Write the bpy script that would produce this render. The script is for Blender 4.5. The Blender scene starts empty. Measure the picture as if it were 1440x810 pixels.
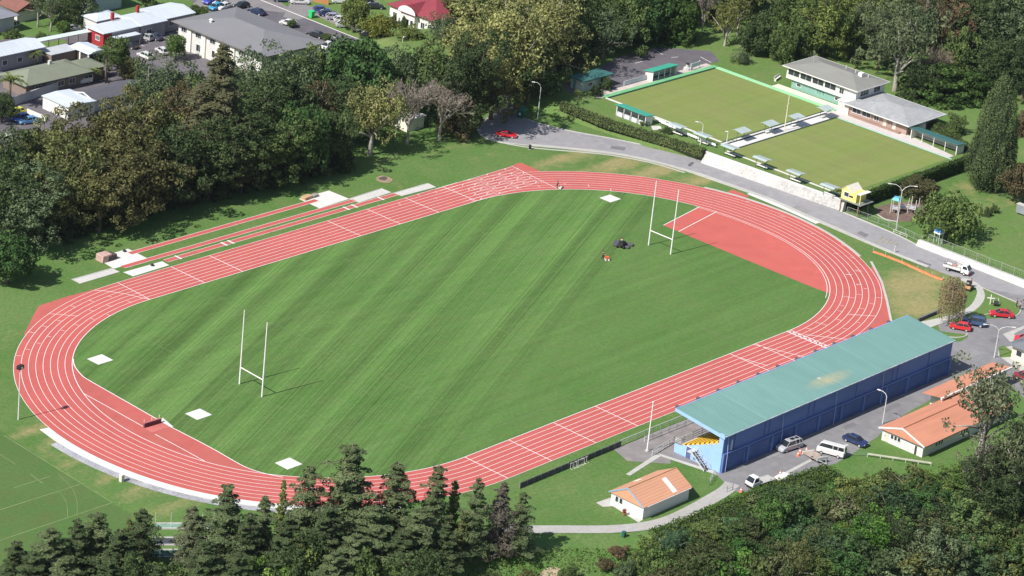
EXPO = 0.50
import bpy, bmesh, math, random
import numpy as np
from mathutils import Vector, Matrix
random.seed(7)
PI = math.pi
scn = bpy.context.scene
col = bpy.data.collections.new('place'); scn.collection.children.link(col)

# ------------------------------------------------------------------ camera
F = 4192.786; CAM = np.array([-370.3525, -318.0156, 209.2009]); YAW, PIT, ROL = 0.87421267, 0.39414082, -0.10593264
def _rot():
    cy, sy, cp, sp = math.cos(YAW), math.sin(YAW), math.cos(PIT), math.sin(PIT)
    fwd = np.array([sy*cp, cy*cp, -sp]); right = np.array([cy, -sy, 0]); down = np.cross(fwd, right)
    cr, sr = math.cos(ROL), math.sin(ROL)
    return np.array([cr*right+sr*down, -sr*right+cr*down, fwd])
RM = _rot()
cd = bpy.data.cameras.new('camera'); cam = bpy.data.objects.new('camera', cd); scn.collection.objects.link(cam)
cd.sensor_width = 36; cd.lens = 36*F/1440; cd.clip_start = 5; cd.clip_end = 8000
m4 = Matrix.Identity(4)
for i in range(3):
    m4[i][0] = RM[0][i]; m4[i][1] = -RM[1][i]; m4[i][2] = -RM[2][i]; m4[i][3] = CAM[i]
cam.matrix_world = m4; scn.camera = cam

def P(x, y, z=0.0):
    """surveyed point of the photograph -> world point at height z"""
    d = RM.T @ np.array([(x-720)/F, (y-405)/F, 1.0]); t = (z-CAM[2])/d[2]
    q = CAM+d*t
    return (float(q[0]), float(q[1]))
def proj(X, Y, Z):
    q = RM @ (np.array([X, Y, Z])-CAM); return 720+F*q[0]/q[2], 405+F*q[1]/q[2]
def height(bx, by, ty, zb=0.0):
    X, Y = P(bx, by, zb); lo, hi = 0.0, 60.0
    for _ in range(40):
        m = (lo+hi)/2
        if proj(X, Y, zb+m)[1] > ty: lo = m
        else: hi = m
    return lo
def PP(pts, z=0.0): return [P(a, b, z) for a, b in pts]

# ------------------------------------------------------------------ terrain
EDGE = [(-400,-46), (-104.6,-46), (-90.9,-52.5), (-66.5,-58.1), (-56.7,-63.8), (-46.9,-68.3), (-39.4,-71.9), (-23.9,-75.0), (-8.9,-76.0), (0.6,-78.2), (8.9,-82.9), (22.1,-89.5), (32.2,-96.9), (60,-104), (140,-112), (500,-140)]
def yedge(x): return float(np.interp(x, [e[0] for e in EDGE], [e[1] for e in EDGE]))
def hz(x, y):
    d = yedge(x)-y-1.0
    if x < -70: d -= (-70-x)*0.8
    if d <= 0: return 0.0
    s = 0.42*d*d/(d+3.0)
    return -14.0*(1-math.exp(-s/14.0))
def PT(x, y):
    z = 0.0
    for _ in range(30):
        q = P(x, y, z); z = z*.5+hz(*q)*.5
    return q[0], q[1], hz(*q)

# ------------------------------------------------------------------ objects
def tag(o, label=None, cat=None, group=None, kind=None):
    if label: o['label'] = label
    if cat: o['category'] = cat
    if group: o['group'] = group
    if kind: o['kind'] = kind
    return o
def thing(name, label, cat, loc=(0,0,0), rz=0.0, group=None, scale=None):
    o = bpy.data.objects.new(name, None); col.objects.link(o)
    o.location = loc if len(loc) == 3 else (loc[0], loc[1], 0); o.rotation_euler = (0,0,rz)
    if scale: o.scale = scale
    o.empty_display_size = .5
    return tag(o, label, cat, group)
def dup(root, loc, rz, label, group=None, scale=None, color=None):
    r = root.copy(); col.objects.link(r)
    def rec(a, b):
        for ch in a.children:
            c = ch.copy(); col.objects.link(c); c.parent = b
            if color is not None and c.type == 'MESH': c.color = color
            rec(ch, c)
    rec(root, r)
    r.location = loc if len(loc) == 3 else (loc[0], loc[1], 0); r.rotation_euler = (0,0,rz)
    if scale: r.scale = scale
    r['label'] = label
    if group: r['group'] = group
    return r
class MB:
    def __init__(s): s.v = []; s.f = []
    def add(s, vs, fs):
        n = len(s.v); s.v += [tuple(map(float, v)) for v in vs]; s.f += [tuple(i+n for i in f) for f in fs]; return s
    def box(s, x0, y0, z0, x1, y1, z1):
        x0, x1 = sorted((x0,x1)); y0, y1 = sorted((y0,y1)); z0, z1 = sorted((z0,z1))
        return s.add([(x0,y0,z0),(x1,y0,z0),(x1,y1,z0),(x0,y1,z0),(x0,y0,z1),(x1,y0,z1),(x1,y1,z1),(x0,y1,z1)],
                     [(0,3,2,1),(4,5,6,7),(0,1,5,4),(1,2,6,5),(2,3,7,6),(3,0,4,7)])
    def prism(s, pts, z0, z1):
        """vertical prism over a polygon; z1 may be a function of x,y"""
        n = len(pts); a = sum(pts[i][0]*pts[(i+1)%n][1]-pts[(i+1)%n][0]*pts[i][1] for i in range(n))
        if a < 0: pts = pts[::-1]
        g = z1 if callable(z1) else (lambda x, y: z1)
        return s.add([(x,y,z0) for x,y in pts]+[(x,y,g(x,y)) for x,y in pts],
                     [tuple(range(n))[::-1], tuple(range(n,2*n))]+[(i,(i+1)%n,n+(i+1)%n,n+i) for i in range(n)])
    def hull(s, pts):
        """convex-ish polyhedron from 8 corners: bottom 4 then top 4"""
        return s.add(pts, [(0,3,2,1),(4,5,6,7),(0,1,5,4),(1,2,6,5),(2,3,7,6),(3,0,4,7)])
    def tube(s, pts, r, n=8, cap=True):
        pts = [Vector(p) for p in pts]; rs = r if isinstance(r, (list, tuple)) else [r]*len(pts)
        vs = []; 
        for i, p in enumerate(pts):
            t = (pts[min(i+1,len(pts)-1)]-pts[max(i-1,0)]).normalized()
            u = t.cross(Vector((0,0,1)) if abs(t.z) < .9 else Vector((1,0,0))).normalized(); w = t.cross(u)
            for k in range(n):
                a = 2*PI*k/n; vs.append(p+(u*math.cos(a)+w*math.sin(a))*rs[i])
        fs = [(i*n+k, i*n+(k+1)%n, (i+1)*n+(k+1)%n, (i+1)*n+k) for i in range(len(pts)-1) for k in range(n)]
        if cap: fs += [tuple(range(n))[::-1], tuple(range((len(pts)-1)*n, len(pts)*n))]
        return s.add(vs, fs)
    def lathe(s, prof, n=16, c=(0,0)):
        vs = [(c[0]+r*math.cos(2*PI*k/n), c[1]+r*math.sin(2*PI*k/n), z) for r, z in prof for k in range(n)]
        fs = [(i*n+k, i*n+(k+1)%n, (i+1)*n+(k+1)%n, (i+1)*n+k) for i in range(len(prof)-1) for k in range(n)]
        return s.add(vs, fs+[tuple(range(n))[::-1], tuple(range((len(prof)-1)*n, len(prof)*n))])
    def cylY(s, cx, cz, y0, y1, r, n=16):
        vs = [(cx+r*math.cos(2*PI*k/n), y, cz+r*math.sin(2*PI*k/n)) for y in (y0,y1) for k in range(n)]
        return s.add(vs, [(k,(k+1)%n,n+(k+1)%n,n+k) for k in range(n)]+[tuple(range(n))[::-1], tuple(range(n,2*n))])
    def quad(s, a, b, c, d): return s.add([a,b,c,d], [(0,1,2,3)])
    def build(s, name, mat, parent=None, bevel=0, smooth=False, off=None):
        me = bpy.data.meshes.new(name)
        v = s.v if off is None else [(a-off[0], b-off[1], c-off[2]) for a,b,c in s.v]
        me.from_pydata(v, [], s.f); me.materials.append(mat)
        bm = bmesh.new(); bm.from_mesh(me); bmesh.ops.recalc_face_normals(bm, faces=bm.faces); bm.to_mesh(me); bm.free()
        if smooth: me.polygons.foreach_set('use_smooth', [True]*len(me.polygons))
        o = bpy.data.objects.new(name, me); col.objects.link(o)
        if parent: o.parent = parent
        if bevel:
            b = o.modifiers.new('bevel', 'BEVEL'); b.width = bevel; b.segments = 2; b.limit_method = 'ANGLE'
        return o
def at(root): return tuple(root.location)
def flat(name, pts, z, mat, parent=None, tri=True):
    me = bpy.data.meshes.new(name); bm = bmesh.new()
    f = bm.faces.new([bm.verts.new((x,y,z)) for x,y in pts]); f.normal_update()
    if f.normal.z < 0: f.normal_flip()
    bmesh.ops.triangulate(bm, faces=bm.faces); bm.to_mesh(me); bm.free(); me.materials.append(mat)
    o = bpy.data.objects.new(name, me); col.objects.link(o)
    if parent: o.parent = parent
    else: o['kind'] = 'structure'
    return o
def smoothc(pts, n=6, closed=False):
    out = []; N = len(pts)
    for i in range(N if closed else N-1):
        g = (lambda k: pts[k%N]) if closed else (lambda k: pts[min(max(k,0),N-1)])
        p0,p1,p2,p3 = g(i-1),g(i),g(i+1),g(i+2)
        for j in range(n):
            t = j/n; out.append(tuple(.5*((2*p1[c])+(-p0[c]+p2[c])*t+(2*p0[c]-5*p1[c]+4*p2[c]-p3[c])*t*t+(-p0[c]+3*p1[c]-3*p2[c]+p3[c])*t**3) for c in (0,1)))
    if not closed: out.append(tuple(pts[-1][:2]))
    return out
def offs(pts, w, closed=False):
    """left and right offset polylines"""
    L, R = [], []; N = len(pts)
    for i in range(N):
        a = pts[(i-1)%N] if closed else pts[max(i-1,0)]; b = pts[(i+1)%N] if closed else pts[min(i+1,N-1)]
        dx, dy = b[0]-a[0], b[1]-a[1]; l = math.hypot(dx,dy) or 1; nx, ny = -dy/l, dx/l
        L.append((pts[i][0]+nx*w/2, pts[i][1]+ny*w/2)); R.append((pts[i][0]-nx*w/2, pts[i][1]-ny*w/2))
    return L, R
def strip(mb, pts, w, z, closed=False):
    L, R = offs(pts, w, closed); n = len(pts)
    return mb.add([(x,y,z) for x,y in L]+[(x,y,z) for x,y in R], [(n+i, n+(i+1)%n, (i+1)%n, i) for i in range(n if closed else n-1)])
def kerb(mb, pts, w, z0, z1, closed=False):
    L, R = offs(pts, w, closed); n = len(pts)
    vs = [(x,y,z0) for x,y in L]+[(x,y,z0) for x,y in R]+[(x,y,z1) for x,y in R]+[(x,y,z1) for x,y in L]
    fs = []
    for i in range(n if closed else n-1):
        j = (i+1)%n
        for a, b in ((0,1),(1,2),(2,3),(3,0)): fs.append((a*n+i, b*n+i, b*n+j, a*n+j))
    if not closed: fs += [(0,n,2*n,3*n), (n-1,4*n-1,3*n-1,2*n-1)]
    return mb.add(vs, fs)

# ------------------------------------------------------------------ materials
MC = {}
def nd(nt, t, **k):
    n = nt.nodes.new(t)
    for a, b in k.items(): setattr(n, a, b)
    return n
def rgb(c): return (c[0], c[1], c[2], 1)
def noise(nt, vec, scale, detail=4, rough=.6, vscale=None, rot=0):
    if vscale is not None:
        mp = nd(nt, 'ShaderNodeMapping'); mp.inputs['Scale'].default_value = vscale; mp.inputs['Rotation'].default_value = (0,0,rot)
        nt.links.new(vec, mp.inputs['Vector']); vec = mp.outputs['Vector']
    n = nd(nt, 'ShaderNodeTexNoise'); n.inputs['Scale'].default_value = scale; n.inputs['Detail'].default_value = detail; n.inputs['Roughness'].default_value = rough
    nt.links.new(vec, n.inputs['Vector']); return n.outputs['Fac']
def rng(nt, v, a, b, c, d):
    m = nd(nt, 'ShaderNodeMapRange'); nt.links.new(v, m.inputs['Value'])
    for i, x in zip((1,2,3,4), (a,b,c,d)): m.inputs[i].default_value = x
    return m.outputs['Result']
def mix(nt, fac, a, b, mode='MIX'):
    m = nd(nt, 'ShaderNodeMix', data_type='RGBA', blend_type=mode)
    if isinstance(fac, float): m.inputs[0].default_value = fac
    else: nt.links.new(fac, m.inputs[0])
    for s, x in ((6,a),(7,b)):
        if isinstance(x, tuple): m.inputs[s].default_value = rgb(x)
        else: nt.links.new(x, m.inputs[s])
    return m.outputs[2]
def math_(nt, op, a, b=None):
    m = nd(nt, 'ShaderNodeMath', operation=op)
    for i, x in enumerate((a,b)):
        if x is None: continue
        if isinstance(x, (int,float)): m.inputs[i].default_value = x
        else: nt.links.new(x, m.inputs[i])
    return m.outputs[0]
def base(name, rough=.85, spec=.25, metal=0):
    m = bpy.data.materials.new(name); m.use_nodes = True; nt = m.node_tree; b = nt.nodes['Principled BSDF']
    b.inputs['Roughness'].default_value = rough; b.inputs['Specular IOR Level'].default_value = spec; b.inputs['Metallic'].default_value = metal
    return m, nt, b
def grey(nt, f):
    c = nd(nt, 'ShaderNodeCombineColor')
    for i in range(3): nt.links.new(f, c.inputs[i])
    return c.outputs[0]
def M(name, c, rough=.8, var=.12, scale=.6, spec=.25, metal=0, dirt=None, stretch=None):
    """solid colour with two scales of variation in world or object space"""
    if name in MC: return MC[name]
    m, nt, b = base(name, rough, spec, metal)
    g = nd(nt, 'ShaderNodeNewGeometry').outputs['Position']
    n1 = noise(nt, g, scale, 5, .65, stretch); n2 = noise(nt, g, scale*.12, 2, .5)
    f = math_(nt, 'ADD', rng(nt, n1, .3, .7, 1-var, 1+var), rng(nt, n2, .3, .7, -var*.6, var*.6))
    c1 = mix(nt, 1.0, c, grey(nt, f), 'MULTIPLY')
    if dirt: c1 = mix(nt, rng(nt, noise(nt, g, scale*.5, 5, .7), .52, .72, 0, .8), c1, dirt)
    nt.links.new(c1, b.inputs['Base Color']); MC[name] = m
    return m
def grass(name, ca, cb, cc, fine=.22, stripes=None, drycol=(.30,.26,.12), useattr=False, dryamt=.5, drylo=.6):
    m, nt, b = base(name, .95, .1)
    g = nd(nt, 'ShaderNodeNewGeometry').outputs['Position']
    big = noise(nt, g, .035, 4, .55); mid = noise(nt, g, .25, 5, .6); fin = noise(nt, g, 1.6, 6, .75)
    c = mix(nt, rng(nt, big, .35, .65, 0, 1), ca, cb)
    c = mix(nt, rng(nt, mid, .4, .75, 0, .75), c, cc)
    if stripes: c = stripes(nt, g, c)
    if useattr:
        a = nd(nt, 'ShaderNodeAttribute', attribute_name='dry').outputs['Fac']
        k = rng(nt, math_(nt, 'ADD', a, math_(nt, 'MULTIPLY', math_(nt, 'SUBTRACT', noise(nt, g, .35, 6, .7), .5), 1.3)), .25, .85, 0, .9)
        c = mix(nt, k, c, drycol)
    k = rng(nt, noise(nt, g, .12, 5, .7), drylo, drylo+.15, 0, dryamt)
    c = mix(nt, k, c, drycol)
    c = mix(nt, 1.0, c, grey(nt, rng(nt, fin, .25, .75, 1-fine, 1+fine)), 'MULTIPLY')
    nt.links.new(c, b.inputs['Base Color'])
    bp = nd(nt, 'ShaderNodeBump'); bp.inputs['Strength'].default_value = .35; bp.inputs['Distance'].default_value = .25
    nt.links.new(fin, bp.inputs['Height']); nt.links.new(bp.outputs[0], b.inputs['Normal'])
    return m
def infield_stripes(nt, g, c):
    ang = -math.radians(25)
    mp = nd(nt, 'ShaderNodeMapping'); mp.inputs['Rotation'].default_value = (0,0,ang); nt.links.new(g, mp.inputs['Vector'])
    v = mp.outputs['Vector']
    w = noise(nt, v, 1.0, 2, .5, (.003, .20, 0)); w2 = noise(nt, v, 1.0, 2, .7, (.004, 2.6, 0)); w5 = noise(nt, g, .9, 5, .75); w3 = noise(nt, v, 1.0, 3, .6, (.03,.05,0))
    sx = nd(nt, 'ShaderNodeSeparateXYZ'); nt.links.new(g, sx.inputs[0])
    # the band of the pitch that was cut diagonally
    t = math_(nt, 'ADD', math_(nt, 'MULTIPLY', sx.outputs[0], .42), math_(nt, 'MULTIPLY', sx.outputs[1], -.9))
    sep = nd(nt, 'ShaderNodeSeparateXYZ'); nt.links.new(v, sep.inputs[0])
    cut = rng(nt, sep.outputs[1], -17, -12, 0.10, 1)
    a = rng(nt, w, .36, .64, -.17, .18); bb = rng(nt, w2, .3, .7, -.22, .28)
    amp = math_(nt, 'MULTIPLY', math_(nt, 'ADD', a, bb), cut)
    amp = math_(nt, 'MULTIPLY', amp, rng(nt, w3, .3, .65, .6, 1.15)); amp = math_(nt, 'ADD', amp, rng(nt, w5, .3, .7, -.10, .10))
    # regular mower passes across the mown half
    s = math_(nt, 'SINE', math_(nt, 'MULTIPLY', sep.outputs[1], 2*PI/6.2))
    amp = math_(nt, 'ADD', amp, math_(nt, 'MULTIPLY', math_(nt, 'MULTIPLY', s, .09), cut))
    # passes parallel to the straights elsewhere
    w4 = noise(nt, g, 1.0, 3, .6, (.012,.5,0)); amp = math_(nt, 'ADD', amp, rng(nt, w4, .35,.65,-.07,.07))
    return mix(nt, 1.0, c, grey(nt, math_(nt, 'ADD', amp, 1.0)), 'MULTIPLY')
def leafmat(name, trans=.22):
    m, nt, b = base(name, .85, .04)
    oi = nd(nt, 'ShaderNodeObjectInfo'); a = nd(nt, 'ShaderNodeAttribute', attribute_name='tint').outputs['Fac']
    c = mix(nt, 1.0, oi.outputs['Color'], grey(nt, a), 'MULTIPLY')
    hs = nd(nt, 'ShaderNodeHueSaturation'); nt.links.new(c, hs.inputs['Color'])
    nt.links.new(rng(nt, a, .5, 1.6, .515, .48), hs.inputs['Hue'])
    c = hs.outputs[0]
    nt.links.new(c, b.inputs['Base Color'])
    tr = nd(nt, 'ShaderNodeBsdfTranslucent'); nt.links.new(c, tr.inputs['Color'])
    ms = nd(nt, 'ShaderNodeMixShader'); ms.inputs[0].default_value = trans
    nt.links.new(b.outputs[0], ms.inputs[1]); nt.links.new(tr.outputs[0], ms.inputs[2])
    nt.links.new(ms.outputs[0], nt.nodes['Material Output'].inputs['Surface'])
    return m
def corrugated(name, c, axis=0, pitch=.5, rough=.55, var=.1, stain=None):
    m, nt, b = base(name, rough, .3)
    g = nd(nt, 'ShaderNodeNewGeometry').outputs['Position']
    sx = nd(nt, 'ShaderNodeSeparateXYZ'); nt.links.new(g, sx.inputs[0])
    s = math_(nt, 'SINE', math_(nt, 'MULTIPLY', sx.outputs[axis], 2*PI/pitch))
    vs = (.9,.12,.9) if axis == 0 else (.12,.9,.9)
    n = noise(nt, g, .9, 5, .65, vs); n2 = noise(nt, g, .06, 3, .5)
    f = math_(nt, 'ADD', rng(nt, n, .3, .7, 1-var, 1+var), rng(nt, n2, .3, .7, -var, var))
    f = math_(nt, 'ADD', f, math_(nt, 'MULTIPLY', s, .035))
    cc = mix(nt, 1.0, c, grey(nt, f), 'MULTIPLY')
    if stain:
        for (px, py, rx, ry, sc, am) in stain:
            vm = nd(nt, 'ShaderNodeVectorMath', operation='SUBTRACT'); nt.links.new(g, vm.inputs[0]); vm.inputs[1].default_value = (px,py,0)
            v2 = nd(nt, 'ShaderNodeVectorMath', operation='MULTIPLY'); nt.links.new(vm.outputs[0], v2.inputs[0]); v2.inputs[1].default_value = (1/rx,1/ry,0)
            ln = nd(nt, 'ShaderNodeVectorMath', operation='LENGTH'); nt.links.new(v2.outputs[0], ln.inputs[0])
            k = math_(nt, 'MULTIPLY', rng(nt, ln.outputs['Value'], .1, 1, am, 0), rng(nt, noise(nt, g, .8, 4), .3, .6, .4, 1))
            cc = mix(nt, k, cc, sc)
    nt.links.new(cc, b.inputs['Base Color'])
    bp = nd(nt, 'ShaderNodeBump'); bp.inputs['Strength'].default_value = .25; bp.inputs['Distance'].default_value = .05
    nt.links.new(s, bp.inputs['Height']); nt.links.new(bp.outputs[0], b.inputs['Normal'])
    return m
def paintmat():
    m, nt, b = base('car_paint', .3, .5); oi = nd(nt, 'ShaderNodeObjectInfo'); nt.links.new(oi.outputs['Color'], b.inputs['Base Color'])
    b.inputs['Coat Weight'].default_value = .5; return m
# ------------------------------------------------------------------ ground materials
G_LAWN = grass('lawn_grass', (.080,.165,.038), (.110,.195,.055), (.140,.190,.068), fine=.30, useattr=True, dryamt=.35, drylo=.62)
G_IN = grass('infield_grass', (.082,.168,.041), (.102,.186,.050), (.108,.172,.055), fine=.16, stripes=infield_stripes, dryamt=.12, drylo=.66, drycol=(.15,.16,.08))
G_FIELD = grass('playing_field_grass', (.072,.150,.040), (.095,.165,.050), (.110,.135,.050), fine=.15, dryamt=.30, drylo=.60, drycol=(.20,.18,.09))
def bowl_str(nt, g, c):
    w = noise(nt, g, 1.0, 2, .5, (.5,.02,0)); w2 = noise(nt, g, 1.0, 2, .5, (.02,.5,0)); k = math_(nt, 'ADD', rng(nt, w, .3, .7, .46, .54), rng(nt, w2, .3, .7, .46, .54)); return mix(nt, 1.0, c, grey(nt, k), 'MULTIPLY')
G_BOWL = grass('bowling_turf', (.180,.238,.066), (.208,.245,.076), (.210,.220,.088), fine=.06, stripes=bowl_str, dryamt=.25, drycol=(.24,.20,.10), drylo=.55)
G_VERGE = grass('verge_grass', (.095,.180,.042), (.120,.200,.055), (.155,.190,.075), dryamt=.5, drylo=.58)
G_DRY = grass('dry_verge_grass', (.20,.19,.08), (.24,.21,.10), (.13,.17,.05), dryamt=.6, drylo=.5, drycol=(.30,.24,.14))
ASPH = M('asphalt', (.285,.280,.290), .9, .10, .5, .2, dirt=(.33,.32,.32)); ASPH_L = M('yard_asphalt', (.215,.212,.218), .9, .12, .5, .2, dirt=(.26,.255,.25))
ASPH_D = M('dark_asphalt', (.135,.125,.140), .9, .14, .4, .2, dirt=(.13,.12,.13))
CONC = M('concrete', (.46,.45,.42), .85, .12, .7, .2, dirt=(.36,.34,.30))
CONC_W = M('white_concrete', (.64,.63,.61), .8, .08, .8, .2, dirt=(.60,.58,.52))
SAND = M('pale_sand', (.54,.53,.50), .95, .09, 1.5, .1)
RED = M('red_track_surface', (.475,.115,.100), .85, .08, .35, .15, dirt=(.42,.112,.105))
RED_D = M('red_apron_surface', (.45,.115,.100), .85, .10, .3, .15, dirt=(.40,.13,.10))
WHITE = M('white_line_paint', (.80,.77,.75), .7, .06, 1.0)
GRAVEL = M('grey_gravel', (.34,.34,.36), .95, .35, 3.0, .1)
BARK = M('play_bark', (.17,.12,.10), .95, .25, 1.5, .1)
FAINT = M('faint_line_paint', (.135,.20,.085), .95, .2, .5, .1)
FIELDLINE = M('field_line_paint', (.19,.25,.11), .95, .2, .5, .1)
DIRT = M('bare_earth', (.33,.25,.17), .95, .2, .8, .1)
STONE = M('limewashed_masonry', (.48,.47,.45), .9, .28, 1.6, .1, dirt=(.30,.30,.28))

# ------------------------------------------------------------------ ground sheet
def build_ground():
    fx = list(np.arange(-150, 300, 2.5)); fy = list(np.arange(-160, 210, 2.5))
    far = [-4000,-2000,-1000,-600,-400,-280,-200]
    xs = far+fx+[310,340,400,500,700,1000,2000,4000]; ys = far+fy+[220,260,340,500,800,1400,4000]
    blobs = [(P(800,221),15,2.8,.85,0),(P(870,230),12,3.2,1.0,0),(P(925,240),12,3.2,1.0,0),(P(985,253),9,2.6,1.0,0),(P(700,214),14,2,.3,0),(P(1285,400),12,7,1.0,0),(P(1290,430),9,6,.95,0),(P(1270,380),8,5,.3,0),
             (P(45,470),10,5,.35,0),(P(1380,275),12,6,.35,0),(P(1360,262),7,3.5,.6,0),(P(500,235),30,3,.30,0),(P(300,290),40,3,.22,0),(P(640,205),12,3,.35,0),(P(1395,292),14,3,.55,0),(P(820,745),14,4,.25,0),
             (P(200,690),9,1.8,.75,0),(P(120,640),10,2.0,.75,0),(P(60,600),9,2.0,.7,0),(P(250,712),8,1.8,.75,0),(P(160,668),8,1.8,.7,0),(P(90,620),8,1.8,.7,0),(P(560,262),2.2,1.2,.5,0)]
    verts = [(x,y,hz(x,y)) for y in ys for x in xs]; n = len(xs)
    faces = [(j*n+i, j*n+i+1, (j+1)*n+i+1, (j+1)*n+i) for j in range(len(ys)-1) for i in range(n-1)]
    me = bpy.data.meshes.new('ground'); me.from_pydata(verts, [], faces); me.materials.append(G_LAWN)
    V = np.array(verts); d = np.zeros(len(V))
    for (c, rx, ry, a, _) in blobs: d = np.maximum(d, a*np.exp(-(((V[:,0]-c[0])/rx)**2+((V[:,1]-c[1])/ry)**2)))
    at_ = me.attributes.new('dry', 'FLOAT', 'POINT'); at_.data.foreach_set('value', d.astype(np.float32))
    me.polygons.foreach_set('use_smooth', [True]*len(me.polygons))
    o = bpy.data.objects.new('ground', me); col.objects.link(o); o['kind'] = 'structure'
build_ground()

# ------------------------------------------------------------------ running track
L2, R0, LW = 42.43, 38.11, 9.76
TLI = [(-90,0),(-60,.15),(-30,.35),(-20,-.1),(-8,-.4),(7,-.57),(25,-.33),(36,0),(45,.3),(60,.3),(90,.33)]
TLO = [(-90,-.35),(-60,0),(-26,.4),(-8,0),(20,.08),(40,0),(57,-.25),(75,-.55),(90,-.45)]
TRI = [(-90,0),(-70,.1),(-56,.42),(-42,.35),(-31,0),(-21,-.35),(-13,-.8),(-4,-1.05),(8,-1.05),(22,-.65),(36,-.17),(50,.1),(75,.28),(90,.3)]
TRO = [(-90,-.3),(-79,-.08),(-65,.15),(-54,.42),(-40,.35),(-29,0),(-10,.1),(0,-.05),(20,.1),(37,.25),(61,.35),(78,0),(90,-.35)]
def tab(t, a): 
    ks = [k for k,_ in t]; vs = [v for _,v in t]
    return float(np.mean([np.interp(a+o, ks, vs) for o in (-8,-4,0,4,8)])) if -82 < a < 82 else float(np.interp(a, ks, vs))
def tp(side, th, f):
    """point on the bend: side -1 left / 1 right, angle in degrees, f 0 inner .. 1 outer"""
    ti, to = (TLI, TLO) if side < 0 else (TRI, TRO)
    r = R0+tab(ti, th)*(1-f)+(LW+tab(to, th))*f; a = math.radians(th)
    return (side*(L2+r*math.cos(a)), r*math.sin(a))
def oval(f, n=60):
    pts = [tp(1, -90+180*i/n, f) for i in range(n+1)]; far = [tp(-1, 90-180*i/n, f) for i in range(n+1)]
    return pts+far
inner, outer = oval(0), oval(1)
track = None
def ring(name, A, B, z, mat, parent=None):
    n = len(A); mb = MB(); mb.add([(x,y,z) for x,y in A]+[(x,y,z) for x,y in B], [(i,(i+1)%n,n+(i+1)%n,n+i) for i in range(n)])
    return mb.build(name, mat, parent)
track = ring('running_track', inner, outer, .030, RED); track['kind'] = 'structure'
infield = flat('infield', inner, .012, G_IN)
LN = MB(); LZ = .042
for k in range(9): strip(LN, oval(k/8, 90), .085 if k else .12, LZ, True)
def seg(a, b, w=.10, z=None): strip(LN, [a, b], w, LZ+.006 if z is None else z)
for x in (-29.5,-20.2,10.1,20.8,31.4,42.2): seg((x,R0+.3),(x,R0+LW-.4), .13)
for x in (-43.0,-32.5,-21.5,-10.8,25.8,33.2): seg((x,-R0),(x,-R0-LW+.35), .13)
def q6(ox, oy, l): return [((ox+a/6,oy+b/6),(ox+c/6,oy+d/6)) for a,b,c,d in l]
marks = q6(0,380,[(410,368,655,388),(990,105,1265,248),(750,335,790,350),(900,295,945,308),(1075,262,1110,275),(480,425,520,432),(355,470,400,482),(240,522,290,530),(630,460,670,468),(900,375,935,388),(590,300,635,312),(750,255,790,268),(515,508,548,515),(400,558,432,564),(310,615,342,620),(215,668,255,672),(135,722,180,724),(765,408,795,418),(915,218,940,225)])
marks += q6(1040,380,[(870,220,980,238),(920,375,1150,388),(985,122,1040,125),(895,38,945,42),(980,8,1035,12),(1155,232,1210,236),(1010,322,1065,332),(1095,282,1140,288),(825,342,865,352),(640,438,740,468),(560,490,605,500),(700,385,750,400),(810,410,860,428),(550,545,910,585),(115,628,545,732),(0,740,240,808),(850,298,880,302),(1045,155,1080,158),(990,205,1030,208),(750,520,790,532),(990,440,1020,448),(870,490,905,497)])
marks += q6(1040,270,[(860,440,885,455),(930,548,975,560),(975,660,1025,665),(890,695,950,700),(985,778,1040,785),(800,520,840,520),(600,350,640,355),(340,200,380,212),(50,80,90,85)])
marks += q6(660,220,[(355,80,745,275),(580,250,595,262),(1000,240,1010,256),(1190,275,1196,290),(385,250,410,265),(215,255,228,270),(600,210,612,222),(20,262,45,274),(400,205,415,215),(0,360,40,382),(800,228,812,238)])
marks += q6(400,230,[(1120,258,1140,270),(1270,235,1290,250),(965,338,980,350),(790,350,805,360),(1270,290,1290,300),(1415,215,1440,225)])
for a, b in marks:
    A, B = P(*a), P(*b); L = math.dist(A, B); seg(A, B, .12 if L > 5 else .09)
# curved staggered start across the left bend
cs = smoothc([P(133,408.5),P(152,410),P(176,413.5),P(197,418.5),P(211,421.5)], 5); strip(LN, cs, .12, LZ+.006)
# finish line with lane numbers blocks
fa, fb = (42.5,-R0), (42.5,-R0-LW+.3)
seg(fa, fb, .22); seg((43.6,-R0), (43.6,-R0-LW+.3), .16)
for k in range(16):
    y = -R0-.3-k*LW/16*.97; LN.box(42.7+(k%2)*.35, y, LZ, 43.05+(k%2)*.35, y-.35, LZ+.01)
# cross-hatched hurdle marks on the 100 m start end of the far straight
for i, x in enumerate(np.arange(43.5, 60, 2.7)):
    for k in range(8):
        if (i+k) % 2 == 0: seg((x+k*.4, R0+k*1.2+.5), (x+k*.4+.9, R0+k*1.2+.9), .12)
LN.build('lane_lines', WHITE, track)
# sprint chute: straight lanes carried past the bend on the far side
CH = PP([(719,233),(784,266)]); x1 = 62.3
flat('sprint_chute', [(38,R0+.35+LW-.5),(38,R0+2),(61,R0-4.2),(x1+.6,R0+LW-.4),(x1,R0+LW-.2)][0:1]+[(44,R0+LW-.6),(x1+.4,R0+LW-.1)]+PP([(726.7,230),(733,229),(762,241.7)])+PP([(745,250)]), .022, RED_D)
cl = MB()
for k in range(9):
    y = R0+.35+k*(LW-.8)/8
    xe = x1-1.5*(8-k)/8
    strip(cl, [(40,y),(xe,y)], .09, LZ+.012)
cl.build('sprint_lane_lines', WHITE, track)
flat('left_chute', PP([(140,405),(93,417.5),(55,430),(48,441.7),(34,470),(40,480),(80,450),(120,425)]), .021, RED_D)
flat('finish_run_out', PP([(1228,372),(1240,397),(1247,420),(1254,455),(1262,470),(1180,500),(1120,500),(1150,480)]), .020, RED_D)
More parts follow.
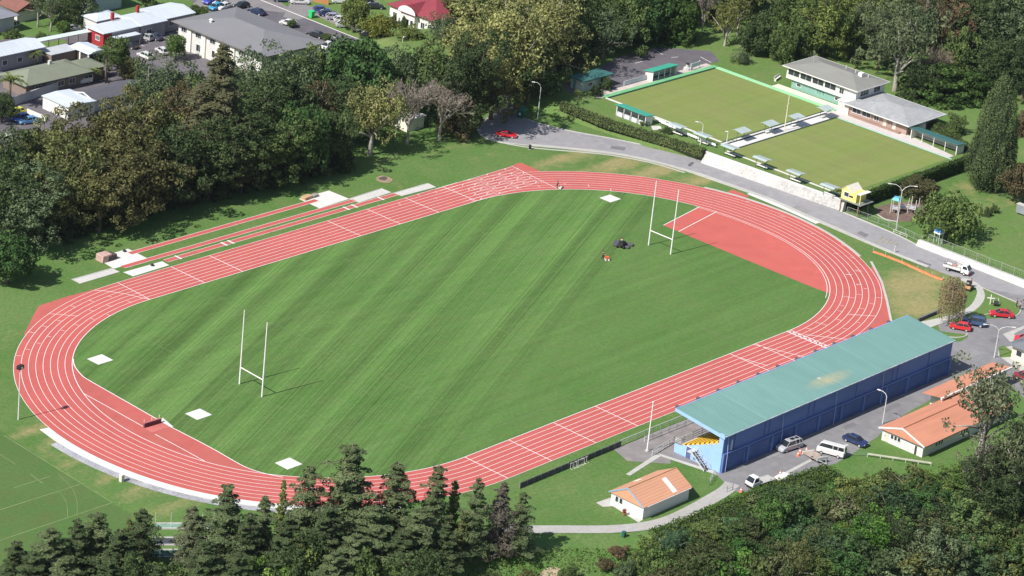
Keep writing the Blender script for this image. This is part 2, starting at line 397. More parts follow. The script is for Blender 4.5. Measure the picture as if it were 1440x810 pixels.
flat('near_chute_mat', PP([(1020,271.5),(1030,266.5),(1053,275.5),(1047,280.5)]), .020, RED_D)
# water-jump lane inside the left bend, and the high-jump fan inside the right bend
wj = smoothc(PP([(103,505),(105,515),(115,528),(126.7,536),(160,555),(223,591),(240,600.5),(272,617),(303,633.5),(343,656),(372,666),(398,671.5)]), 6)
wi = [tp(-1, a, .004) for a in np.arange(46, -37, -3)][::-1]
flat('water_jump_lane', wj+wi, .026, RED_D)
ln2 = MB(); strip(ln2, wj, .16, .050); strip(ln2, PP([(118.3,554),(160,577),(201,600)]), .12, .048); strip(ln2, PP([(218,611),(250,628),(288,649)]), .12, .048)
hj = [P(983.2,291.2),P(933,317),P(1040,361.7),P(1140,403),P(1163,411.7)]
hi = [tp(1, a, .0) for a in np.arange(-56, 21, 3)]
flat('high_jump_fan', hj+hi, .024, M('fan_surface', (.50,.122,.102), .85, .08, .3, .15, dirt=(.45,.118,.105)))
strip(ln2, [hj[0],hj[1]], .16, .048); strip(ln2, PP([(1007.5,298),(954.4,325.8)]), .16, .048)
dl = [tp(1, a, -.055) for a in np.arange(-60, 21, 3)]
strip(ln2, dl, .10, .048)
ln2.build('jump_area_lines', WHITE, track)
flat('landing_corner', PP([(223,590),(229,588),(244,600.5),(238,600.5)]), .053, CONC_W)
# concrete edgings
ke = MB(); kerb(ke, [tp(1, a, 1.035) for a in np.arange(-30, 22, 3)]+[], .45, 0, .10); ke.build('track_edging', CONC, track)
ke = MB(); kerb(ke, PP([(1225,368),(1240,397),(1247,422),(1254,456),(1263,478)]), .45, 0, .10); ke.build('track_edging', CONC, track)
we = [tp(-1, a, 1.0) for a in np.arange(-64, 14, 3)]
def outset(pts, cx, cy, d0, d1):
    o = []
    for i, (x, y) in enumerate(pts):
        t = i/(len(pts)-1); d = d0+(d1-d0)*math.sin(min(1, t*3)*PI/2) if d1 > d0 else d0
        l = math.hypot(x-cx, y-cy); o.append((x+(x-cx)/l*d, y+(y-cy)/l*d))
    return o
wo = outset(we, -L2, 0, 1.6, 1.6)
mb = MB(); n = len(we)
mb.add([(x,y,.06) for x,y in we]+[(x,y,.06) for x,y in wo]+[(x,y,-.05) for x,y in wo], [(i,i+1,n+i+1,n+i) for i in range(n-1)]+[(n+i,n+i+1,2*n+i+1,2*n+i) for i in range(n-1)])
mb.build('concrete_apron', CONC_W).__setitem__('kind', 'structure')
wg = outset(we[:-2], -L2, 0, 3.0, 3.0); wo2 = wo[:-2]; n = len(wg)
mb = MB(); mb.add([(x,y,.045) for x,y in wo2]+[(x,y,.012) for x,y in wg], [(i,i+1,n+i+1,n+i) for i in range(n-1)])
mb.build('gravel_strip', GRAVEL).__setitem__('kind', 'structure')

# runways and pits beyond the far straight
RW = MB(); RL = MB()
def runway(a, b, y, w=1.25):
    RW.box(a, y-w/2, 0, b, y+w/2, .028)
    for s in (-1,1): strip(RL, [(a,y+s*w/2),(b,y+s*w/2)], .09, .036)
runway(-31.5, 16.0, 56.35); runway(-36.8, 22.2, 52.25); runway(-28.5, 31.4, 50.0)
for x in (-25.6, -14.3, -12.6, 17.6, 19.8, 27.0): RL.box(x, 49.1, .036, x+.35, 50.9, .042)
rw = RW.build('jump_runways', RED); rw['kind'] = 'structure'; RL.build('runway_lines', WHITE, rw)
for i, pts in enumerate(([(135,363),(180,349.7),(208,363.7),(160,378)],[(173,383),(228,367.5),(238,373),(187,388.7)],
            [(420,279.7),(462.5,268),(491,279.7),(449,293)])):
    flat('landing_pad', PP(pts), .018, CONC_W)
for i, pts in enumerate(([(101,393),(156.7,377.5),(168,382.5),(112.5,399)],[(491,279.7),(536.7,265.3),(550,270.8),(505,285)],[(553,271.7),(601.7,258),(613,263.3),(565,275.8)])):
    q = PP(pts); c = (sum(a for a,_ in q)/4, sum(b for _,b in q)/4)
    flat('sand_pit', [(c[0]+(x-c[0])*1.0, c[1]+(y-c[1])*1.0) for x,y in q], .020, SAND)
    k = MB(); kerb(k, q, .18, 0, .07, True); k.build('pit_edging', CONC, bpy.data.objects[-1] if False else None).__setitem__('kind','structure')
# white throwing squares inside the track
for cx, cy in ((66.1,24.2),(-66.0,24.2),(None,None),(-67.5,-22.9)):
    if cx is None:
        q = PP([(262,582.5),(279,590),(296,583),(280,575.5)]); cx = sum(a for a,_ in q)/4; cy = sum(b for _,b in q)/4
    mb = MB(); mb.box(cx-1.6, cy-1.45, 0, cx+1.6, cy+1.45, .05); o = mb.build('concrete_square', CONC_W); o['kind'] = 'structure'
# faint pitch markings on the infield
fm = MB()
def fl(a, b, w=.14): strip(fm, [a,b], w, .020)
X0, X1, Y0, Y1 = -54.2, 53.4, -33.5, 33
for y in (Y0,): fl((X0,y),(X1,y))
fl((X0,Y1),(X1,Y1), .08)
for x in (X0,-31.5,-.4,9.5,31,X1): fl((x,Y0),(x,Y1), .11)
for y in (-18,18): fl((X0,y),(X1,y), .07)
fm.build('pitch_lines', FAINT, infield)

# playing field beside the left bend
pf = flat('playing_field', PP([(-60,560),(5,609),(80,658),(160,709),(235,755),(205,800),(150,860),(-80,900)]), .010, G_FIELD)
fm = MB(); fl2 = lambda a, b, w=.16: strip(fm, [P(*a), P(*b)], w, .020)
fl2((5,612),(158,707)); fl2((0,760),(158,707)); fl2((0,717),(113,681)); fl2((20,686),(70,670)); fl2((43,667),(60,680),.2); fl2((0,639),(22,653),.1)
strip(fm, smoothc(PP([(82,690),(92,704),(95,718),(95,728)]),5), .09, .021); strip(fm, smoothc(PP([(82,668),(100,685),(108,705),(108,723)]),5), .09, .021)
strip(fm, smoothc(PP([(158,707),(166,706),(168,709),(160,711)]),5), .10, .021)
fm.build('field_lines', FIELDLINE, pf)

# ------------------------------------------------------------------ roads and paths
near = [(672,182),(676,190),(690,197),(712,201),(745,205),(800,210),(870,218),(920,228),(963,240),(1010,256),(1080,281),(1130,303),(1185,327),(1253,356),(1318,381),(1345,391)]
far = [(1480,424),(1440,405.5),(1400,390),(1355,369.5),(1293,346),(1255.5,328),(1186,299),(1080,259),(1000,229),(990,224),(950,213),(900,203),(860,195),(800,184),(760,174),(742,168),(733,158),(740,140),(700,140),(690,158),(680,170)]
NW, FW = smoothc(PP(near), 4), smoothc(PP(far), 4)
lot = PP([(1381,404.7),(1430,425.6),(1430,438),(1425,445),(1398,448),(1375,449),(1345,452),(1318,454),(1322,466),(1356,470),(1362,474),(1352,480),(1330,482),(1300,500),(1200,560),(1120,595),(1020,640),(985,625),(957,607),(900,618),(872,628),(905,632),(930,640),(1005,665),(1030,690),(1045,693),(1070,683),(1100,676),(1130,664),(1175,652),(1196,640),(1222,622),(1235,614),(1248,598),(1270,584),(1320,556),(1345,540),(1400,520),(1440,560),(1500,600),(1520,430)])
flat('road', NW+lot[:2][:1]+PP([(1400,413),(1430,425.6),(1480,446)])+FW, .010, ASPH)
flat('car_park', lot, .014, ASPH_L)
flat('grass_island', smoothc(PP([(1381,405),(1400,413),(1428,426),(1434,436),(1428,443),(1405,441),(1388,443),(1370,447),(1345,449),(1318,452),(1303,456),(1318,466),(1345,472),(1358,471),(1355,474),(1325,473),(1295,462),(1300,452),(1345,440),(1372,430)]), 3, True), .030, G_VERGE)
flat('footpath', smoothc(PP([(1290,455),(1312,449),(1340,442),(1362,432),(1372,418),(1372,405),(1350,394),(1360,392),(1378,401),(1385,415),(1380,428),(1365,440),(1340,449),(1310,460),(1296,466)]), 3, True), .036, CONC)
ig = MB(); kerb(ig, smoothc(PP([(1322,473),(1345,475),(1358,473),(1360,469)]),4), .2, 0, .13); kerb(ig, smoothc(PP([(1385,443),(1400,441),(1425,445),(1434,440),(1436,432)]),4), .2, 0, .13)
ig.build('kerb', CONC).__setitem__('kind','structure')
kb = MB(); kerb(kb, smoothc(PP(near[:-2]),4), .35, 0, .13); kerb(kb, smoothc(PP([(x,y) for x,y in far[8:16]]),4), .3, 0, .13); kerb(kb, smoothc(PP([(1186,299),(1255.5,328),(1290,345)]),4), .3, 0, .13); kerb(kb, smoothc(PP([(1381,404.7),(1400,413),(1430,425.6)]),4), .2, 0, .13)
kb.build('road_kerb', CONC).__setitem__('kind','structure')
# pale footpath along the track side of the road
fp = PP([(800,207),(870,214.5),(920,224),(963,236),(1010,251.5),(1050,266)])
mb = MB(); strip(mb, smoothc(PP([(745,203.5),(870,216.5),(963,238.5),(1010,254),(1080,279),(1130,301),(1185,325),(1253,354.5),(1305,375)]),5), 1.1, .024); mb.build('roadside_path', CONC).__setitem__('kind','structure')
mb = MB(); strip(mb, smoothc(PP([(690,197.5),(745,207.5),(830,215),(870,220),(920,230),(963,243)]),5), .6, .012); mb.build('gutter', CONC).__setitem__('kind','structure')
mb = MB(); strip(mb, smoothc(PP([(1053,272),(1080,283),(1120,300),(1150,314)]),5), 1.3, .018); mb.build('side_path', CONC_W).__setitem__('kind','structure')
# worn patches and faint speed-table bars on the road
wm = MB()
for i in range(7): strip(wm, PP([(1232+i*7,342+i*.6),(1242+i*5.5,333+i*2.3)]), .5, .020)
wm.build('speed_table_marks', M('worn_paint', (.27,.25,.20), .9, .2, 1), None).__setitem__('kind','structure')
for i_,(pq,dk_) in enumerate((([(1075,640),(1092,634),(1098,638),(1081,645)],0),([(1185,600),(1200,594),(1206,598),(1190,604)],1),([(1240,575),(1262,566),(1268,570),(1246,580)],1),([(1352,500),(1372,492),(1380,497),(1360,506)],0),([(1390,478),(1402,474),(1408,478),(1396,483)],1),([(860,205),(880,207),(878,212),(858,209)],1),([(1120,288),(1140,296),(1134,301),(1114,292)],0),([(1210,325),(1222,330),(1217,334),(1205,328)],1),([(1020,650),(1050,640),(1054,644),(1026,655)],0),([(1290,365),(1310,372),(1306,378),(1286,370)],1))):
    flat('road_patch', PP(pq), .0225, M('older_seal',(.175,.17,.175),.9,.12,.8,.2) if dk_ else M('pale_seal',(.26,.255,.25),.9,.12,.8,.2))
flat('tar_patch', smoothc(PP([(967,232),(973,228),(976,229),(971,234)]),3,True), .018, ASPH_D)
# orange safety netting laid along the verge
nt_ = PP([(1225,352),(1235,353),(1265,366),(1290,376),(1322,391),(1330,396),(1324,399),(1312,394),(1285,383),(1255,371),(1235,361)])
# curved path beside the small hall, short path stub
pth = [(700,748),(740,745),(790,744.5),(850,744.5),(900,741),(940,732),(975,716),(1000,702),(1020,690),(1030,680)]
cp = smoothc([PT(*a)[:2] for a in pth], 5)
def draped(name, pts, w, mat, dz=.05):
    L, R = offs(pts, w); n = len(pts); mb = MB()
    mb.add([(x,y,max(hz(x,y),hz(*pts[i]))+dz) for i,(x,y) in enumerate(L)]+[(x,y,max(hz(x,y),hz(*pts[i]))+dz) for i,(x,y) in enumerate(R)], [(n+i,n+i+1,i+1,i) for i in range(n-1)])
    o = mb.build(name, mat); o['kind'] = 'structure'; return o
draped('gravel_path', cp, 2.5, M('pale_gravel', (.38,.37,.35), .95, .12, 1.5))
flat('path_stub', PP([(880,667),(886,669),(930,641),(922,639)]), .024, CONC)
flat('paving_edge', PP([(924,637),(930,642),(1008,668),(1003,662)]), .022, CONC)
flat('concrete_pad', PP([(838,707),(858,700),(864,706),(905,730),(898,735),(862,712),(848,713)]), .024, CONC)
flat('parking_line_strip', PP([(1098,667),(1103,669),(1150,644),(1146,642)]), .024, CONC)
flat('parking_line_strip', PP([(1180,629),(1184,631),(1194,626),(1190,624)]), .024, CONC)
flat('driveway_apron', PP([(1410,470),(1440,500),(1440,480),(1425,470),(1440,462),(1440,458)]), .022, CONC)
flat('forecourt', PP([(1403,500),(1440,525),(1455,505),(1430,485),(1405,490)]), .022, CONC)
flat('garden_triangle', PP([(1404,488),(1412,486),(1427,497),(1422,502),(1406,503)]), .030, G_VERGE)
flat('ground_scar', smoothc(PP([(528,251),(536,247),(546,249),(552,253),(546,257),(534,256)]),3,True), .016, DIRT)
flat('wheel_ruts', smoothc(PP([(532,251),(540,248),(545,250),(541,254)]),3,True), .020, M('dark_soil', (.10,.08,.07), .95, .2, 2))

# ------------------------------------------------------------------ raised ground: bowling terrace and upper lawn
TZ = 2.0
SK = [(100.4,27.3),(99.4,40),(98.4,52),(97.3,66.5),(96,80),(94,115),(260,115),(260,-20),(152,-14),(146,-6.6),(102.2,-6.6)]
mb = MB(); top = SK
skirt = [(100.2,26.9),(95.6,40),(94.6,52),(93.2,66.5),(90,80),(86,121),(280,121),(280,-34),(158,-22),(146,-7.4),(102.0,-7.4)]
n = len(top)
bm = bmesh.new(); tv = [bm.verts.new((x,y,TZ)) for x,y in top]; sv = [bm.verts.new((x,y,-.05)) for x,y in skirt]
f = bm.faces.new(tv); 
if f.normal.z == 0: f.normal_update()
for i in range(n): bm.faces.new((tv[i],tv[(i+1)%n],sv[(i+1)%n],sv[i]))
bmesh.ops.triangulate(bm, faces=[f]); bmesh.ops.recalc_face_normals(bm, faces=bm.faces)
me = bpy.data.meshes.new('bowling_terrace'); bm.to_mesh(me); bm.free(); me.materials.append(G_VERGE)
# make sure the top faces up
if sum(p.normal.z for p in me.polygons) < 0: me.flip_normals()
o = bpy.data.objects.new('terrace', me); col.objects.link(o); o['kind'] = 'structure'
flat('upper_car_park', PP([(790,120),(835,100),(870,80),(925,66),(1000,72),(1012,86),(990,92),(960,101),(945,104),(860,130),(835,125),(800,132)], TZ), TZ+.012, ASPH_D)
pm = MB()
for a, b in (((893,89),(905,86)),((944,81),(954,80)),((920,70),(932,77)),((985,80),(1000,88)),((898,109),(906,112)),((880,113),(888,116))): strip(pm, PP([a,b],TZ), .15, TZ+.02)
pm.build('bay_lines', WHITE).__setitem__('kind','structure')
flat('bowling_green', [(107.9,29.4),(145.0,29.0),(145.0,60.6),(107.9,60.6)], TZ+.010, G_BOWL)
flat('bowling_green', [(104.6,-4.8),(141.8,-4.8),(141.8,24.3),(104.6,24.6)], TZ+.010, G_BOWL)
GM = M('green_edge_mat', (.16,.42,.20), .8, .08, .8, dirt=(.24,.48,.28)); GM2 = M('pale_teal_edge', (.35,.55,.48), .8, .08, .8)
mb = MB(); mb.box(107.6,60.8,TZ-.1,146.0,62.0,TZ+.28); mb.build('green_bank_mat', GM).__setitem__('kind','structure')
mb = MB(); mb.box(145.1,27.6,TZ-.1,146.2,60.79,TZ+.20); mb.build('green_bank_mat', M('light_green_mat',(.30,.60,.34),.8,.06,.8)).__setitem__('kind','structure')
mb = MB(); mb.box(107.6,60.55,TZ+.012,145.0,60.78,TZ+.02); mb.box(104.6,24.62,TZ+.012,142,24.95,TZ+.02); mb.box(107.6,28.6,TZ+.012,145,28.98,TZ+.02); mb.build('ditch', M('ditch_dark_rubber',(.03,.03,.035),.9,.1,1)).__setitem__('kind','structure')  # flat near-black strips mark the ditches
mb = MB(); mb.box(106.6,25.0,TZ,143.6,27.4,TZ+.08); mb.box(106.6,28.0,TZ,143.6,28.58,TZ+.06); mb.build('green_walkway', CONC_W).__setitem__('kind','structure')
mb = MB(); mb.box(106.6,27.45,TZ+.012,143.6,27.95,TZ+.02); mb.build('ditch', MC['ditch_dark_rubber']).__setitem__('kind','structure')
mb = MB(); mb.box(142.15,-5.5,TZ,142.5,24.3,TZ+.10); mb.build('teal_edging', GM2).__setitem__('kind','structure')
mb = MB(); mb.box(107.2,29,TZ,107.7,61,TZ+.12); mb.box(104.0,-5,TZ,104.4,25,TZ+.1); mb.build('green_edging', CONC_W).__setitem__('kind','structure')
flat('clubhouse_apron', [(146.3,26.0),(149.2,26.0),(149.2,46),(146.3,46)], TZ+.02, M('cream_paving',(.66,.62,.52),.85,.08,1))
flat('club_forecourt', [(142.6,-4.5),(144.6,-4.5),(146.8,8),(146.2,28.0),(142.6,28.0)], TZ+.026, M('pink_grey_paving',(.55,.51,.49),.85,.09,1))
flat('green_surround', [(106,61.6),(146,62.1),(146,64.2),(126,64.2),(106,64.0)], TZ+.014, M('pinkish_paving',(.50,.45,.41),.9,.15,1))
flat('small_seat_pad', PP([(915,177),(928,177),(932,182),(918,183)],TZ), TZ+.02, SAND)
# slanted masonry retaining wall
w = thing('retaining_wall', 'long whitewashed rough stone retaining wall between the road and the lower bowling green', 'wall', (99.8,9.5,0))
A, B = (98.3,27.0), (101.15,-7.6); Ti, Bi = (99.9,27.2), (101.9,-7.6)
mb = MB(); N = 50; rr = random.Random(3)
front = []; 
for i in range(N+1):
    t = i/N
    for k in range(5):
        u = k/4; bx = A[0]+(B[0]-A[0])*t; by = A[1]+(B[1]-A[1])*t; tx = Ti[0]+(Bi[0]-Ti[0])*t-.25
        front.append((bx+(tx-bx)*u+rr.uniform(-.05,.05), by+rr.uniform(-.1,.1) if 0<i<N else by, u*2.18+ (rr.uniform(-.05,.05) if 0<k<4 else 0)))
mb.add(front, [(i*5+k, (i+1)*5+k, (i+1)*5+k+1, i*5+k+1) for i in range(N) for k in range(4)])
mb.build('masonry_face', STONE, w, off=at(w))
mb = MB(); mb.hull([(Ti[0]-.30,Ti[1],1.4),(Bi[0]-.30,Bi[1],1.4),(Bi[0]+.05,Bi[1],1.4),(Ti[0]+.05,Ti[1],1.4),(Ti[0]-.30,Ti[1],2.26),(Bi[0]-.30,Bi[1],2.26),(Bi[0]+.05,Bi[1],2.26),(Ti[0]+.05,Ti[1],2.26)])
mb.build('coping', CONC_W, w, off=at(w))
mb = MB(); mb.hull([(100.8,-7.62,0),(101.9,-7.62,0),(101.9,-7.1,0),(100.8,-7.1,0),(101.2,-7.62,2.2),(101.9,-7.62,2.2),(101.9,-7.1,2.2),(101.2,-7.1,2.2)]); mb.build('end_face', CONC, w, off=at(w))
# upper lawn behind the low concrete wall on the right
UZ = 1.0
bm = bmesh.new(); top = [(99.9,-27.3),(99.6,-52),(99.5,-90),(240,-90),(240,-44),(118,-33),(108,-29)]; skirt = [(99.7,-27.0),(99.3,-52),(99.2,-92),(250,-92),(250,-36),(118,-24),(106,-23)]
tv = [bm.verts.new((x,y,UZ)) for x,y in top]; sv = [bm.verts.new((x,y,-.05)) for x,y in skirt]; f = bm.faces.new(tv)
for i in range(len(top)): bm.faces.new((tv[i],tv[(i+1)%len(top)],sv[(i+1)%len(top)],sv[i]))
bmesh.ops.triangulate(bm, faces=[f]); bmesh.ops.recalc_face_normals(bm, faces=bm.faces)
me = bpy.data.meshes.new('upper_lawn'); bm.to_mesh(me); bm.free(); me.materials.append(G_VERGE)
if sum(p.normal.z for p in me.polygons) < 0: me.flip_normals()
o = bpy.data.objects.new('upper_lawn', me); col.objects.link(o); o['kind'] = 'structure'
w = thing('low_wall', 'low pale concrete retaining wall with sloping face beside the road on the right', 'wall', (99.2,-50,0))
mb = MB(); mb.hull([(98.6,-27.2,0),(98.2,-95,0),(99.8,-95,0),(100.0,-27.2,0),(99.3,-27.2,1.10),(98.95,-95,1.10),(99.75,-95,1.10),(99.95,-27.2,1.10)]); mb.build('wall_body', M('pale_concrete', (.47,.465,.45), .85, .14, .8, .2, dirt=(.38,.37,.35)), w, off=at(w))
# playground surfacing
flat('play_surface', smoothc(PP([(1235,302),(1232,294),(1245,288),(1280,284),(1305,286),(1312,298),(1300,308),(1270,312),(1245,308)]),4,True), .022, BARK)
mb = MB(); kerb(mb, smoothc(PP([(1234,302),(1245,308.5),(1262,312)]),4), .25, 0, .12); mb.build('play_edging', CONC).__setitem__('kind','structure')
# ------------------------------------------------------------------ vegetation
LEAF = leafmat('foliage'); LEAF_T = leafmat('thin_foliage', .3)
BARKM = M('tree_bark', (.16,.13,.10), .95, .25, 2.0, .1); BARKG = M('pale_bark', (.36,.33,.29), .95, .25, 2.0, .1)
TWIG = M('bare_twigs', (.30,.26,.22), .95, .2, 2.0, .1)
def leafmesh(name, C, N, S, T, aspect=.62):
    """one mesh of leaf-sized faces: centres C, normals N, half sizes S, tints T"""
    rs = np.random.RandomState(len(C)); n = len(C)
    N = N/(np.linalg.norm(N, axis=1, keepdims=True)+1e-9)
    R = rs.normal(size=(n,3)); t = np.cross(N, R); t /= (np.linalg.norm(t, axis=1, keepdims=True)+1e-9); b = np.cross(N, t)
    s = S[:,None]; V = np.stack([C-t*s, C+b*s*aspect*.9-t*s*.1, C+t*s, C-b*s*aspect*.9+t*s*.15], 1).reshape(-1,3)
    me = bpy.data.meshes.new(name); me.vertices.add(n*4); me.vertices.foreach_set('co', V.astype(np.float32).ravel())
    me.loops.add(n*4); me.loops.foreach_set('vertex_index', np.arange(n*4, dtype=np.int32))
    me.polygons.add(n); me.polygons.foreach_set('loop_start', np.arange(0, n*4, 4, dtype=np.int32)); me.polygons.foreach_set('loop_total', np.full(n, 4, dtype=np.int32))
    me.update(calc_edges=True)
    a = me.attributes.new('tint', 'FLOAT', 'FACE'); a.data.foreach_set('value', T.astype(np.float32)); return me
def rdir(rs, n):
    v = rs.normal(size=(n,3)); return v/np.linalg.norm(v, axis=1, keepdims=True)
def clumps(rs, centers, radii, out, per, size, flat_=.8, tv=.22, lift=.2):
    Cs, Ns, Ss, Ts = [], [], [], []
    for c, r, o in zip(centers, radii, out):
        k = max(10, int(per*r*r)); d = rdir(rs, k); o = o/(np.linalg.norm(o)+1e-9)
        keep = (d@o > -.45) | (rs.rand(k) < .3); d = d[keep]; k = len(d)
        rad = r*(.62+.46*rs.rand(k)**.6); p = c+d*rad[:,None]*np.array([1,1,flat_])
        ct = 1+tv*rs.normal()*.7
        Cs.append(p); Ns.append(d+rs.normal(size=(k,3))*.62+np.array([0,0,lift])); Ss.append(size*(.6+.7*rs.rand(k))); Ts.append(np.clip(ct*(1+tv*.85*rs.normal(size=k)), .3, 2.1))
    return np.concatenate(Cs), np.concatenate(Ns), np.concatenate(Ss), np.concatenate(Ts)
def lobed(rs, k=5, amp=.16):
    A = [(rdir(rs,1)[0], rs.uniform(1.5,3.5), rs.uniform(0,6)) for _ in range(k)]
    return lambda d: 1+amp*sum(np.sin(d@a*f*2+ph) for a, f, ph in A)/math.sqrt(k)*1.5
def broadleaf(seed, H, R, cz=.60, rz=.40, n=60, per=42, size=.42, amp=.2, rc=(.17,.30), flat_=.8, tv=.2, gap=0, conic=0):
    rs = np.random.RandomState(seed); f = lobed(rs, amp=amp); cen, rad, out = [], [], []
    for i in range(n):
        z = 1-(i+.5)/n*1.75; a = i*2.399963+rs.rand(); d = np.array([math.sqrt(max(0,1-z*z))*math.cos(a), math.sqrt(max(0,1-z*z))*math.sin(a), z])
        if gap and rs.rand() < gap: continue
        k = f(d)*rs.uniform(.70,.98); tp_ = 1-conic*max(0,z)
        cen.append(np.array([d[0]*R*k*tp_, d[1]*R*k*tp_, H*cz+d[2]*H*rz*min(k,1.1)])); rad.append(R*rs.uniform(*rc)); out.append(d)
    for i in range(n//5):
        d = rdir(rs,1)[0]; cen.append(np.array([d[0]*R*.4, d[1]*R*.4, H*cz+d[2]*H*rz*.4])); rad.append(R*.33); out.append(np.array([0,0,1.]))
    C, N, S, T = clumps(rs, cen, rad, out, per*(36/(R*R))*1.0, size, flat_, tv)
    me = leafmesh('crown', C, N, S, T)
    tk = MB(); rr = random.Random(seed); tr = R*.065+.06
    tk.tube([(0,0,-.6),(rr.uniform(-.1,.1),rr.uniform(-.1,.1),H*.15),(rr.uniform(-.25,.25),rr.uniform(-.25,.25),H*.35),(rr.uniform(-.4,.4),rr.uniform(-.4,.4),H*(cz+rz*.4))], [tr*1.35,tr,tr*.8,tr*.25], 8)
    for i in rr.sample(range(len(cen)), min(12, len(cen))):
        c = cen[i]; z0 = H*rr.uniform(.18,.45); tk.tube([(0,0,z0),(c[0]*.45,c[1]*.45,(z0+c[2])/2+.2),(c[0]*.9,c[1]*.9,c[2])], [tr*.5,tr*.3,tr*.1], 5)
    return me, tk
def cedar(seed, H, R, levels=17, per=78, size=.30, droop=.10, low=.10, dens=1.0, narrow=1.0, up=.12):
    rs = np.random.RandomState(seed); Cs, Ns, Ss, Ts = [], [], [], []; tk = MB(); tr = H*.018+.08
    tk.tube([(0,0,-1.0),(0,0,H*.3),(0,0,H*.7),(0,0,H*.985)], [tr*1.3,tr,tr*.55,.03], 8)
    for l in range(levels):
        t = (l+.5*rs.rand())/levels; z = H*(low+(.97-low)*t); L0 = R*((1-t)**.66*.90+.06)*(1+.35*math.sin(l*2.1+seed))*(.85+.3*rs.rand())
        L0 = max(L0, .35); nb = 6 if t < .7 else 5
        for b in range(nb):
            if rs.rand() > dens: continue
            a = b*2*PI/nb+l*1.1+rs.uniform(-.35,.35); L = L0*rs.uniform(.6,1.15)*narrow; k = int(per*(.35+.65*L/R)*(.8+.5*rs.rand()))
            u = .12+.88*rs.rand(k)**.7; w = (.12+.34*np.sin(PI*np.clip(u,0,1)**.9))*L*.72+.10
            lat = rs.uniform(-1,1,k)*w; dz = up*L*u-droop*L*u*u*1.9+rs.normal(size=k)*.09-np.abs(lat)*.12
            x = np.cos(a)*u*L-np.sin(a)*lat; y = np.sin(a)*u*L+np.cos(a)*lat
            Cs.append(np.stack([x,y,z+dz],1)); Ns.append(np.stack([np.cos(a)*.35+rs.normal(size=k)*.4, np.sin(a)*.35+rs.normal(size=k)*.4, np.ones(k)],1))
            Ss.append(size*(.6+.8*rs.rand(k))); Ts.append(np.clip((1+.14*rs.normal())*(1+.15*rs.normal(size=k)+.12*(u-.5)), .5, 1.7))
            if L > 1: tk.tube([(0,0,z),(math.cos(a)*L*.9,math.sin(a)*L*.9,z+(up-droop*1.5)*L*.8)], [tr*.28,.02], 4, False)
    return leafmesh('crown', np.concatenate(Cs), np.concatenate(Ns), np.concatenate(Ss), np.concatenate(Ts), .45), tk
def cypress(seed, H, R, n=260, per=300):
    rs = np.random.RandomState(seed); cen, rad, out = [], [], []
    for i in range(n):
        t = (i+.5)/n; z = t**1.05; r = R*min(1, (z+.05)*5)*(1-z**1.9)**.62*(1+.06*math.sin(z*9+seed)); a = i*2.399963+rs.rand()*.7
        cen.append(np.array([math.cos(a)*r*rs.uniform(.80,.98), math.sin(a)*r*rs.uniform(.80,.98), H*(.05+.93*z)])); rad.append(R*rs.uniform(.11,.17)*(1.1-.40*z)); out.append(np.array([math.cos(a),math.sin(a),.45]))
    C, N, S, T = clumps(rs, cen, rad, out, per*16/(R*R)*1.5, .19, 2.3, .22)
    tk = MB(); tk.tube([(0,0,-.5),(0,0,H*.06),(0,0,H*.2),(0,0,H*.5),(0,0,H*.8),(0,0,H*.95)], [.5,R*.55,R*.80,R*.66,R*.38,.1], 10); MC['ci'] = M('cypress_interior', (.035,.050,.022), .95, .2, 2); return leafmesh('crown', C, N, S, T), tk
def spreading(seed, H, R, layers=4, n=30, per=70, size=.36, gap=0.0):
    rs = np.random.RandomState(seed); cen, rad, out = [], [], []
    for l in range(layers):
        z = H*(.38+.56*l/(layers-1)); rr_ = R*(1-.62*(l/(layers-1))**1.6)
        for i in range(int(n*(rr_/R)**1.2)+3):
            if rs.rand() < gap: continue
            a = i*2.399963+l+rs.rand()*.5; q = rr_*math.sqrt((i+.8)/(n*(rr_/R)**1.2+3))*rs.uniform(.85,1.08)
            cen.append(np.array([math.cos(a)*q, math.sin(a)*q, z+rs.uniform(-.06,.06)*H-.10*q])); rad.append(R*rs.uniform(.14,.24)); out.append(np.array([math.cos(a)*.5,math.sin(a)*.5,1]))
    C, N, S, T = clumps(rs, cen, rad, out, per*(36/(R*R)), size, .42, .18, .5)
    tk = MB(); tr = R*.06; tk.tube([(0,0,-.5),(.1,0,H*.25),(.2,.1,H*.6)], [tr*1.3,tr,tr*.4], 8)
    rr = random.Random(seed)
    for i in rr.sample(range(len(cen)), min(14,len(cen))):
        c = cen[i]; tk.tube([(.1,0,H*.25),(c[0]*.5,c[1]*.5,c[2]*.8),(c[0],c[1],c[2]-.1)], [tr*.5,tr*.3,tr*.1], 5)
    return leafmesh('crown', C, N, S, T), tk
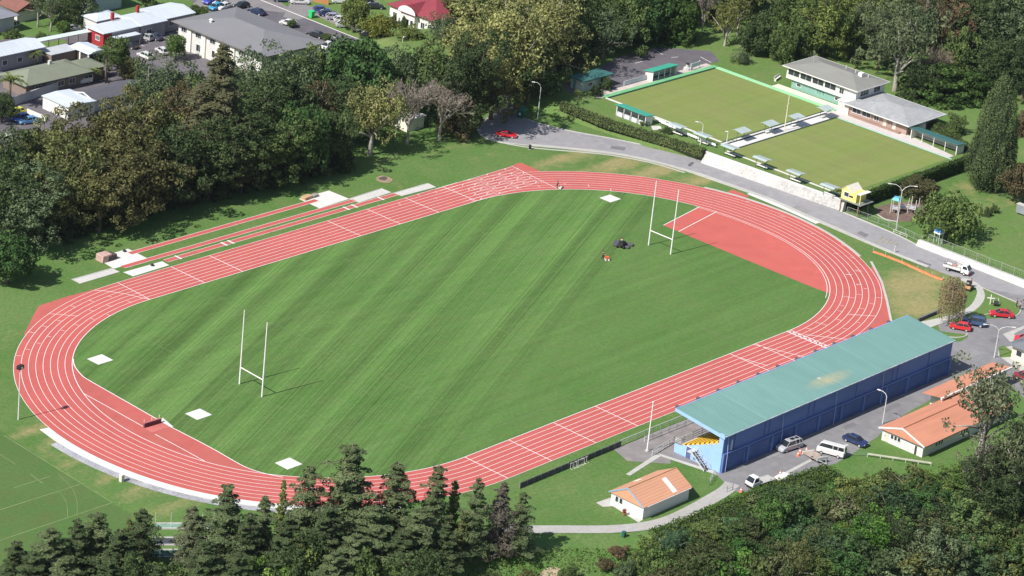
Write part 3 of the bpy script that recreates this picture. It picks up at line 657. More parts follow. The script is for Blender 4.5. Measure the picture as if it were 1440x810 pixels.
def baretree(seed, H, R, depth=6, leafy=0, spread=.55):
    rr = random.Random(seed); tk = MB(); tw = MB(); tips = []
    def grow(p, d, L, r, k):
        q = p+d*L; mid = p+d*L*.5+Vector((rr.uniform(-1,1),rr.uniform(-1,1),rr.uniform(-.5,.5)))*L*.08
        (tk if k < 3 else tw).tube([p, mid, q], [r, r*.85, r*.65], 6 if k < 3 else 3, False)
        if k >= depth: tips.append(q); return
        for _ in range(3 if k > 0 else 4):
            e = (d+Vector((rr.uniform(-1,1), rr.uniform(-1,1), rr.uniform(-.45,.75)))*spread*1.35).normalized()
            grow(q if rr.random() < .7 else mid, e, L*rr.uniform(.62,.88), max(r*.6, .022), k+1)
    grow(Vector((0,0,-.3)), Vector((0,0,1)), H*.26, H*.022, 0)
    zs = [v[2] for v in tw.v]; mx = max(zs); rx = np.percentile([math.hypot(v[0],v[1]) for v in tw.v], 97)
    f = lambda v: (v[0]*R/rx if abs(v[2]) > 0 else v[0], v[1]*R/rx, v[2]*H/mx)
    tk.v = [f(v) for v in tk.v]; tw.v = [f(v) for v in tw.v]; tips = np.array([f(v) for v in tips])
    if leafy:
        rs = np.random.RandomState(seed); sel = tips[rs.randint(len(tips), size=leafy)]+rs.normal(size=(leafy,3))*.35
        return tw, tk, leafmesh('foliage', sel, rdir(rs,leafy), .13+.12*rs.rand(leafy), np.clip(1+.2*rs.normal(size=leafy),.5,1.6))
    return tw, tk, None
def weeping(seed, H, R, strands=170):
    rs = np.random.RandomState(seed); C = []; tk = MB()
    tk.tube([(0,0,-.3),(.1,0,H*.4),(0,.1,H*.93)], [.2,.15,.03], 7)
    for i in range(strands):
        a = rs.rand()*2*PI; q = R*rs.rand()**.5; z0 = H*(.99-.42*(q/R)**2*rs.uniform(.6,1.1)); L = z0*rs.uniform(.35,.85); k = int(L/.16)
        if i % 9 == 0: tk.tube([(0,0,H*rs.uniform(.3,.8)),(math.cos(a)*q*.7,math.sin(a)*q*.7,z0)], [.06,.015], 4, False)
        zz = z0-np.linspace(0,L,k); C.append(np.stack([math.cos(a)*q+rs.normal(size=k)*.07, math.sin(a)*q+rs.normal(size=k)*.07, zz],1))
    C = np.concatenate(C); n = len(C)
    return leafmesh('crown', C, rdir(rs,n)*np.array([1,1,.3]), .10+.10*rs.rand(n), np.clip(1+.25*rs.normal(size=n),.5,1.7)), tk
def palm(seed, H, R=2.6, fronds=20, heads=1):
    rs = np.random.RandomState(seed); C, N, S = [], [], []; tk = MB(); tk.tube([(0,0,-.3),(.08,.05,H*.5),(0,0,H)], [.26,.18,.15], 8)
    for i in range(fronds):
        a = i*2.4+rs.rand()*.4; e = rs.uniform(-.2,1.25); L = R*rs.uniform(.8,1.1)
        for u in np.linspace(.08,1,18):
            x = L*u*math.cos(e*(1-.25*u)); z = L*u*math.sin(e)-.62*L*u*u
            for s in (-1,1):
                w = .34*math.sin(PI*min(1,u*.85+.12)); C.append((math.cos(a)*x-math.sin(a)*s*w*.6, math.sin(a)*x+math.cos(a)*s*w*.6, H+z-.08)); N.append((-math.cos(a)*.4,-math.sin(a)*.4,1)); S.append(.26)
    C = np.array(C); n = len(C); return leafmesh('crown', C, np.array(N)+rs.normal(size=(n,3))*.35, np.array(S), np.clip(1+.2*rs.normal(size=n),.5,1.6), .35), tk

SPECIES = {}
def species(key, crown, trunk, bark=None, mat=None):
    SPECIES[key] = (crown, trunk, bark or BARKM, mat or LEAF)
def spc(key, res, bark=None, mat=None):
    me, tk = res; me.materials.append(mat or LEAF)
    t = bpy.data.meshes.new('trunk'); t.from_pydata(tk.v, [], tk.f); t.materials.append(bark or BARKM); t.polygons.foreach_set('use_smooth', [True]*len(t.polygons))
    SPECIES[key] = (me, t)
for i in range(5): spc('broad%d' % i, broadleaf(11+i, 12, 6, cz=.51, rz=.50, n=100, per=62, size=.32, amp=.26, rc=(.12,.24), tv=.22))
for i in range(3): spc('oak%d' % i, broadleaf(31+i, 13, 7, cz=.51, rz=.49, n=145, per=66, size=.28, amp=.3, rc=(.09,.19), flat_=.7, tv=.28))
for i in range(2): spc('plane%d' % i, broadleaf(41+i, 26, 9, cz=.52, rz=.48, n=230, per=52, size=.33, amp=.34, rc=(.08,.16), flat_=.85, tv=.24), BARKG)
for i in range(2): spc('tall%d' % i, broadleaf(45+i, 22, 6.2, cz=.52, rz=.48, n=190, per=60, size=.30, amp=.30, rc=(.11,.20), flat_=.85, tv=.24))
for i in range(2): spc('loose%d' % i, broadleaf(51+i, 12, 6, cz=.60, rz=.40, n=110, per=46, size=.25, amp=.3, rc=(.09,.19), tv=.25, gap=.12), BARKG, LEAF_T)
for i in range(2): spc('gum%d' % i, broadleaf(61+i, 14, 6, cz=.66, rz=.32, n=80, per=40, size=.26, amp=.35, rc=(.09,.17), flat_=.7, tv=.25, gap=.22), BARKG, LEAF_T)
for i in range(2): spc('dense%d' % i, broadleaf(71+i, 10, 5, cz=.54, rz=.46, n=95, per=60, size=.27, amp=.12, rc=(.14,.22), tv=.16))
for i in range(3): spc('shrub%d' % i, broadleaf(81+i, 4, 3, cz=.45, rz=.50, n=46, per=52, size=.20, amp=.3, rc=(.15,.30), tv=.24))
for i in range(4): spc('cedar%d' % i, cedar(91+i, 16, 4.6, levels=15+i, per=190, size=.20, droop=.06+.03*i, up=.08+.05*i))
for i in range(2): spc('cedarthin%d' % i, cedar(101+i, 16, 3.4, levels=21, per=110, size=.20, dens=.8, droop=.16))
spc('redwood', cedar(111, 26, 5.0, levels=34, per=125, size=.24, droop=.25, up=.02, low=.16))
spc('slim', cedar(113, 12, 2.0, levels=18, per=70, size=.22, droop=.0, up=.5, low=.06))
_c = cypress(121, 22, 6.5); spc('cypress', _c, MC['ci'])
for i in range(2): spc('spreading%d' % i, spreading(131+i, 9, 7))
spc('roundtree', broadleaf(141, 8, 7, cz=.52, rz=.44, n=110, per=42, size=.34, amp=.16, rc=(.10,.18), tv=.28))
spc('birch', weeping(151, 9, 2.8), BARKG, LEAF_T)
for i in range(2): spc('palm%d' % i, palm(161+i, 6))
spc('cabbage', palm(171, 3.2, 1.5, 34))
for i in range(2):
    tw, tk, lf = baretree(181+i, 10, 5.5, 6, 900)
    t = bpy.data.meshes.new('trunk'); t.from_pydata(tk.v, [], tk.f); t.materials.append(BARKG)
    c = bpy.data.meshes.new('twigs'); c.from_pydata(tw.v, [], tw.f); c.materials.append(TWIG); lf.materials.append(LEAF_T)
    SPECIES['bare%d' % i] = (lf, t, c)
CANON = dict(plane=(26,9), tall=(22,6.2), broad=(12,6), oak=(13,7), loose=(12,6), gum=(14,6), dense=(10,5), shrub=(4,3), cedar=(16,4.6), cedarthin=(16,3.4), redwood=(26,5), slim=(12,2), cypress=(22,6.5), spreading=(9,7), roundtree=(8,7), birch=(9,2.8), palm=(8,2.6), cabbage=(4.2,1.5), bare=(10,5.5))
TR = random.Random(5)
def plant_at(key, X, Y, Z, H, R, color, label, group=None, name='tree', cat='tree', rz=None, yshift=0):
    k = key.rstrip('0123456789')
    if k in ('broad','oak') and H/R > 2.5 and H > 14: k = 'tall'; key = 'tall%d' % (int(X*7) % 2)
    ch, cr = CANON[k]; sz = H/ch; sr = R/cr
    t = thing(name, label, cat, (X,Y,Z), TR.uniform(0,6.28) if rz is None else rz, group)
    parts = SPECIES[key]; j = lambda: TR.uniform(.93,1.07)
    for nm, me in zip(('crown','trunk','twigs'), parts):
        o = bpy.data.objects.new(nm if not (k == 'bare' and nm == 'crown') else 'foliage', me); col.objects.link(o); o.parent = t
        o.scale = (sr, sr, sz); o.color = (color[0], color[1], color[2], 1)
    return t
def plant(key, bx, by, ty, wpx, color, label, group=None, name='tree', cat='tree', zb=0.0, terr=False):
    """base seen at bx,by; top at ty; crown wpx wide (survey units)"""
    if terr: X, Y, Z = PT(bx, by)
    else: (X, Y), Z = P(bx, by, zb), zb
    D = math.dist((X,Y,Z), tuple(CAM)); H = height(bx, by, ty, Z) if not terr else max(1.0, (by-ty)*D/F/.92)
    R = wpx*.5*D/F
    return plant_at(key, X, Y, Z, H*.97, R*.97, color, label, group, name, cat)
def hedge(name, label, pts, w, h, color, z=0.0, dens=26, cat='hedge', jag=.10):
    rs = np.random.RandomState(int(pts[0][0]*10) % 1000); root = thing(name, label, cat, (pts[0][0], pts[0][1], z)); C, N = [], []
    core = MB()
    for (a, b) in zip(pts[:-1], pts[1:]):
        L = math.dist(a,b); ux, uy = (b[0]-a[0])/L, (b[1]-a[1])/L; nx, ny = -uy, ux
        k = int(L*(w+2*h)*dens); s = rs.rand(k)*(w+2*h); u = rs.rand(k)*L
        bump = .12*np.sin(u*1.7)+.10*np.sin(u*.63+1)
        off = np.where(s < h, -w/2, np.where(s < h+w, s-h-w/2, w/2)); zz = np.where(s < h, s, np.where(s < h+w, h+bump, 2*h+w-s))
        n3 = np.stack([np.where(s<h,-nx,np.where(s<h+w,0,nx)), np.where(s<h,-ny,np.where(s<h+w,0,ny)), np.where((s>=h)&(s<h+w),1,0.15)],1)
        p = np.stack([a[0]+ux*u+nx*off, a[1]+uy*u+ny*off, z+zz],1)+rs.normal(size=(k,3))*jag
        C.append(p); N.append(n3+rs.normal(size=(k,3))*.5)
        c = [(a[0]+nx*(w/2-.12),a[1]+ny*(w/2-.12)),(b[0]+nx*(w/2-.12),b[1]+ny*(w/2-.12)),(b[0]-nx*(w/2-.12),b[1]-ny*(w/2-.12)),(a[0]-nx*(w/2-.12),a[1]-ny*(w/2-.12))]
        core.prism(c, z-.2, z+h-.12)
    C = np.concatenate(C)-np.array(at(root)); n = len(C); big = .16*np.sin(C[:,0]*.8)*np.sin(C[:,1]*.9+1)
    me = leafmesh('leaves', C, np.concatenate(N), .13+.13*rs.rand(n), np.clip(1+big+.2*rs.normal(size=n),.5,1.7)); me.materials.append(LEAF)
    o = bpy.data.objects.new('leaves', me); col.objects.link(o); o.parent = root; o.color = (*color,1)
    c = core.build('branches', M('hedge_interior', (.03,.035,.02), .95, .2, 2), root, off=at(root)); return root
# ------------------------------------------------------------------ buildings
GLASS = M('window_glass', (.035,.045,.055), .15, .15, .5, .6); FRAME = M('white_frame', (.72,.71,.69), .6, .05, 1)
def winbox(root, face, u0, u1, z0, z1, pl, frame=FRAME, mull=0, glass=None, name='window', pane='pane'):
    """window on an axis-aligned wall. face: 'w','e' plane x=pl ; 's','n' plane y=pl ; u along the wall"""
    sg = {'w':-1,'e':1,'s':-1,'n':1}[face]; fr = MB(); pn = MB(); t = .09
    def bx(mb, a0, a1, b0, b1, d0, d1):
        if face in 'we': mb.box(pl+sg*d0, a0, b0, pl+sg*d1, a1, b1)
        else: mb.box(a0, pl+sg*d0, b0, a1, pl+sg*d1, b1)
    bx(fr,u0-t,u1+t,z1,z1+t,-.02,.08); bx(fr,u0-t,u1+t,z0-t,z0,-.02,.11); bx(fr,u0-t,u0,z0,z1,-.02,.08); bx(fr,u1,u1+t,z0,z1,-.02,.08)
    for i in range(mull):
        u = u0+(u1-u0)*(i+1)/(mull+1); bx(fr,u-.03,u+.03,z0,z1,-.02,.06)
    bx(pn,u0,u1,z0,z1,-.03,.03); o = at(root)
    f = fr.build(name, frame, root, off=o); pn.build(pane, glass or GLASS, f, off=o); return f
def doorbox(root, face, u0, u1, z0, z1, pl, mat, handle=True, name='door'):
    sg = {'w':-1,'e':1,'s':-1,'n':1}[face]; mb = MB(); h = MB()
    if face in 'we': mb.box(pl-sg*.03,u0,z0,pl+sg*.06,u1,z1); h.box(pl+sg*.06,u1-.18,z0+.95,pl+sg*.12,u1-.08,z0+1.08)
    else: mb.box(u0,pl-sg*.03,z0,u1,pl+sg*.06,z1); h.box(u1-.18,pl+sg*.06,z0+.95,u1-.08,pl+sg*.12,z0+1.08)
    d = mb.build(name, mat, root, off=at(root)); h.build('handle', GLASS, d, off=at(root)); return d
def hip(x0, y0, x1, y1, ze, rise, over=.6, along='y', hip0=True, hip1=True, th=.16):
    """hip or gable roof solid over a rectangle, ridge along x or y"""
    mb = MB(); X0,Y0,X1,Y1 = x0-over,y0-over,x1+over,y1+over
    if along == 'y':
        w = (X1-X0)/2; a = w if hip0 else 0; b = w if hip1 else 0; xm = (X0+X1)/2; R = [(xm,Y0+a,ze+rise),(xm,Y1-b,ze+rise)]
    else:
        w = (Y1-Y0)/2; a = w if hip0 else 0; b = w if hip1 else 0; ym = (Y0+Y1)/2; R = [(X0+a,ym,ze+rise),(X1-b,ym,ze+rise)]
    E_ = [(X0,Y0,ze),(X1,Y0,ze),(X1,Y1,ze),(X0,Y1,ze)]; B = [(x,y,z-th) for x,y,z in E_]
    v = E_+B+R; 
    if along == 'y': fs = [(0,1,8),(1,2,9,8),(2,3,9),(3,0,8,9)]
    else: fs = [(0,1,9,8),(1,2,9),(2,3,8,9),(3,0,8)]
    mb.add(v, fs+[(4,7,6,5),(0,4,5,1),(1,5,6,2),(2,6,7,3),(3,7,4,0)]); return mb
def walls(mb, x0, y0, x1, y1, z0, z1): return mb.box(x0,y0,z0,x1,y1,z1)
def gutter(x0,y0,x1,y1,z,over=.6,h=.16,t=.10):
    mb = MB(); X0,Y0,X1,Y1 = x0-over,y0-over,x1+over,y1+over
    mb.box(X0-t,Y0-t,z-h,X1+t,Y0-.003,z+.02); mb.box(X0-t,Y1+.003,z-h,X1+t,Y1+t,z+.02); mb.box(X0-t,Y0-.002,z-h,X0-.003,Y1+.002,z+.02); mb.box(X1+.003,Y0-.002,z-h,X1+t,Y1+.002,z+.02); return mb
def gable_wall(mb, x0, y0, x1, y1, z0, ze, rise, along='x'):
    walls(mb, x0,y0,x1,y1,z0,ze)
    if along == 'x':
        ym = (y0+y1)/2
        mb.add([(x0,y0,ze),(x0,y1,ze),(x0,ym,ze+rise),(x1,y0,ze),(x1,y1,ze),(x1,ym,ze+rise)], [(0,2,1),(3,4,5),(0,3,5,2),(1,2,5,4)])
    return mb

# ---- grandstand
X0, X1, YF, YB = -13.4, 51.8, -57.4, -67.0
gs = thing('grandstand', 'long grandstand with pale green roof, royal blue rear wall and yellow seats by the straight', 'grandstand', (X0, YB, 0)); go = at(gs)
BLUE = M('royal_blue_cladding', (.105,.180,.42), .6, .12, .5, .3, stretch=(.25,.25,1)); LBLUE = M('light_blue_render', (.30,.47,.80), .75, .06, .5, .2)
BLUE2 = M('dark_blue_panel', (.075,.130,.32), .6, .18, .5, .3)
sx_, sy_ = 20.5, -64.0
q = P(1166, 533, 7.0)
ROOF = corrugated('green_roof_sheeting', (.165,.305,.275), 0, .7, .5, .065, stain=[(q[0],q[1],7,1.8,(.50,.42,.22),.75),(q[0]-1.3,q[1]+1.2,.5,.4,(.75,.70,.55),.9)])
zb, zf, yf = 6.62, 7.62, -56.9
mb = MB(); xl, xr, yb = X0-.15, X1+.25, YB-.25
mb.hull([(xl,yb,zb-.22),(xr,yb,zb-.22),(xr,yf,zf-.22),(xl,yf,zf-.22),(xl,yb,zb),(xr,yb,zb),(xr,yf,zf),(xl,yf,zf)])
rf = mb.build('roof', ROOF, gs, off=go)
for x in np.arange(-2.5, 51, 10.9):
    sm = MB(); sm.hull([(x,yb+.1,zb+.0),(x+.10,yb+.1,zb+.0),(x+.10,yf-.1,zf-.0),(x,yf-.1,zf-.0),(x,yb+.1,zb+.035),(x+.10,yb+.1,zb+.035),(x+.10,yf-.1,zf+.035),(x,yf-.1,zf+.035)]); sm.build('ridge_joint', M('pale_green_joint', (.18,.325,.29), .6, .08, 1), rf, off=go)

mb = MB(); mb.hull([(xl-.14,yb-.1,zb-.50),(xl-.004,yb-.1,zb-.50),(xl-.004,yf+.1,zf-.42),(xl-.14,yf+.1,zf-.42),(xl-.14,yb-.1,zb+.06),(xl-.004,yb-.1,zb+.06),(xl-.004,yf+.1,zf+.06),(xl-.14,yf+.1,zf+.06)]); mb.build('fascia', LBLUE, gs, off=go)
mb = MB(); mb.box(xl+.02,yb-.14,zb-.18,xr,yb-.004,zb-.03); mb.build('gutter', M('weathered_gutter', (.42,.52,.55), .6, .25, 1.2, .3, dirt=(.75,.78,.8)), gs, off=go)
mb = MB(); mb.box(xl,yf+.004,zf-.5,xr,yf+.12,zf+.05); mb.build('front_fascia', LBLUE, gs, off=go)
for x in np.arange(X0+.5, X1, 5.4):
    mb = MB(); mb.box(x,yf+.13,zf-.35,x+.5,yf+.75,zf+.10); mb.build('floodlight', M('dark_metal', (.10,.10,.11), .5, .1, 1), gs, off=go)
mb = MB(); mb.box(X0+.3,YB,0,X1,YB+.3,zb-.26); mb.build('rear_wall', BLUE, gs, off=go)
mb = MB(); mb.box(X1-.3,YB+.31,0,X1,-58.6,6.3); mb.build('end_wall', BLUE, gs, off=go)
# lower bays: pilasters, mid rail, recessed-looking doors, downpipes
nb = 10; bw = (X1-X0)/nb
for i in range(nb+1):
    x = X0+.35+i*(bw-.06); mb = MB(); mb.box(x-.22,YB-.35,0,x+.22,YB-.003,3.05); mb.build('pilaster', BLUE, gs, off=go)
mb = MB(); mb.box(X0+.2,YB-.30,3.06,X1,YB-.003,3.34); mb.build('mid_rail', BLUE, gs, off=go)
for i in range(nb):
    x = X0+.35+i*(bw-.06); mb = MB(); mb.box(x+.45,YB-.10,.05,x+bw-.55,YB-.003,2.75)
    for k in range(1,9): mb.box(x+.47,YB-.125,.05+k*.30,x+bw-.57,YB-.101,.09+k*.30)
    d = mb.build('roller_door', BLUE2, gs, off=go)
    if i % 3 == 0: mb = MB(); mb.box(x+bw-.95,YB-.16,.06,x+bw-.15-.42,YB-.13,2.1); mb.build('access_door', M('grey_blue_door',(.10,.17,.40),.6,.1,1), d, off=go)
for x in (X0+2.9, X0+11, X0+12.2, X0+23, X0+24.5, X0+36.5, X0+47, X0+48.5, X0+58):
    mb = MB(); mb.box(x,YB-.08,3.36,x+.09,YB-.003,zb-.28); mb.build('cladding_joint', BLUE2, gs, off=go)
for x in (X0+.9, X0+15.6, X0+30.4, X0+44):
    mb = MB(); mb.tube([(x,YB-.45,.1),(x,YB-.45,3.4)], .06, 6); mb.tube([(x,YB-.42,3.4),(x,YB-.2,zb-.3)], .06, 6); mb.build('downpipe', M('pale_blue_pipe', (.30,.40,.62), .5, .1, 1), gs, off=go)
mb = MB(); mb.box(X0+2.0,YB-.22,3.6,X0+2.28,YB-.02,5.4); mb.build('wall_light', M('pale_metal', (.6,.62,.62), .4, .1, 1), gs, off=go)
mb = MB(); mb.tube([(X0+17.4,YB-.5,2.3),(X0+19.8,YB-.5,.1)], .06, 6); mb.build('brace', BLUE, gs, off=go)
# raked end wall on the left
mb = MB(); ew = [(YF,0),(YB+.9,0),(YB+.9,4.7),(YF-1.1,1.5),(YF,1.5)]
for xa, xb in ((X0,X0+.25),): mb.add([(xa,y,z) for y,z in ew]+[(xb,y,z) for y,z in ew], [(0,1,2,3,4),(9,8,7,6,5)]+[(i,(i+1)%5,5+(i+1)%5,5+i) for i in range(5)])
mb.build('end_wall', LBLUE, gs, off=go)
mb = MB(); mb.box(X0-.02,YB-.02,0,X0+.27,YB+.88,6.75); mb.build('corner_column', LBLUE, gs, off=go)
doorbox(gs, 'w', -60.9, -59.9, .05, 2.0, X0, M('blue_grey_door', (.09,.13,.26), .6, .1, 1))
mb = MB(); mb.box(X0-.06,-60.99,0,X0-.003,-60.91,2.1); mb.box(X0-.06,-59.89,0,X0-.003,-59.81,2.1); mb.box(X0-.06,-60.99,2.02,X0-.003,-59.81,2.12); mb.build('door_frame', FRAME, gs, off=go)
# terraces and seats
NR = 9; mb = MB(); seat = MB(); STEP = M('terrace_concrete', (.42,.41,.40), .9, .12, 1)
for r in range(NR):
    y0 = YF-.9-r*.92; z = 1.25+r*.44; mb.box(X0+.26,y0-.92,.05,X1-.31,y0,z)
mb.box(X0+.26,YF-.89,.05,X1-.31,YF-.02,1.0); mb.build('terrace', STEP, gs, off=go)
YEL = M('yellow_seat_plastic', (.85,.52,.05), .5, .08, 2, .4)
for r in range(NR):
    y0 = YF-.9-r*.92; z = 1.25+r*.44; s = MB()
    for b in range(6):
        xa = X0+.5+b*10.8; s.box(xa,y0-.80,z+.12,min(xa+9.9,X1-.5),y0-.28,z+.40); s.box(xa,y0-.80,z+.41,min(xa+9.9,X1-.5),y0-.72,z+.68)
    s.build('seat_row', YEL, gs, off=go)
for x in (X0+10.9,X0+21.7,X0+32.5,X0+43.3,X0+54.1,X1-.3):
    c = MB(); c.tube([(x+.1,YB+3.2,2.5),(x+.1,YB+3.2,6.75)], .12, 8); c.build('column', LBLUE, gs, off=go)
rl = MB(); RAIL = M('grey_rail', (.55,.56,.55), .5, .1, 1)
for z in (1.35,1.75,2.2): rl.tube([(X0+.1,YF+.05,z),(X1-.3,YF+.05,z)], .05, 6)
for x in np.arange(X0+.1, X1, 2.4): rl.tube([(x,YF+.05,.9),(x,YF+.05,2.2)], .05, 6)
for k in range(3): rl.tube([(X0+.12,YF+.05,1.9+k*.3),(X0+.12,YF-1.2,1.9+k*.3)], .04, 6)
rl.build('guard_rail', RAIL, gs, off=go)
# external steps at the left end
st = thing('access_stair', 'steep open metal stair with dark treads against the light blue end of the grandstand', 'stair', (X0-1.2,-63.5,0)); so_ = at(st)
for s in (-1.75,-.55):
    mb = MB(); mb.hull([(X0+s-.05,-62.2,2.15),(X0+s+.05,-62.2,2.15),(X0+s+.05,-65.2,.0),(X0+s-.05,-65.2,.0),(X0+s-.05,-62.2,2.4),(X0+s+.05,-62.2,2.4),(X0+s+.05,-65.2,.25),(X0+s-.05,-65.2,.25)]); mb.build('stringer', RAIL, st, off=so_)
for k in range(8):
    y = -62.3-k*.37; z = 2.12-k*.265; mb = MB(); mb.box(X0-1.69,y-.26,z,X0-.61,y,z+.06); mb.build('tread', M('dark_tread', (.06,.06,.07), .7, .1, 1), st, off=so_)
mb = MB()
for s in (-1.8,-.5):
    mb.tube([(X0+s,-62.2,3.1),(X0+s,-65.2,1.0)], .04, 6)
    for k in range(4): y = -62.2-k*1.0; z = 2.2-k*.7; mb.tube([(X0+s,y,max(z-.1,0)),(X0+s,y,z+.9)], .035, 6)
mb.build('handrail', RAIL, st, off=so_)
mb = MB(); mb.box(X0-1.8,-62.2,2.1,X0-.02,-61.3,2.2); mb.build('landing', RAIL, st, off=so_)
# crowd rails, flagpole, front concourse
for k, (a, b, lab) in enumerate((((872,627),(963,590),'front'),((906,622),(985,590),'middle'),((917,641),(948,622),'rear'))):
    A, B = P(*a), P(*b); r = thing('crowd_rail', ['long grey pipe rail on the track edge of the sealed area left of the grandstand','second grey pipe rail on the sealed area, between the track rail and the grandstand','short grey pipe rail nearest the light blue end wall of the grandstand'][k], 'railing', (A[0],A[1],0)); o_ = at(r)
    L = math.dist(A,B); n = int(L/2.2)+1
    mb = MB()
    for z in (.55,1.05): mb.tube([(*A,z),(*B,z)], .05, 6)
    mb.build('rail', RAIL, r, off=o_)
    for i in range(n+1):
        x, y = A[0]+(B[0]-A[0])*i/n, A[1]+(B[1]-A[1])*i/n; mb = MB(); mb.tube([(x,y,0),(x,y,1.1)], .055, 6); mb.build('post', RAIL, r, off=o_)
flat('sealed_concourse', [(X0-7.5,-50.9),(X0+66,-50.9),(X0+66,-57.3),(X0-.5,-57.3),(X0-4,-60),(X0-9,-55)], .016, M('brownish_seal', (.24,.22,.215), .95, .15, .4, dirt=(.30,.27,.25)))
fp_ = thing('flagpole', 'tall thin white flagpole standing on the grass left of the grandstand', 'pole', (-16.9,-54.6,0))
mb = MB(); mb.tube([(0,0,0),(0,0,8.8)], [.11,.07], 8); mb.build('pole', WHITE, fp_); mb = MB(); mb.lathe([(.12,8.78),(.14,8.9),(.02,9.0)],8); mb.build('finial', WHITE, fp_); mb = MB(); mb.lathe([(.35,0),(.35,.18)],12); mb.build('footing', CONC, fp_)

# ---- orange roofed hall in front
OR = corrugated('faded_orange_roof', (.60,.31,.19), 1, .45, .6, .07); CREAM = M('white_weatherboard', (.68,.67,.63), .75, .05, 2, .2, stretch=(.1,.1,3))
h = thing('hall', 'small white gabled hall with faded orange roof standing on the grass below the path', 'building', (-31,-67,0)); o_ = at(h)
x0,y0,x1,y1 = -36.5,-70.0,-25.2,-63.4; ze, rs_ = 2.15, 2.0
mb = MB(); gable_wall(mb,x0,y0,x1,y1,0,ze,rs_-.05,'x'); mb.build('wall', CREAM, h, off=o_)
rf = hip(x0,y0,x1,y1,ze+.14,rs_,.32,'x',False,False,.12).build('roof', OR, h, off=o_)
ym = (y0+y1)/2; rz_ = lambda y: ze+.14+rs_*(1-abs(y-ym)/((y1-y0)/2+.32))
for (xa,ya,xb,yb_,mm) in ((-29.3,-70.0,-28.3,-67.4,'pale_patch'),(-31.6,-63.6,-30.4,-64.6,'pale_patch')):
    p = MB(); p.hull([(xa,ya,rz_(ya)),(xb,ya,rz_(ya)),(xb,yb_,rz_(yb_)),(xa,yb_,rz_(yb_)),(xa,ya,rz_(ya)+.03),(xb,ya,rz_(ya)+.03),(xb,yb_,rz_(yb_)+.03),(xa,yb_,rz_(yb_)+.03)]); p.build('skylight', M('pale_roof_sheet', (.78,.74,.70), .5, .05, 1), rf, off=o_)
mb = MB(); mb.tube([(x0-.3,ym,ze+.16+rs_),(x1+.3,ym,ze+.16+rs_)], .09, 6); mb.build('ridge_cap', M('brown_ridge',(.50,.26,.15),.7,.1,1), rf, off=o_)
mb = MB()
for s in (y0-.32,y1+.32):
    mb.hull([(x0-.40,s,ze-.06),(x0-.33,s,ze-.06),(x0-.33,ym,ze+rs_-.06),(x0-.40,ym,ze+rs_-.06),(x0-.40,s,ze+.18),(x0-.33,s,ze+.18),(x0-.33,ym,ze+rs_+.2),(x0-.40,ym,ze+rs_+.2)])
mb.build('barge_board', M('blue_grey_trim', (.25,.38,.50), .6, .08, 1), h, off=o_)
winbox(h,'w',-64.9,-64.35,.95,1.85,x0); winbox(h,'w',-65.75,-65.2,.95,1.85,x0)
mb = MB(); mb.box(x0+.5,y0-.42,ze+.02,x1,y0-.33,ze+.13); mb.build('gutter', FRAME, h, off=o_)
pt = thing('plant_pot', 'reddish bush in a pot against the white end wall of the small hall', 'plant pot', (-37.6,-67.2,0)); mb = MB(); mb.lathe([(.22,0),(.32,.4),(.28,.42)],12); mb.build('pot', M('terracotta',(.35,.15,.08),.8,.1,2), pt)
rs0 = np.random.RandomState(3); dd = rdir(rs0,260); me = leafmesh('foliage', dd*.42*rs0.rand(260)[:,None]**.4+np.array([0,0,.75]), dd, .06+.06*rs0.rand(260), 1+.2*rs0.normal(size=260)); me.materials.append(LEAF); o = bpy.data.objects.new('foliage', me); col.objects.link(o); o.parent = pt; o.color = (.28,.08,.06,1)

# ---- white building with orange tile roof, right
OT = corrugated('orange_tile_roof', (.56,.245,.155), 1, .33, .7, .10)
b = thing('building', 'long white building with bright orange gabled roof between the driveway and the bush', 'building', (30,-80,0)); o_ = at(b)
x0,y0,x1,y1 = 19.2,-84.2,45.0,-75.9; ze, rs_ = 2.2, 1.6
mb = MB(); gable_wall(mb,x0,y0,x1,y1,0,ze,rs_-.05,'x'); mb.build('wall', CREAM, b, off=o_)
rf = hip(x0,y0,x1,y1,ze+.14,rs_,.55,'x',False,False,.14).build('roof', OT, b, off=o_)
ym = (y0+y1)/2; mb = MB(); mb.tube([(x0-.5,ym,ze+.16+rs_),(x1+.5,ym,ze+.16+rs_)], .10, 6); mb.build('ridge_cap', M('dark_orange_ridge',(.42,.17,.10),.7,.1,1), rf, off=o_)
mb = MB()
for s in (y0-.55,y1+.55): mb.hull([(x0-.64,s,ze-.10),(x0-.56,s,ze-.10),(x0-.56,ym,ze+rs_-.10),(x0-.64,ym,ze+rs_-.10),(x0-.64,s,ze+.2),(x0-.56,s,ze+.2),(x0-.56,ym,ze+rs_+.2),(x0-.64,ym,ze+rs_+.2)])
mb.build('barge_board', FRAME, b, off=o_)
for u in (-79.6,-78.9,-78.2): winbox(b,'w',u,u+.5,1.0,1.7,x0)
doorbox(b,'w',-77.2,-76.4,.05,1.95,x0,M('cream_door',(.62,.58,.50),.6,.1,1)); doorbox(b,'w',-83.0,-82.6,.05,1.6,x0,M('dark_grille',(.05,.05,.05),.6,.1,1),False)
for u in (22.8,23.6,24.4,30.2,31.0,31.8): winbox(b,'s',u,u+.55,1.0,1.75,y0)
mb = MB(); mb.box(x0,y0-.66,ze,x1,y0-.56,ze+.12); mb.build('gutter', M('dark_gutter',(.16,.10,.08),.6,.1,1), b, off=o_)
b = thing('building', 'second orange roofed block with white ridge flashing behind the tall gum tree', 'building', (44,-76,0)); o_ = at(b)
mb = MB(); walls(mb,38.2,-75.6,57,-72.6,0,2.55); mb.build('wall', CREAM, b, off=o_)
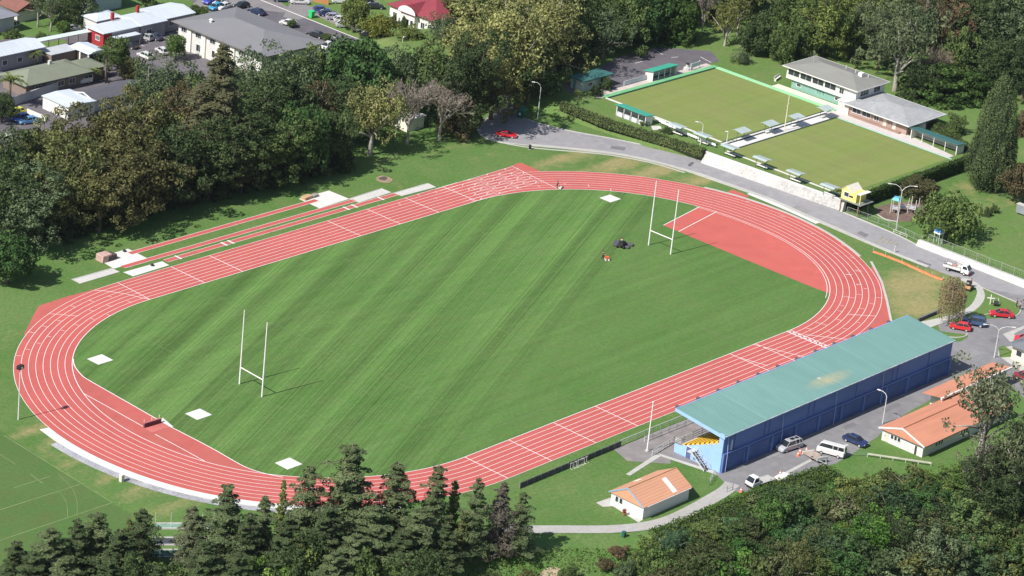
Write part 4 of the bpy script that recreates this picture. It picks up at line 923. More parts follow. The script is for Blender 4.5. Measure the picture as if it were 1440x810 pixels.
mb = MB(); mb.hull([(36.0,-76.2,3.15),(57.4,-76.2,3.15),(57.4,-72.2,2.6),(36.0,-72.2,2.6),(36.0,-76.2,3.3),(57.4,-76.2,3.3),(57.4,-72.2,2.75),(36.0,-72.2,2.75)]); rf = mb.build('roof', OT, b, off=o_)
mb = MB(); mb.box(35.4,-76.5,3.1,57.4,-76.22,3.42); mb.build('flashing', FRAME, rf, off=o_)
mb = MB(); mb.tube([(35.8,-76.3,0),(35.8,-76.3,3.09)], .12, 8); mb.build('porch_post', FRAME, b, off=o_)

# ---- building clipped by the right frame edge
b = thing('building', 'pale yellow walled house with dark grey roof at the right edge beside the forecourt', 'building', (74,-73,0)); o_ = at(b)
A = P(1431,508); mb = MB(); walls(mb,A[0],A[1]-9,A[0]+12,A[1]+1.5,0,2.7); mb.build('wall', M('pale_yellow_wall',(.74,.69,.50),.8,.06,1), b, off=o_)
hip(A[0],A[1]-9,A[0]+12,A[1]+1.5,2.86,1.6,.8,'x').build('roof', M('dark_grey_roof',(.17,.18,.20),.7,.1,1), b, off=o_)
winbox(b,'w',A[1]-.6,A[1]+.5,1.0,2.0,A[0])

# ---- bowling clubhouses
GR = M('grey_roof_sheet', (.235,.235,.215), .8, .07, .8, .2, stretch=(1,.3,1)); GR2 = M('light_grey_roof_sheet', (.33,.34,.345), .8, .09, .8, .2, dirt=(.42,.43,.44))
b = thing('clubhouse', 'two storey white bowling clubhouse with grey hip roof, long upper windows and green lower wall', 'clubhouse', (154,34,TZ)); o_ = at(b)
x0,y0,x1,y1 = 148.9,25.0,159.6,44.0
mb = MB(); walls(mb,x0,y0,x1,y1,TZ+2.15,TZ+4.75); mb.build('upper_wall', CREAM, b, off=o_)
mb = MB(); walls(mb,x0+.7,y0+.2,x1-.1,y1-1.2,TZ,TZ+2.14); mb.build('lower_wall', M('sea_green_wall',(.20,.36,.30),.8,.08,1), b, off=o_)
rf = hip(x0,y0,x1,y1,TZ+4.95,1.35,.75,'y').build('roof', GR, b, off=o_)
gutter(x0,y0,x1,y1,TZ+4.95,.75).build('gutter', FRAME, b, off=o_)
for i in range(4):
    a = 43.5-i*3.35; winbox(b,'w',a-2.95,a,TZ+3.15,TZ+4.55,x0,mull=1)
winbox(b,'w',28.3,29.4,TZ+3.0,TZ+4.2,x0,mull=1); winbox(b,'s',150.5,153.5,TZ+3.2,TZ+4.4,y0,mull=2); winbox(b,'s',155.5,157.8,TZ+3.2,TZ+4.4,y0,mull=1)
for u in (41.3,30.8): winbox(b,'w',u-1.1,u,TZ+.9,TZ+1.5,x0+.7)
em = MB()
for k,(dy,w_) in enumerate(((0,.35),(-.6,.35),(-1.15,.7))):
    y = 35.8+dy; em.box(x0+.66,y-w_,TZ+.95,x0+.70,y-w_+.12,TZ+1.55); em.box(x0+.66,y-w_,TZ+1.43,x0+.70,y,TZ+1.55)
em.build('wall_lettering', M('dark_lettering',(.06,.10,.09),.7,.05,1), b, off=o_)
mb = MB(); mb.tube([(154.2,41.0,TZ+5),(154.2,41.0,TZ+8.2)], .035, 6); mb.tube([(153.7,41.0,TZ+7.9),(154.7,41.0,TZ+7.9)], .03, 5); mb.tube([(153.8,41.0,TZ+7.5),(154.6,41.0,TZ+7.5)], .03, 5); mb.build('aerial', RAIL, b, off=o_)
mb = MB(); mb.box(154.8,28.2,TZ+5.75,156.0,29.2,TZ+6.7); mb.build('roof_vent', FRAME, b, off=o_)
for (x,y) in ((156.6,27.6),(157,34),(156.5,31)): mb = MB(); mb.tube([(x,y,TZ+5.2),(x,y,TZ+6.5)], .11, 8); mb.build('vent_pipe', RAIL, b, off=o_)
b = thing('clubhouse', 'single storey pavilion with broad light grey hip roof adjoining the two storey clubhouse', 'clubhouse', (150,17,TZ)); o_ = at(b)
x0,y0,x1,y1 = 146.3,9.2,158.0,24.4; BR = M('brown_pink_brick',(.36,.25,.21),.85,.12,2,dirt=(.42,.33,.29))
mb = MB(); walls(mb,x0,y0,x1,y1,TZ,TZ+2.4); mb.build('wall', BR, b, off=o_)
hip(x0,y0,x1,y1,TZ+2.62,1.15,1.2,'y').build('roof', GR2, b, off=o_); gutter(x0,y0,x1,y1,TZ+2.62,1.2).build('gutter', FRAME, b, off=o_)
for a, c in ((23.6,21.4),(21.0,18.8),(17.8,16.6)): winbox(b,'w',c,a,TZ+.9,TZ+1.9,x0,mull=1)
for a in (15.4,14.1,12.9): doorbox(b,'w',a-.9,a,TZ+.05,TZ+2.0,x0,M('cream_door',(.62,.58,.50),.6,.1,1) if a != 14.1 else BR)
mb = MB(); mb.box(x0-.85,10.5,TZ,x0-.02,24,TZ+.35); mb.build('veranda_step', M('brown_step',(.30,.20,.16),.8,.1,1), b, off=o_)
b = thing('link_block', 'small pink-cream lobby block joining the two bowling clubhouses', 'building', (147,25.6,TZ)); o_ = at(b)
mb = MB(); walls(mb,146.0,24.46,148.8,27.4,TZ,TZ+2.5); mb.build('wall', M('pink_cream_wall',(.66,.58,.52),.8,.06,1), b, off=o_); mb = MB(); mb.box(145.8,24.44,TZ+2.51,148.85,27.6,TZ+2.7); mb.build('roof', CONC_W, b, off=o_)

# ---- small shelters round the greens
TEAL = corrugated('teal_roof_sheet', (.06,.36,.26), 0, .4, .5, .06); DTEAL = corrugated('dark_teal_roof_sheet', (.05,.15,.145), 0, .4, .5, .08)
def shelter(label, x0, y0, x1, y1, z, hlo, hhi, roofm, openface, wallm, name='shelter', cat='shelter'):
    """lean-to roof on three walls; openface w/e/n/s"""
    b = thing(name, label, cat, ((x0+x1)/2,(y0+y1)/2,z)); o_ = at(b); t = .12
    zz = {'w':lambda x,y: hhi-(hhi-hlo)*(x-x0)/(x1-x0), 'e':lambda x,y: hlo+(hhi-hlo)*(x-x0)/(x1-x0), 's':lambda x,y: hhi-(hhi-hlo)*(y-y0)/(y1-y0), 'n':lambda x,y: hlo+(hhi-hlo)*(y-y0)/(y1-y0)}[openface]
    segs = {'w':(x0,y0,x0+t,y1),'e':(x1-t,y0,x1,y1),'s':(x0,y0,x1,y0+t),'n':(x0,y1-t,x1,y1)}
    for f, s in segs.items():
        if f == openface: continue
        xa,ya,xb,yb_ = s
        if f in 'we': ya += t+.01; yb_ -= t+.01
        mb = MB(); mb.prism([(xa,ya),(xb,ya),(xb,yb_),(xa,yb_)], z, lambda x,y: z+zz(x,y)-.02); mb.build('wall', wallm, b, off=o_)
    o = .35; c = [(x0-o,y0-o),(x1+o,y0-o),(x1+o,y1+o),(x0-o,y1+o)]
    mb = MB(); mb.hull([(x,y,z+zz(x,y)) for x,y in c]+[(x,y,z+zz(x,y)+.12) for x,y in c]); mb.build('roof', roofm, b, off=o_)
    n = 4
    for i in range(n+1):
        u = i/n; xx, yy = {'w':(x0+.05,y0+(y1-y0)*u),'e':(x1-.05,y0+(y1-y0)*u),'s':(x0+(x1-x0)*u,y0+.05),'n':(x0+(x1-x0)*u,y1-.05)}[openface]
        mb = MB(); mb.box(xx-.06,yy-.06,z,xx+.06,yy+.06,z+zz(xx,yy)-.01); mb.build('post', FRAME, b, off=o_)
    mb = MB()
    if openface in 'we': xx = x1-.7 if openface == 'w' else x0+.2; mb.box(xx,y0+.3,z+.40,xx+.5,y1-.3,z+.48)
    else: yy = y1-.7 if openface == 's' else y0+.2; mb.box(x0+.3,yy,z+.40,x1-.3,yy+.5,z+.48)
    mb.build('bench', FRAME, b, off=o_); return b
b = shelter('teal roofed seating shelter on the near left side of the upper green, above the hedge', 100.9,44.6,103.3,52.6,TZ,1.9,2.3,TEAL,'w',FRAME)
mb = MB()
for i in range(4): mb = MB(); mb.box(100.78,44.8+i*2,TZ+.02,100.88,46.3+i*2,TZ+1.0); mb.build('low_panel', M('lilac_white_panel',(.60,.60,.66),.7,.08,2), b, off=at(b))
shelter('teal roofed open shelter on the far bank of the upper green beside the car park', 125.2,62.7,133.4,64.9,TZ,1.9,2.3,TEAL,'s',M('pale_wall',(.62,.60,.54),.8,.08,1))
shelter('dark teal roofed long shelter beside the far right corner of the lower green', 145.4,-4.4,148.2,7.4,TZ,1.9,2.3,DTEAL,'w',M('pale_wall2',(.66,.63,.57),.8,.08,1))
b = thing('shed', 'pale green shed with dark teal roof in shade by the upper green', 'shed', (110,67.5,TZ)); o_ = at(b)
x0,y0,x1,y1 = 106.0,66.5,115.0,70.0; mb = MB(); walls(mb,x0,y0,x1,y1,TZ,TZ+2.3); mb.build('wall', M('pale_green_wall',(.46,.52,.47),.8,.08,1), b, off=o_)
mb = MB(); mb.hull([(x0-.5,y0-.7,TZ+2.5),(x1+.5,y0-.7,TZ+2.5),(x1+.5,y1+.5,TZ+2.32),(x0-.5,y1+.5,TZ+2.32),(x0-.5,y0-.7,TZ+2.75),(x1+.5,y0-.7,TZ+2.75),(x1+.5,y1+.5,TZ+2.5),(x0-.5,y1+.5,TZ+2.5)]); mb.build('roof', DTEAL, b, off=o_)
winbox(b,'s',107.6,108.9,TZ+1.0,TZ+1.8,y0,mull=1); doorbox(b,'w',68.6,69.4,TZ,TZ+2,x0,M('teal_door',(.12,.30,.27),.6,.1,1))
b = thing('tank', 'low white lidded tank at the shaded end of the roadside hedge', 'tank', (101.2,67.3,0)); q = P(799,138,1.2)
b.location = (q[0],q[1],0); mb = MB(); mb.box(-2.2,-1.3,0,2.2,1.3,1.1); mb.build('tank_body', FRAME, b, bevel=.08); mb = MB(); mb.box(-2.35,-1.45,1.11,2.35,1.45,1.25); mb.build('lid', FRAME, b)

# ---- town buildings beyond the trees
WR = corrugated('white_roof_sheet', (.56,.61,.66), 0, .9, .5, .07); MAROON = M('dark_red_wall', (.33,.035,.038), .7, .1, 1)
def house(label, x0, y0, x1, y1, ze, rise, over, along, roofm, wallm, h0=True, h1=True, name='house', cat='house', z=0, wins=(), doors=(), th=.16, chim=(), lip=None):
    b = thing(name, label, cat, ((x0+x1)/2,(y0+y1)/2,z)); o_ = at(b); mb = MB(); walls(mb,x0,y0,x1,y1,z,z+ze)
    if not (h0 and h1):
        if along == 'x': ym = (y0+y1)/2; rr2 = rise*((y1-y0)/2)/((y1-y0)/2+over); mb.add([(x0,y0,z+ze),(x0,y1,z+ze),(x0,ym,z+ze+rr2),(x1,y0,z+ze),(x1,y1,z+ze),(x1,ym,z+ze+rr2)], [(0,2,1),(3,4,5),(0,3,5,2),(1,2,5,4)])
        else: xm = (x0+x1)/2; rr2 = rise*((x1-x0)/2)/((x1-x0)/2+over); mb.add([(x0,y0,z+ze),(x1,y0,z+ze),(xm,y0,z+ze+rr2),(x0,y1,z+ze),(x1,y1,z+ze),(xm,y1,z+ze+rr2)], [(0,1,2),(3,5,4),(0,2,5,3),(1,4,5,2)])
    mb.build('wall', wallm, b, off=o_)
    rf = hip(x0,y0,x1,y1,z+ze+.2,rise,over,along,h0,h1,th).build('roof', roofm, b, off=o_)
    if lip: gutter(x0,y0,x1,y1,z+ze+.2,over).build('gutter', lip, b, off=o_)
    for (f,u0,u1,z0,z1,m_) in wins: winbox(b,f,u0,u1,z+z0,z+z1,{'w':x0,'e':x1,'s':y0,'n':y1}[f],mull=m_)
    for (f,u0,u1,z1,mt) in doors: doorbox(b,f,u0,u1,z+.03,z+z1,{'w':x0,'e':x1,'s':y0,'n':y1}[f],mt)
    for (cx,cy,h0_,h1_,mt) in chim: c = MB(); c.box(cx-.3,cy-.3,z+h0_,cx+.3,cy+.3,z+h1_); c.build('chimney', mt, rf, off=o_)
    return b
GRY = M('mid_grey_shingle', (.195,.195,.208), .85, .06, 1.5, .2); OFFW = M('off_white_block', (.60,.59,.56), .8, .07, 1)
b = house('large two storey white office with broad mid grey hip roof beside the street', 54.6,113.2,71.6,139.6,5.6,1.9,1.1,'y',GRY,OFFW, wins=[('w',u-2.0,u,3.9,4.9,2) for u in (138.6,134.0,129.4,124.8,120.2)]+[('w',u-1.8,u,.9,2.4,1) for u in (133.6,128.6)]+[('s',u,u+2,3.9,4.9,2) for u in (57,62,67)], name='office_building', cat='building', lip=M('brown_grey_gutter',(.20,.18,.17),.7,.1,1))
mb = MB(); ob = at(b)
for u in (136.1,131.5,126.9,122.3): 
    k = MB(); k.box(54.6-.35,u-.9,0,54.6-.003,u+.5,5.4); k.build('pier', M('cream_pier',(.74,.71,.62),.8,.05,1), b, off=ob)
k = MB(); k.lathe([(.35,6.0),(.35,7.2),(.5,7.3),(.1,7.6)],12,(58.4,133.5)); k.build('roof_vent', FRAME, b, off=ob)
# green-grey hipped house
GG = M('moss_grey_roof', (.20,.22,.165), .85, .06, 1.2, .2)
house('wide single storey house with moss grey hip roof behind a long pale wall', 5.6,131.4,22,138.8,2.7,1.6,.9,'x',GG,M('brown_wall',(.22,.17,.14),.8,.1,1), wins=[('s',u,u+1.6,.9,2.0,1) for u in (8,11,14,17)], chim=((15,135.4,4,5.2,RAIL),))
b = thing('house_wing', 'lower moss grey gabled wing on the right end of the mossy hip roofed house', 'house', (24.5,135,0)); o_ = at(b); mb = MB(); walls(mb,22.1,132.6,27.4,137.8,0,2.5); mb.build('wall', MC['brown_wall'], b, off=o_); hip(22.7,132.6,27.4,137.8,2.72,1.2,.6,'x',False,True).build('roof', GG, b, off=o_)
b = thing('boundary_wall', 'long pale grey block wall in shade in front of the mossy roofed house', 'wall', (14,129.2,0)); o_ = at(b); mb = MB(); A0, A1 = P(9,152), P(130,110)
mb.hull([(A0[0],A0[1]-.12,0),(A1[0],A1[1]-.12,0),(A1[0],A1[1]+.12,0),(A0[0],A0[1]+.12,0),(A0[0],A0[1]-.12,1.9),(A1[0],A1[1]-.12,1.9),(A1[0],A1[1]+.12,1.9),(A0[0],A0[1]+.12,1.9)]); mb.build('wall_panel', M('pale_block',(.52,.51,.50),.85,.08,1), b, off=o_)
# white gable on left edge, covered way, carport
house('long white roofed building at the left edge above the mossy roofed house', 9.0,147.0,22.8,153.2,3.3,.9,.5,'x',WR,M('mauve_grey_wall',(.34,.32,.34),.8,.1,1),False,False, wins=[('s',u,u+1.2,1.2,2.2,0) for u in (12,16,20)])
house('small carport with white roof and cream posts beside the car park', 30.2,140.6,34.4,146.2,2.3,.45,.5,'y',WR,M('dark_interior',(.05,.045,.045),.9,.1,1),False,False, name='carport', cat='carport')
b = [o for o in col.objects if o.name.startswith('carport')][0]; o_ = at(b)
for y in (140.55,143.3,146.1): k = MB(); k.box(29.95,y-.15,0,30.19,y+.25,2.3); k.build('post', M('cream_pier',(.74,.71,.62),.8,.05,1), b, off=o_)
b = thing('covered_walkway', 'narrow pale green covered walkway linking the white roofed buildings', 'walkway', (32,151,0)); o_ = at(b); A0, A1 = P(51,57,2.6), P(134,41,2.6)
mb = MB(); mb.hull([(A0[0],A0[1]-1,2.5),(A1[0],A1[1]-1,2.5),(A1[0],A1[1]+1,2.5),(A0[0],A0[1]+1,2.5),(A0[0],A0[1]-1,2.62),(A1[0],A1[1]-1,2.62),(A1[0],A1[1]+1,2.62),(A0[0],A0[1]+1,2.62)]); mb.build('roof', M('pale_green_sheet',(.56,.63,.60),.6,.05,1), b, off=o_)
for i in range(7):
    t = i/6; x = A0[0]+(A1[0]-A0[0])*t; y = A0[1]+(A1[1]-A0[1])*t-.9; k = MB(); k.box(x-.05,y-.05,0,x+.05,y+.05,2.49); k.build('post', M('brown_post',(.14,.10,.08),.8,.1,1), b, off=o_)
b = thing('lean_to', 'low grey roofed lean-to between the mossy house and the carport', 'shed', (25.8,147,0)); o_ = at(b); A0 = P(66,75,2.2); mb = MB(); mb.box(A0[0],A0[1]-1.5,2.1,A0[0]+7.5,A0[1]+2.8,2.25); mb.build('roof', M('grey_sheet',(.46,.48,.50),.6,.07,1), b, off=o_); mb = MB(); mb.box(A0[0]+.2,A0[1]-1.3,0,A0[0]+7.3,A0[1]+2.6,2.08); mb.build('wall', MC['brown_wall'], b, off=o_)
# white roofs with dark red walls
house('dark red walled building with white roof and small white window', 40.0,147.4,50.2,152.6,3.2,.8,.45,'x',WR,MAROON,False,False, wins=[('w',148.6,149.9,1.3,2.3,3)], chim=((46.5,152.2,4.0,5.6,MAROON),))
rb_ = [o for o in col.objects if o.get('label','').startswith('dark red walled')][0]; mb = MB(); mb.box(42.2,147.28,0,50.2,147.39,3.1); mb.build('shade_grey_side', MC['mauve_grey_wall'], rb_, off=at(rb_))  # grey sheet over the red wall: south-side shade put into its colour
house('middle white roofed building of the row, with maroon chimney', 50.4,147.0,57.4,154.2,3.3,.9,.4,'x',WR,MC['mauve_grey_wall'],False,False, chim=((55.0,153.6,3.9,5.4,MAROON),), wins=[('s',52,53.4,1.2,2.2,1)])  # this wall and the next take their grey from shaded south faces
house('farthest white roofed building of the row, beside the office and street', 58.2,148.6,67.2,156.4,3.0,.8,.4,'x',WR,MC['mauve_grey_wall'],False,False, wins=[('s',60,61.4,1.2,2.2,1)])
house('white hipped outbuilding behind the row of white roofs', 44.2,154.6,51.0,159.0,3.2,.8,.4,'x',WR,OFFW)
b = thing('canopy', 'low white flat canopy roof in front of the dark red walled building', 'canopy', (46,145.8,0)); o_ = at(b); mb = MB(); mb.box(42.0,144.9,2.3,48.6,146.8,2.45); mb.build('roof', WR, b, off=o_)
for x in (42.2,45.2,48.4): k = MB(); k.box(x-.05,145.0,0,x+.05,145.1,2.29); k.build('post', FRAME, b, off=o_)
# white garage with angled dark roof, low white walls
house('white walled garage with flat white roof beside a dark grey roof', 4.4,116.6,11.4,124.6,2.6,.25,.25,'y',WR,CREAM,False,False, name='garage', cat='garage', wins=[('w',u,u+1.6,.8,1.9,0) for u in ()])
b = thing('garage_roof_block', 'low building with charcoal gabled roof and white barge attached to the white garage', 'building', (18,121,0)); o_ = at(b); mb = MB(); walls(mb,11.9,117.4,26,123.2,0,2.3); mb.build('wall', CREAM, b, off=o_); rf = hip(11.9,117.4,26,123.2,2.5,.9,.4,'x',False,False).build('roof', M('charcoal_roof',(.10,.10,.115),.8,.08,1), b, off=o_)
k = MB(); k.hull([(11.3,117.0,2.4),(11.48,117.0,2.4),(11.48,120.3,3.3),(11.3,120.3,3.3),(11.3,117.0,2.65),(11.48,117.0,2.65),(11.48,120.3,3.55),(11.3,120.3,3.55)]); k.hull([(11.3,123.6,2.4),(11.48,123.6,2.4),(11.48,120.3,3.3),(11.3,120.3,3.3),(11.3,123.6,2.65),(11.48,123.6,2.65),(11.48,120.3,3.55),(11.3,120.3,3.55)]); k.build('barge_board', FRAME, rf, off=o_)
for i,(a,c_,lab) in enumerate((((38,160),(64,171),'low white wall running down beside the yellow and blue parked cars'),)):
    A0, A1 = P(*a), P(*c_); b = thing('low_wall', lab, 'wall', (A0[0],A0[1],0)); mb = MB(); kerb(mb,[A0,A1],.25,0,1.1); mb.build('wall_panel', CREAM, b, off=at(b))
# top-left grey roofed house, brown roofed hut, white two storey house
house('grey hip roofed house with shaded white wall at the top left corner', P(8,45)[0]-8,P(8,45)[1],P(36,45)[0]-1.5,P(8,45)[1]+8,3.4,1.8,.9,'x',M('blue_grey_roof',(.24,.25,.28),.8,.08,1),OFFW, wins=[('s',P(24,45)[0],P(24,45)[0]+1.6,1.1,2.0,1)])
A = P(38,32); house('small hut with rusty brown hip roof and cream wall at the top left', A[0]-2,A[1]+1,A[0]+4,A[1]+7,2.6,1.5,.5,'y',M('rust_brown_roof',(.22,.10,.08),.8,.1,1),M('cream_wall',(.74,.70,.60),.8,.06,1),False,False)
A = P(150,20); house('tall pale two storey house with blue-grey wall at the top of the picture', A[0]-3.5,A[1]+2,A[0]+6,A[1]+10,5.0,1.5,.6,'x',M('blue_grey_roof',(.24,.25,.28),.8,.08,1),M('pale_blue_wall',(.52,.56,.60),.8,.06,1), wins=[('s',A[0]+1,A[0]+2.6,3.2,4.2,1),('s',A[0]-2,A[0]-.8,1.0,2.0,1)])
# maroon roofed villa
RR = M('maroon_roof', (.24,.045,.06), .7, .10, .8, .3)
b = house('white villa with dark red hip roof behind the clipped street trees', 109.0,113.4,123.0,128.0,3.9,2.8,.6,'y',RR,CREAM, wins=[('w',u-1.1,u,1.2,2.6,1) for u in (126.8,124.4,118.0,115.8)]+[('s',u,u+1.2,1.2,2.6,1) for u in (110.2,112.4,114.6,116.8)])
o_ = at(b); k = MB(); gable = k.add([(107.4,118.6,3.9),(107.4,123.8,3.9),(107.4,121.2,6.0),(114,118.6,3.9),(114,123.8,3.9),(114,121.2,6.0)], [(0,2,1),(3,4,5),(0,3,5,2),(1,2,5,4),(0,1,4,3)]); k.build('gable_roof', RR, b, off=o_)
k = MB(); k.box(107.8,119,0,108.98,123.4,3.88); k.build('bay_wall', CREAM, b, off=o_)
for i in range(3): winbox(b,'w',119.4+i*1.3,120.2+i*1.3,1.2,2.6,107.8)
k = MB(); c_ = [(107.3,121.2+2.75*math.cos(a),4.1+1.7*math.sin(a)) for a in np.linspace(0,PI,10)]; n = len(c_); k.add(c_+[(107.38,y,z) for _,y,z in c_]+[(107.34,121.2,4.1)], [(i,i+1,n+i+1,n+i) for i in range(n-1)]+[(2*n,i+1,i) for i in range(n-1)]); k.build('arched_gable_board', FRAME, b, off=o_)
A = P(500,2); house('white house front with dark openings half hidden above the villa', A[0]+6,A[1]-2,A[0]+16,A[1]+6,3.5,1.5,.5,'x',OFFW,CREAM, wins=[('w',A[1]-1,A[1]+.4,1,2.2,0),('w',A[1]+2,A[1]+3.4,1,2.2,0)])
b = house('small cream concrete toilet block half hidden under the bare trees', *P(572,186),P(572,186)[0]+5,P(572,186)[1]+7,2.6,.3,.3,'x',CONC_W,M('cream_wall',(.74,.70,.60),.8,.06,1), name='toilet_block', cat='building')
A = P(382,-2); b = thing('timber_fence', 'orange-brown timber fence panel at the top of the picture beside the street', 'fence', (A[0]+12,A[1],0)); A0, A1 = P(440,2), P(462,7); mb = MB(); kerb(mb,[A0,A1],.12,0,1.8); mb.build('fence_panel', M('orange_timber',(.42,.20,.08),.8,.15,1,stretch=(4,4,.3)), b, off=at(b))
flat('town_grass', PP([(375,-20),(560,-20),(650,90),(560,110),(510,85),(440,30)]), .008, G_VERGE)
flat('street', PP([(300,-60),(348,-22),(366.7,-0),(498.6,52.8),(560,80),(600,110),(500,130),(430,90),(300,20),(200,-40)]), .012, ASPH_D)
flat('town_yard', PP([(-40,60),(60,50),(160,42),(250,30),(330,60),(330,110),(200,150),(60,230),(-40,260)]), .009, M('yard_seal', (.135,.125,.135), .95, .12, .4, dirt=(.18,.17,.17)))
flat('town_yard', PP([(255,20),(300,-20),(360,-20),(420,20),(330,10)]), .014, M('yard_seal2', (.22,.205,.205), .95, .12, .4))
flat('driveway', PP([(398,24),(425,-30),(470,-30),(432,8),(480,20),(470,34),(440,20),(420,28)]), .018, M('driveway_seal', (.22,.21,.21), .95, .1, .5))
flat('small_lawn', PP([(50,62),(90,55),(95,60),(60,68)]), .02, G_VERGE); flat('small_lawn', PP([(60,20),(110,15),(120,45),(70,45)]), .02, G_VERGE); flat('small_lawn', PP([(195,2),(225,-8),(215,8),(200,6)]), .02, G_VERGE)
lm = MB(); strip(lm, PP([(366.7,0),(498.6,52.8),(530,65)]), .28, .024); strip(lm, PP([(463,49.5),(483,57.5)]), .22, .024); strip(lm, PP([(186,58),(203,65)]), .15, .024); strip(lm, PP([(224,50),(238,56)]), .15, .024); strip(lm, PP([(237,47),(246,50)]), .15, .024)
lm.build('street_lines', WHITE).__setitem__('kind','structure')
# ------------------------------------------------------------------ vehicles
PAINT = paintmat(); TYRE = M('tyre_rubber', (.025,.025,.025), .9, .1, 3); RIM = M('wheel_rim', (.55,.55,.56), .35, .05, 3, .5, .3); CGL = M('car_glass', (.02,.025,.03), .1, .1, 1, .6)
LAMPM = M('headlamp_lens', (.75,.75,.72), .2, .05, 3, .5); TAIL = M('tail_lamp_red', (.40,.02,.02), .3, .05, 3, .5); BLK = M('black_plastic', (.03,.03,.032), .6, .1, 3)
def loft(mb, prof, W, inset=.10):
    """closed side profile (x,z) lofted across the width with rounded shoulders"""
    n = len(prof); cx = sum(p[0] for p in prof)/n; cz = sum(p[1] for p in prof)/n
    st = [(-W/2, inset), (-W/2+inset*.8, .02), (W/2-inset*.8, .02), (W/2, inset)]; vs = []
    for y, s in st:
        for x, z in prof:
            L = math.hypot(x-cx, z-cz); k = max(0,(L-s))/L; vs.append((cx+(x-cx)*k, y, cz+(z-cz)*k))
    fs = [(i*n+k, i*n+(k+1)%n, (i+1)*n+(k+1)%n, (i+1)*n+k) for i in range(3) for k in range(n)]+[tuple(range(n))[::-1], tuple(range(3*n,4*n))]
    return mb.add(vs, fs)
KIND = {
 'sedan': dict(L=4.5, W=1.75, body=[(-2.22,.35),(2.2,.32),(2.25,.62),(2.1,.74),(1.05,.90),(-1.45,.95),(-2.15,.88),(-2.25,.6)], cab=[(1.15,.88),(.35,1.38),(-.95,1.40),(-1.75,.93)]),
 'hatch': dict(L=4.0, W=1.68, body=[(-1.98,.35),(1.97,.32),(2.0,.62),(1.9,.75),(.95,.92),(-1.8,.97),(-1.98,.85),(-2.0,.6)], cab=[(1.05,.90),(.35,1.42),(-1.25,1.44),(-1.88,.95)]),
 'wagon': dict(L=4.6, W=1.76, body=[(-2.25,.38),(2.25,.35),(2.3,.66),(2.15,.80),(1.1,.98),(-2.15,1.0),(-2.28,.85),(-2.3,.6)], cab=[(1.2,.96),(.5,1.50),(-1.85,1.52),(-2.22,.99)]),
 'suv': dict(L=4.6, W=1.80, body=[(-2.2,.5),(2.2,.48),(2.25,.85),(2.15,1.0),(1.05,1.12),(-2.1,1.15),(-2.25,1.0),(-2.28,.7)], cab=[(1.1,1.10),(.6,1.76),(-1.95,1.80),(-2.18,1.14)]),
 'minivan': dict(L=4.9, W=1.82, body=[(-2.4,.38),(2.4,.35),(2.45,.65),(2.25,.86),(1.45,1.08),(-2.3,1.10),(-2.42,.9),(-2.45,.6)], cab=[(1.6,1.04),(.75,1.72),(-2.0,1.76),(-2.36,1.09)]),
 'van': dict(L=4.8, W=1.75, body=[(-2.35,.38),(2.35,.35),(2.42,.8),(2.3,1.15),(-2.35,1.18),(-2.40,.8)], cab=[(2.28,1.14),(1.7,1.92),(1.3,2.0),(-2.25,2.0),(-2.37,1.17)]),
 'coupe': dict(L=4.3, W=1.76, body=[(-2.1,.33),(2.1,.28),(2.15,.50),(1.95,.64),(.9,.80),(-1.4,.90),(-2.05,.86),(-2.15,.6)], cab=[(.95,.79),(.15,1.20),(-.65,1.20),(-1.65,.90)]),
}
PROTO = {}
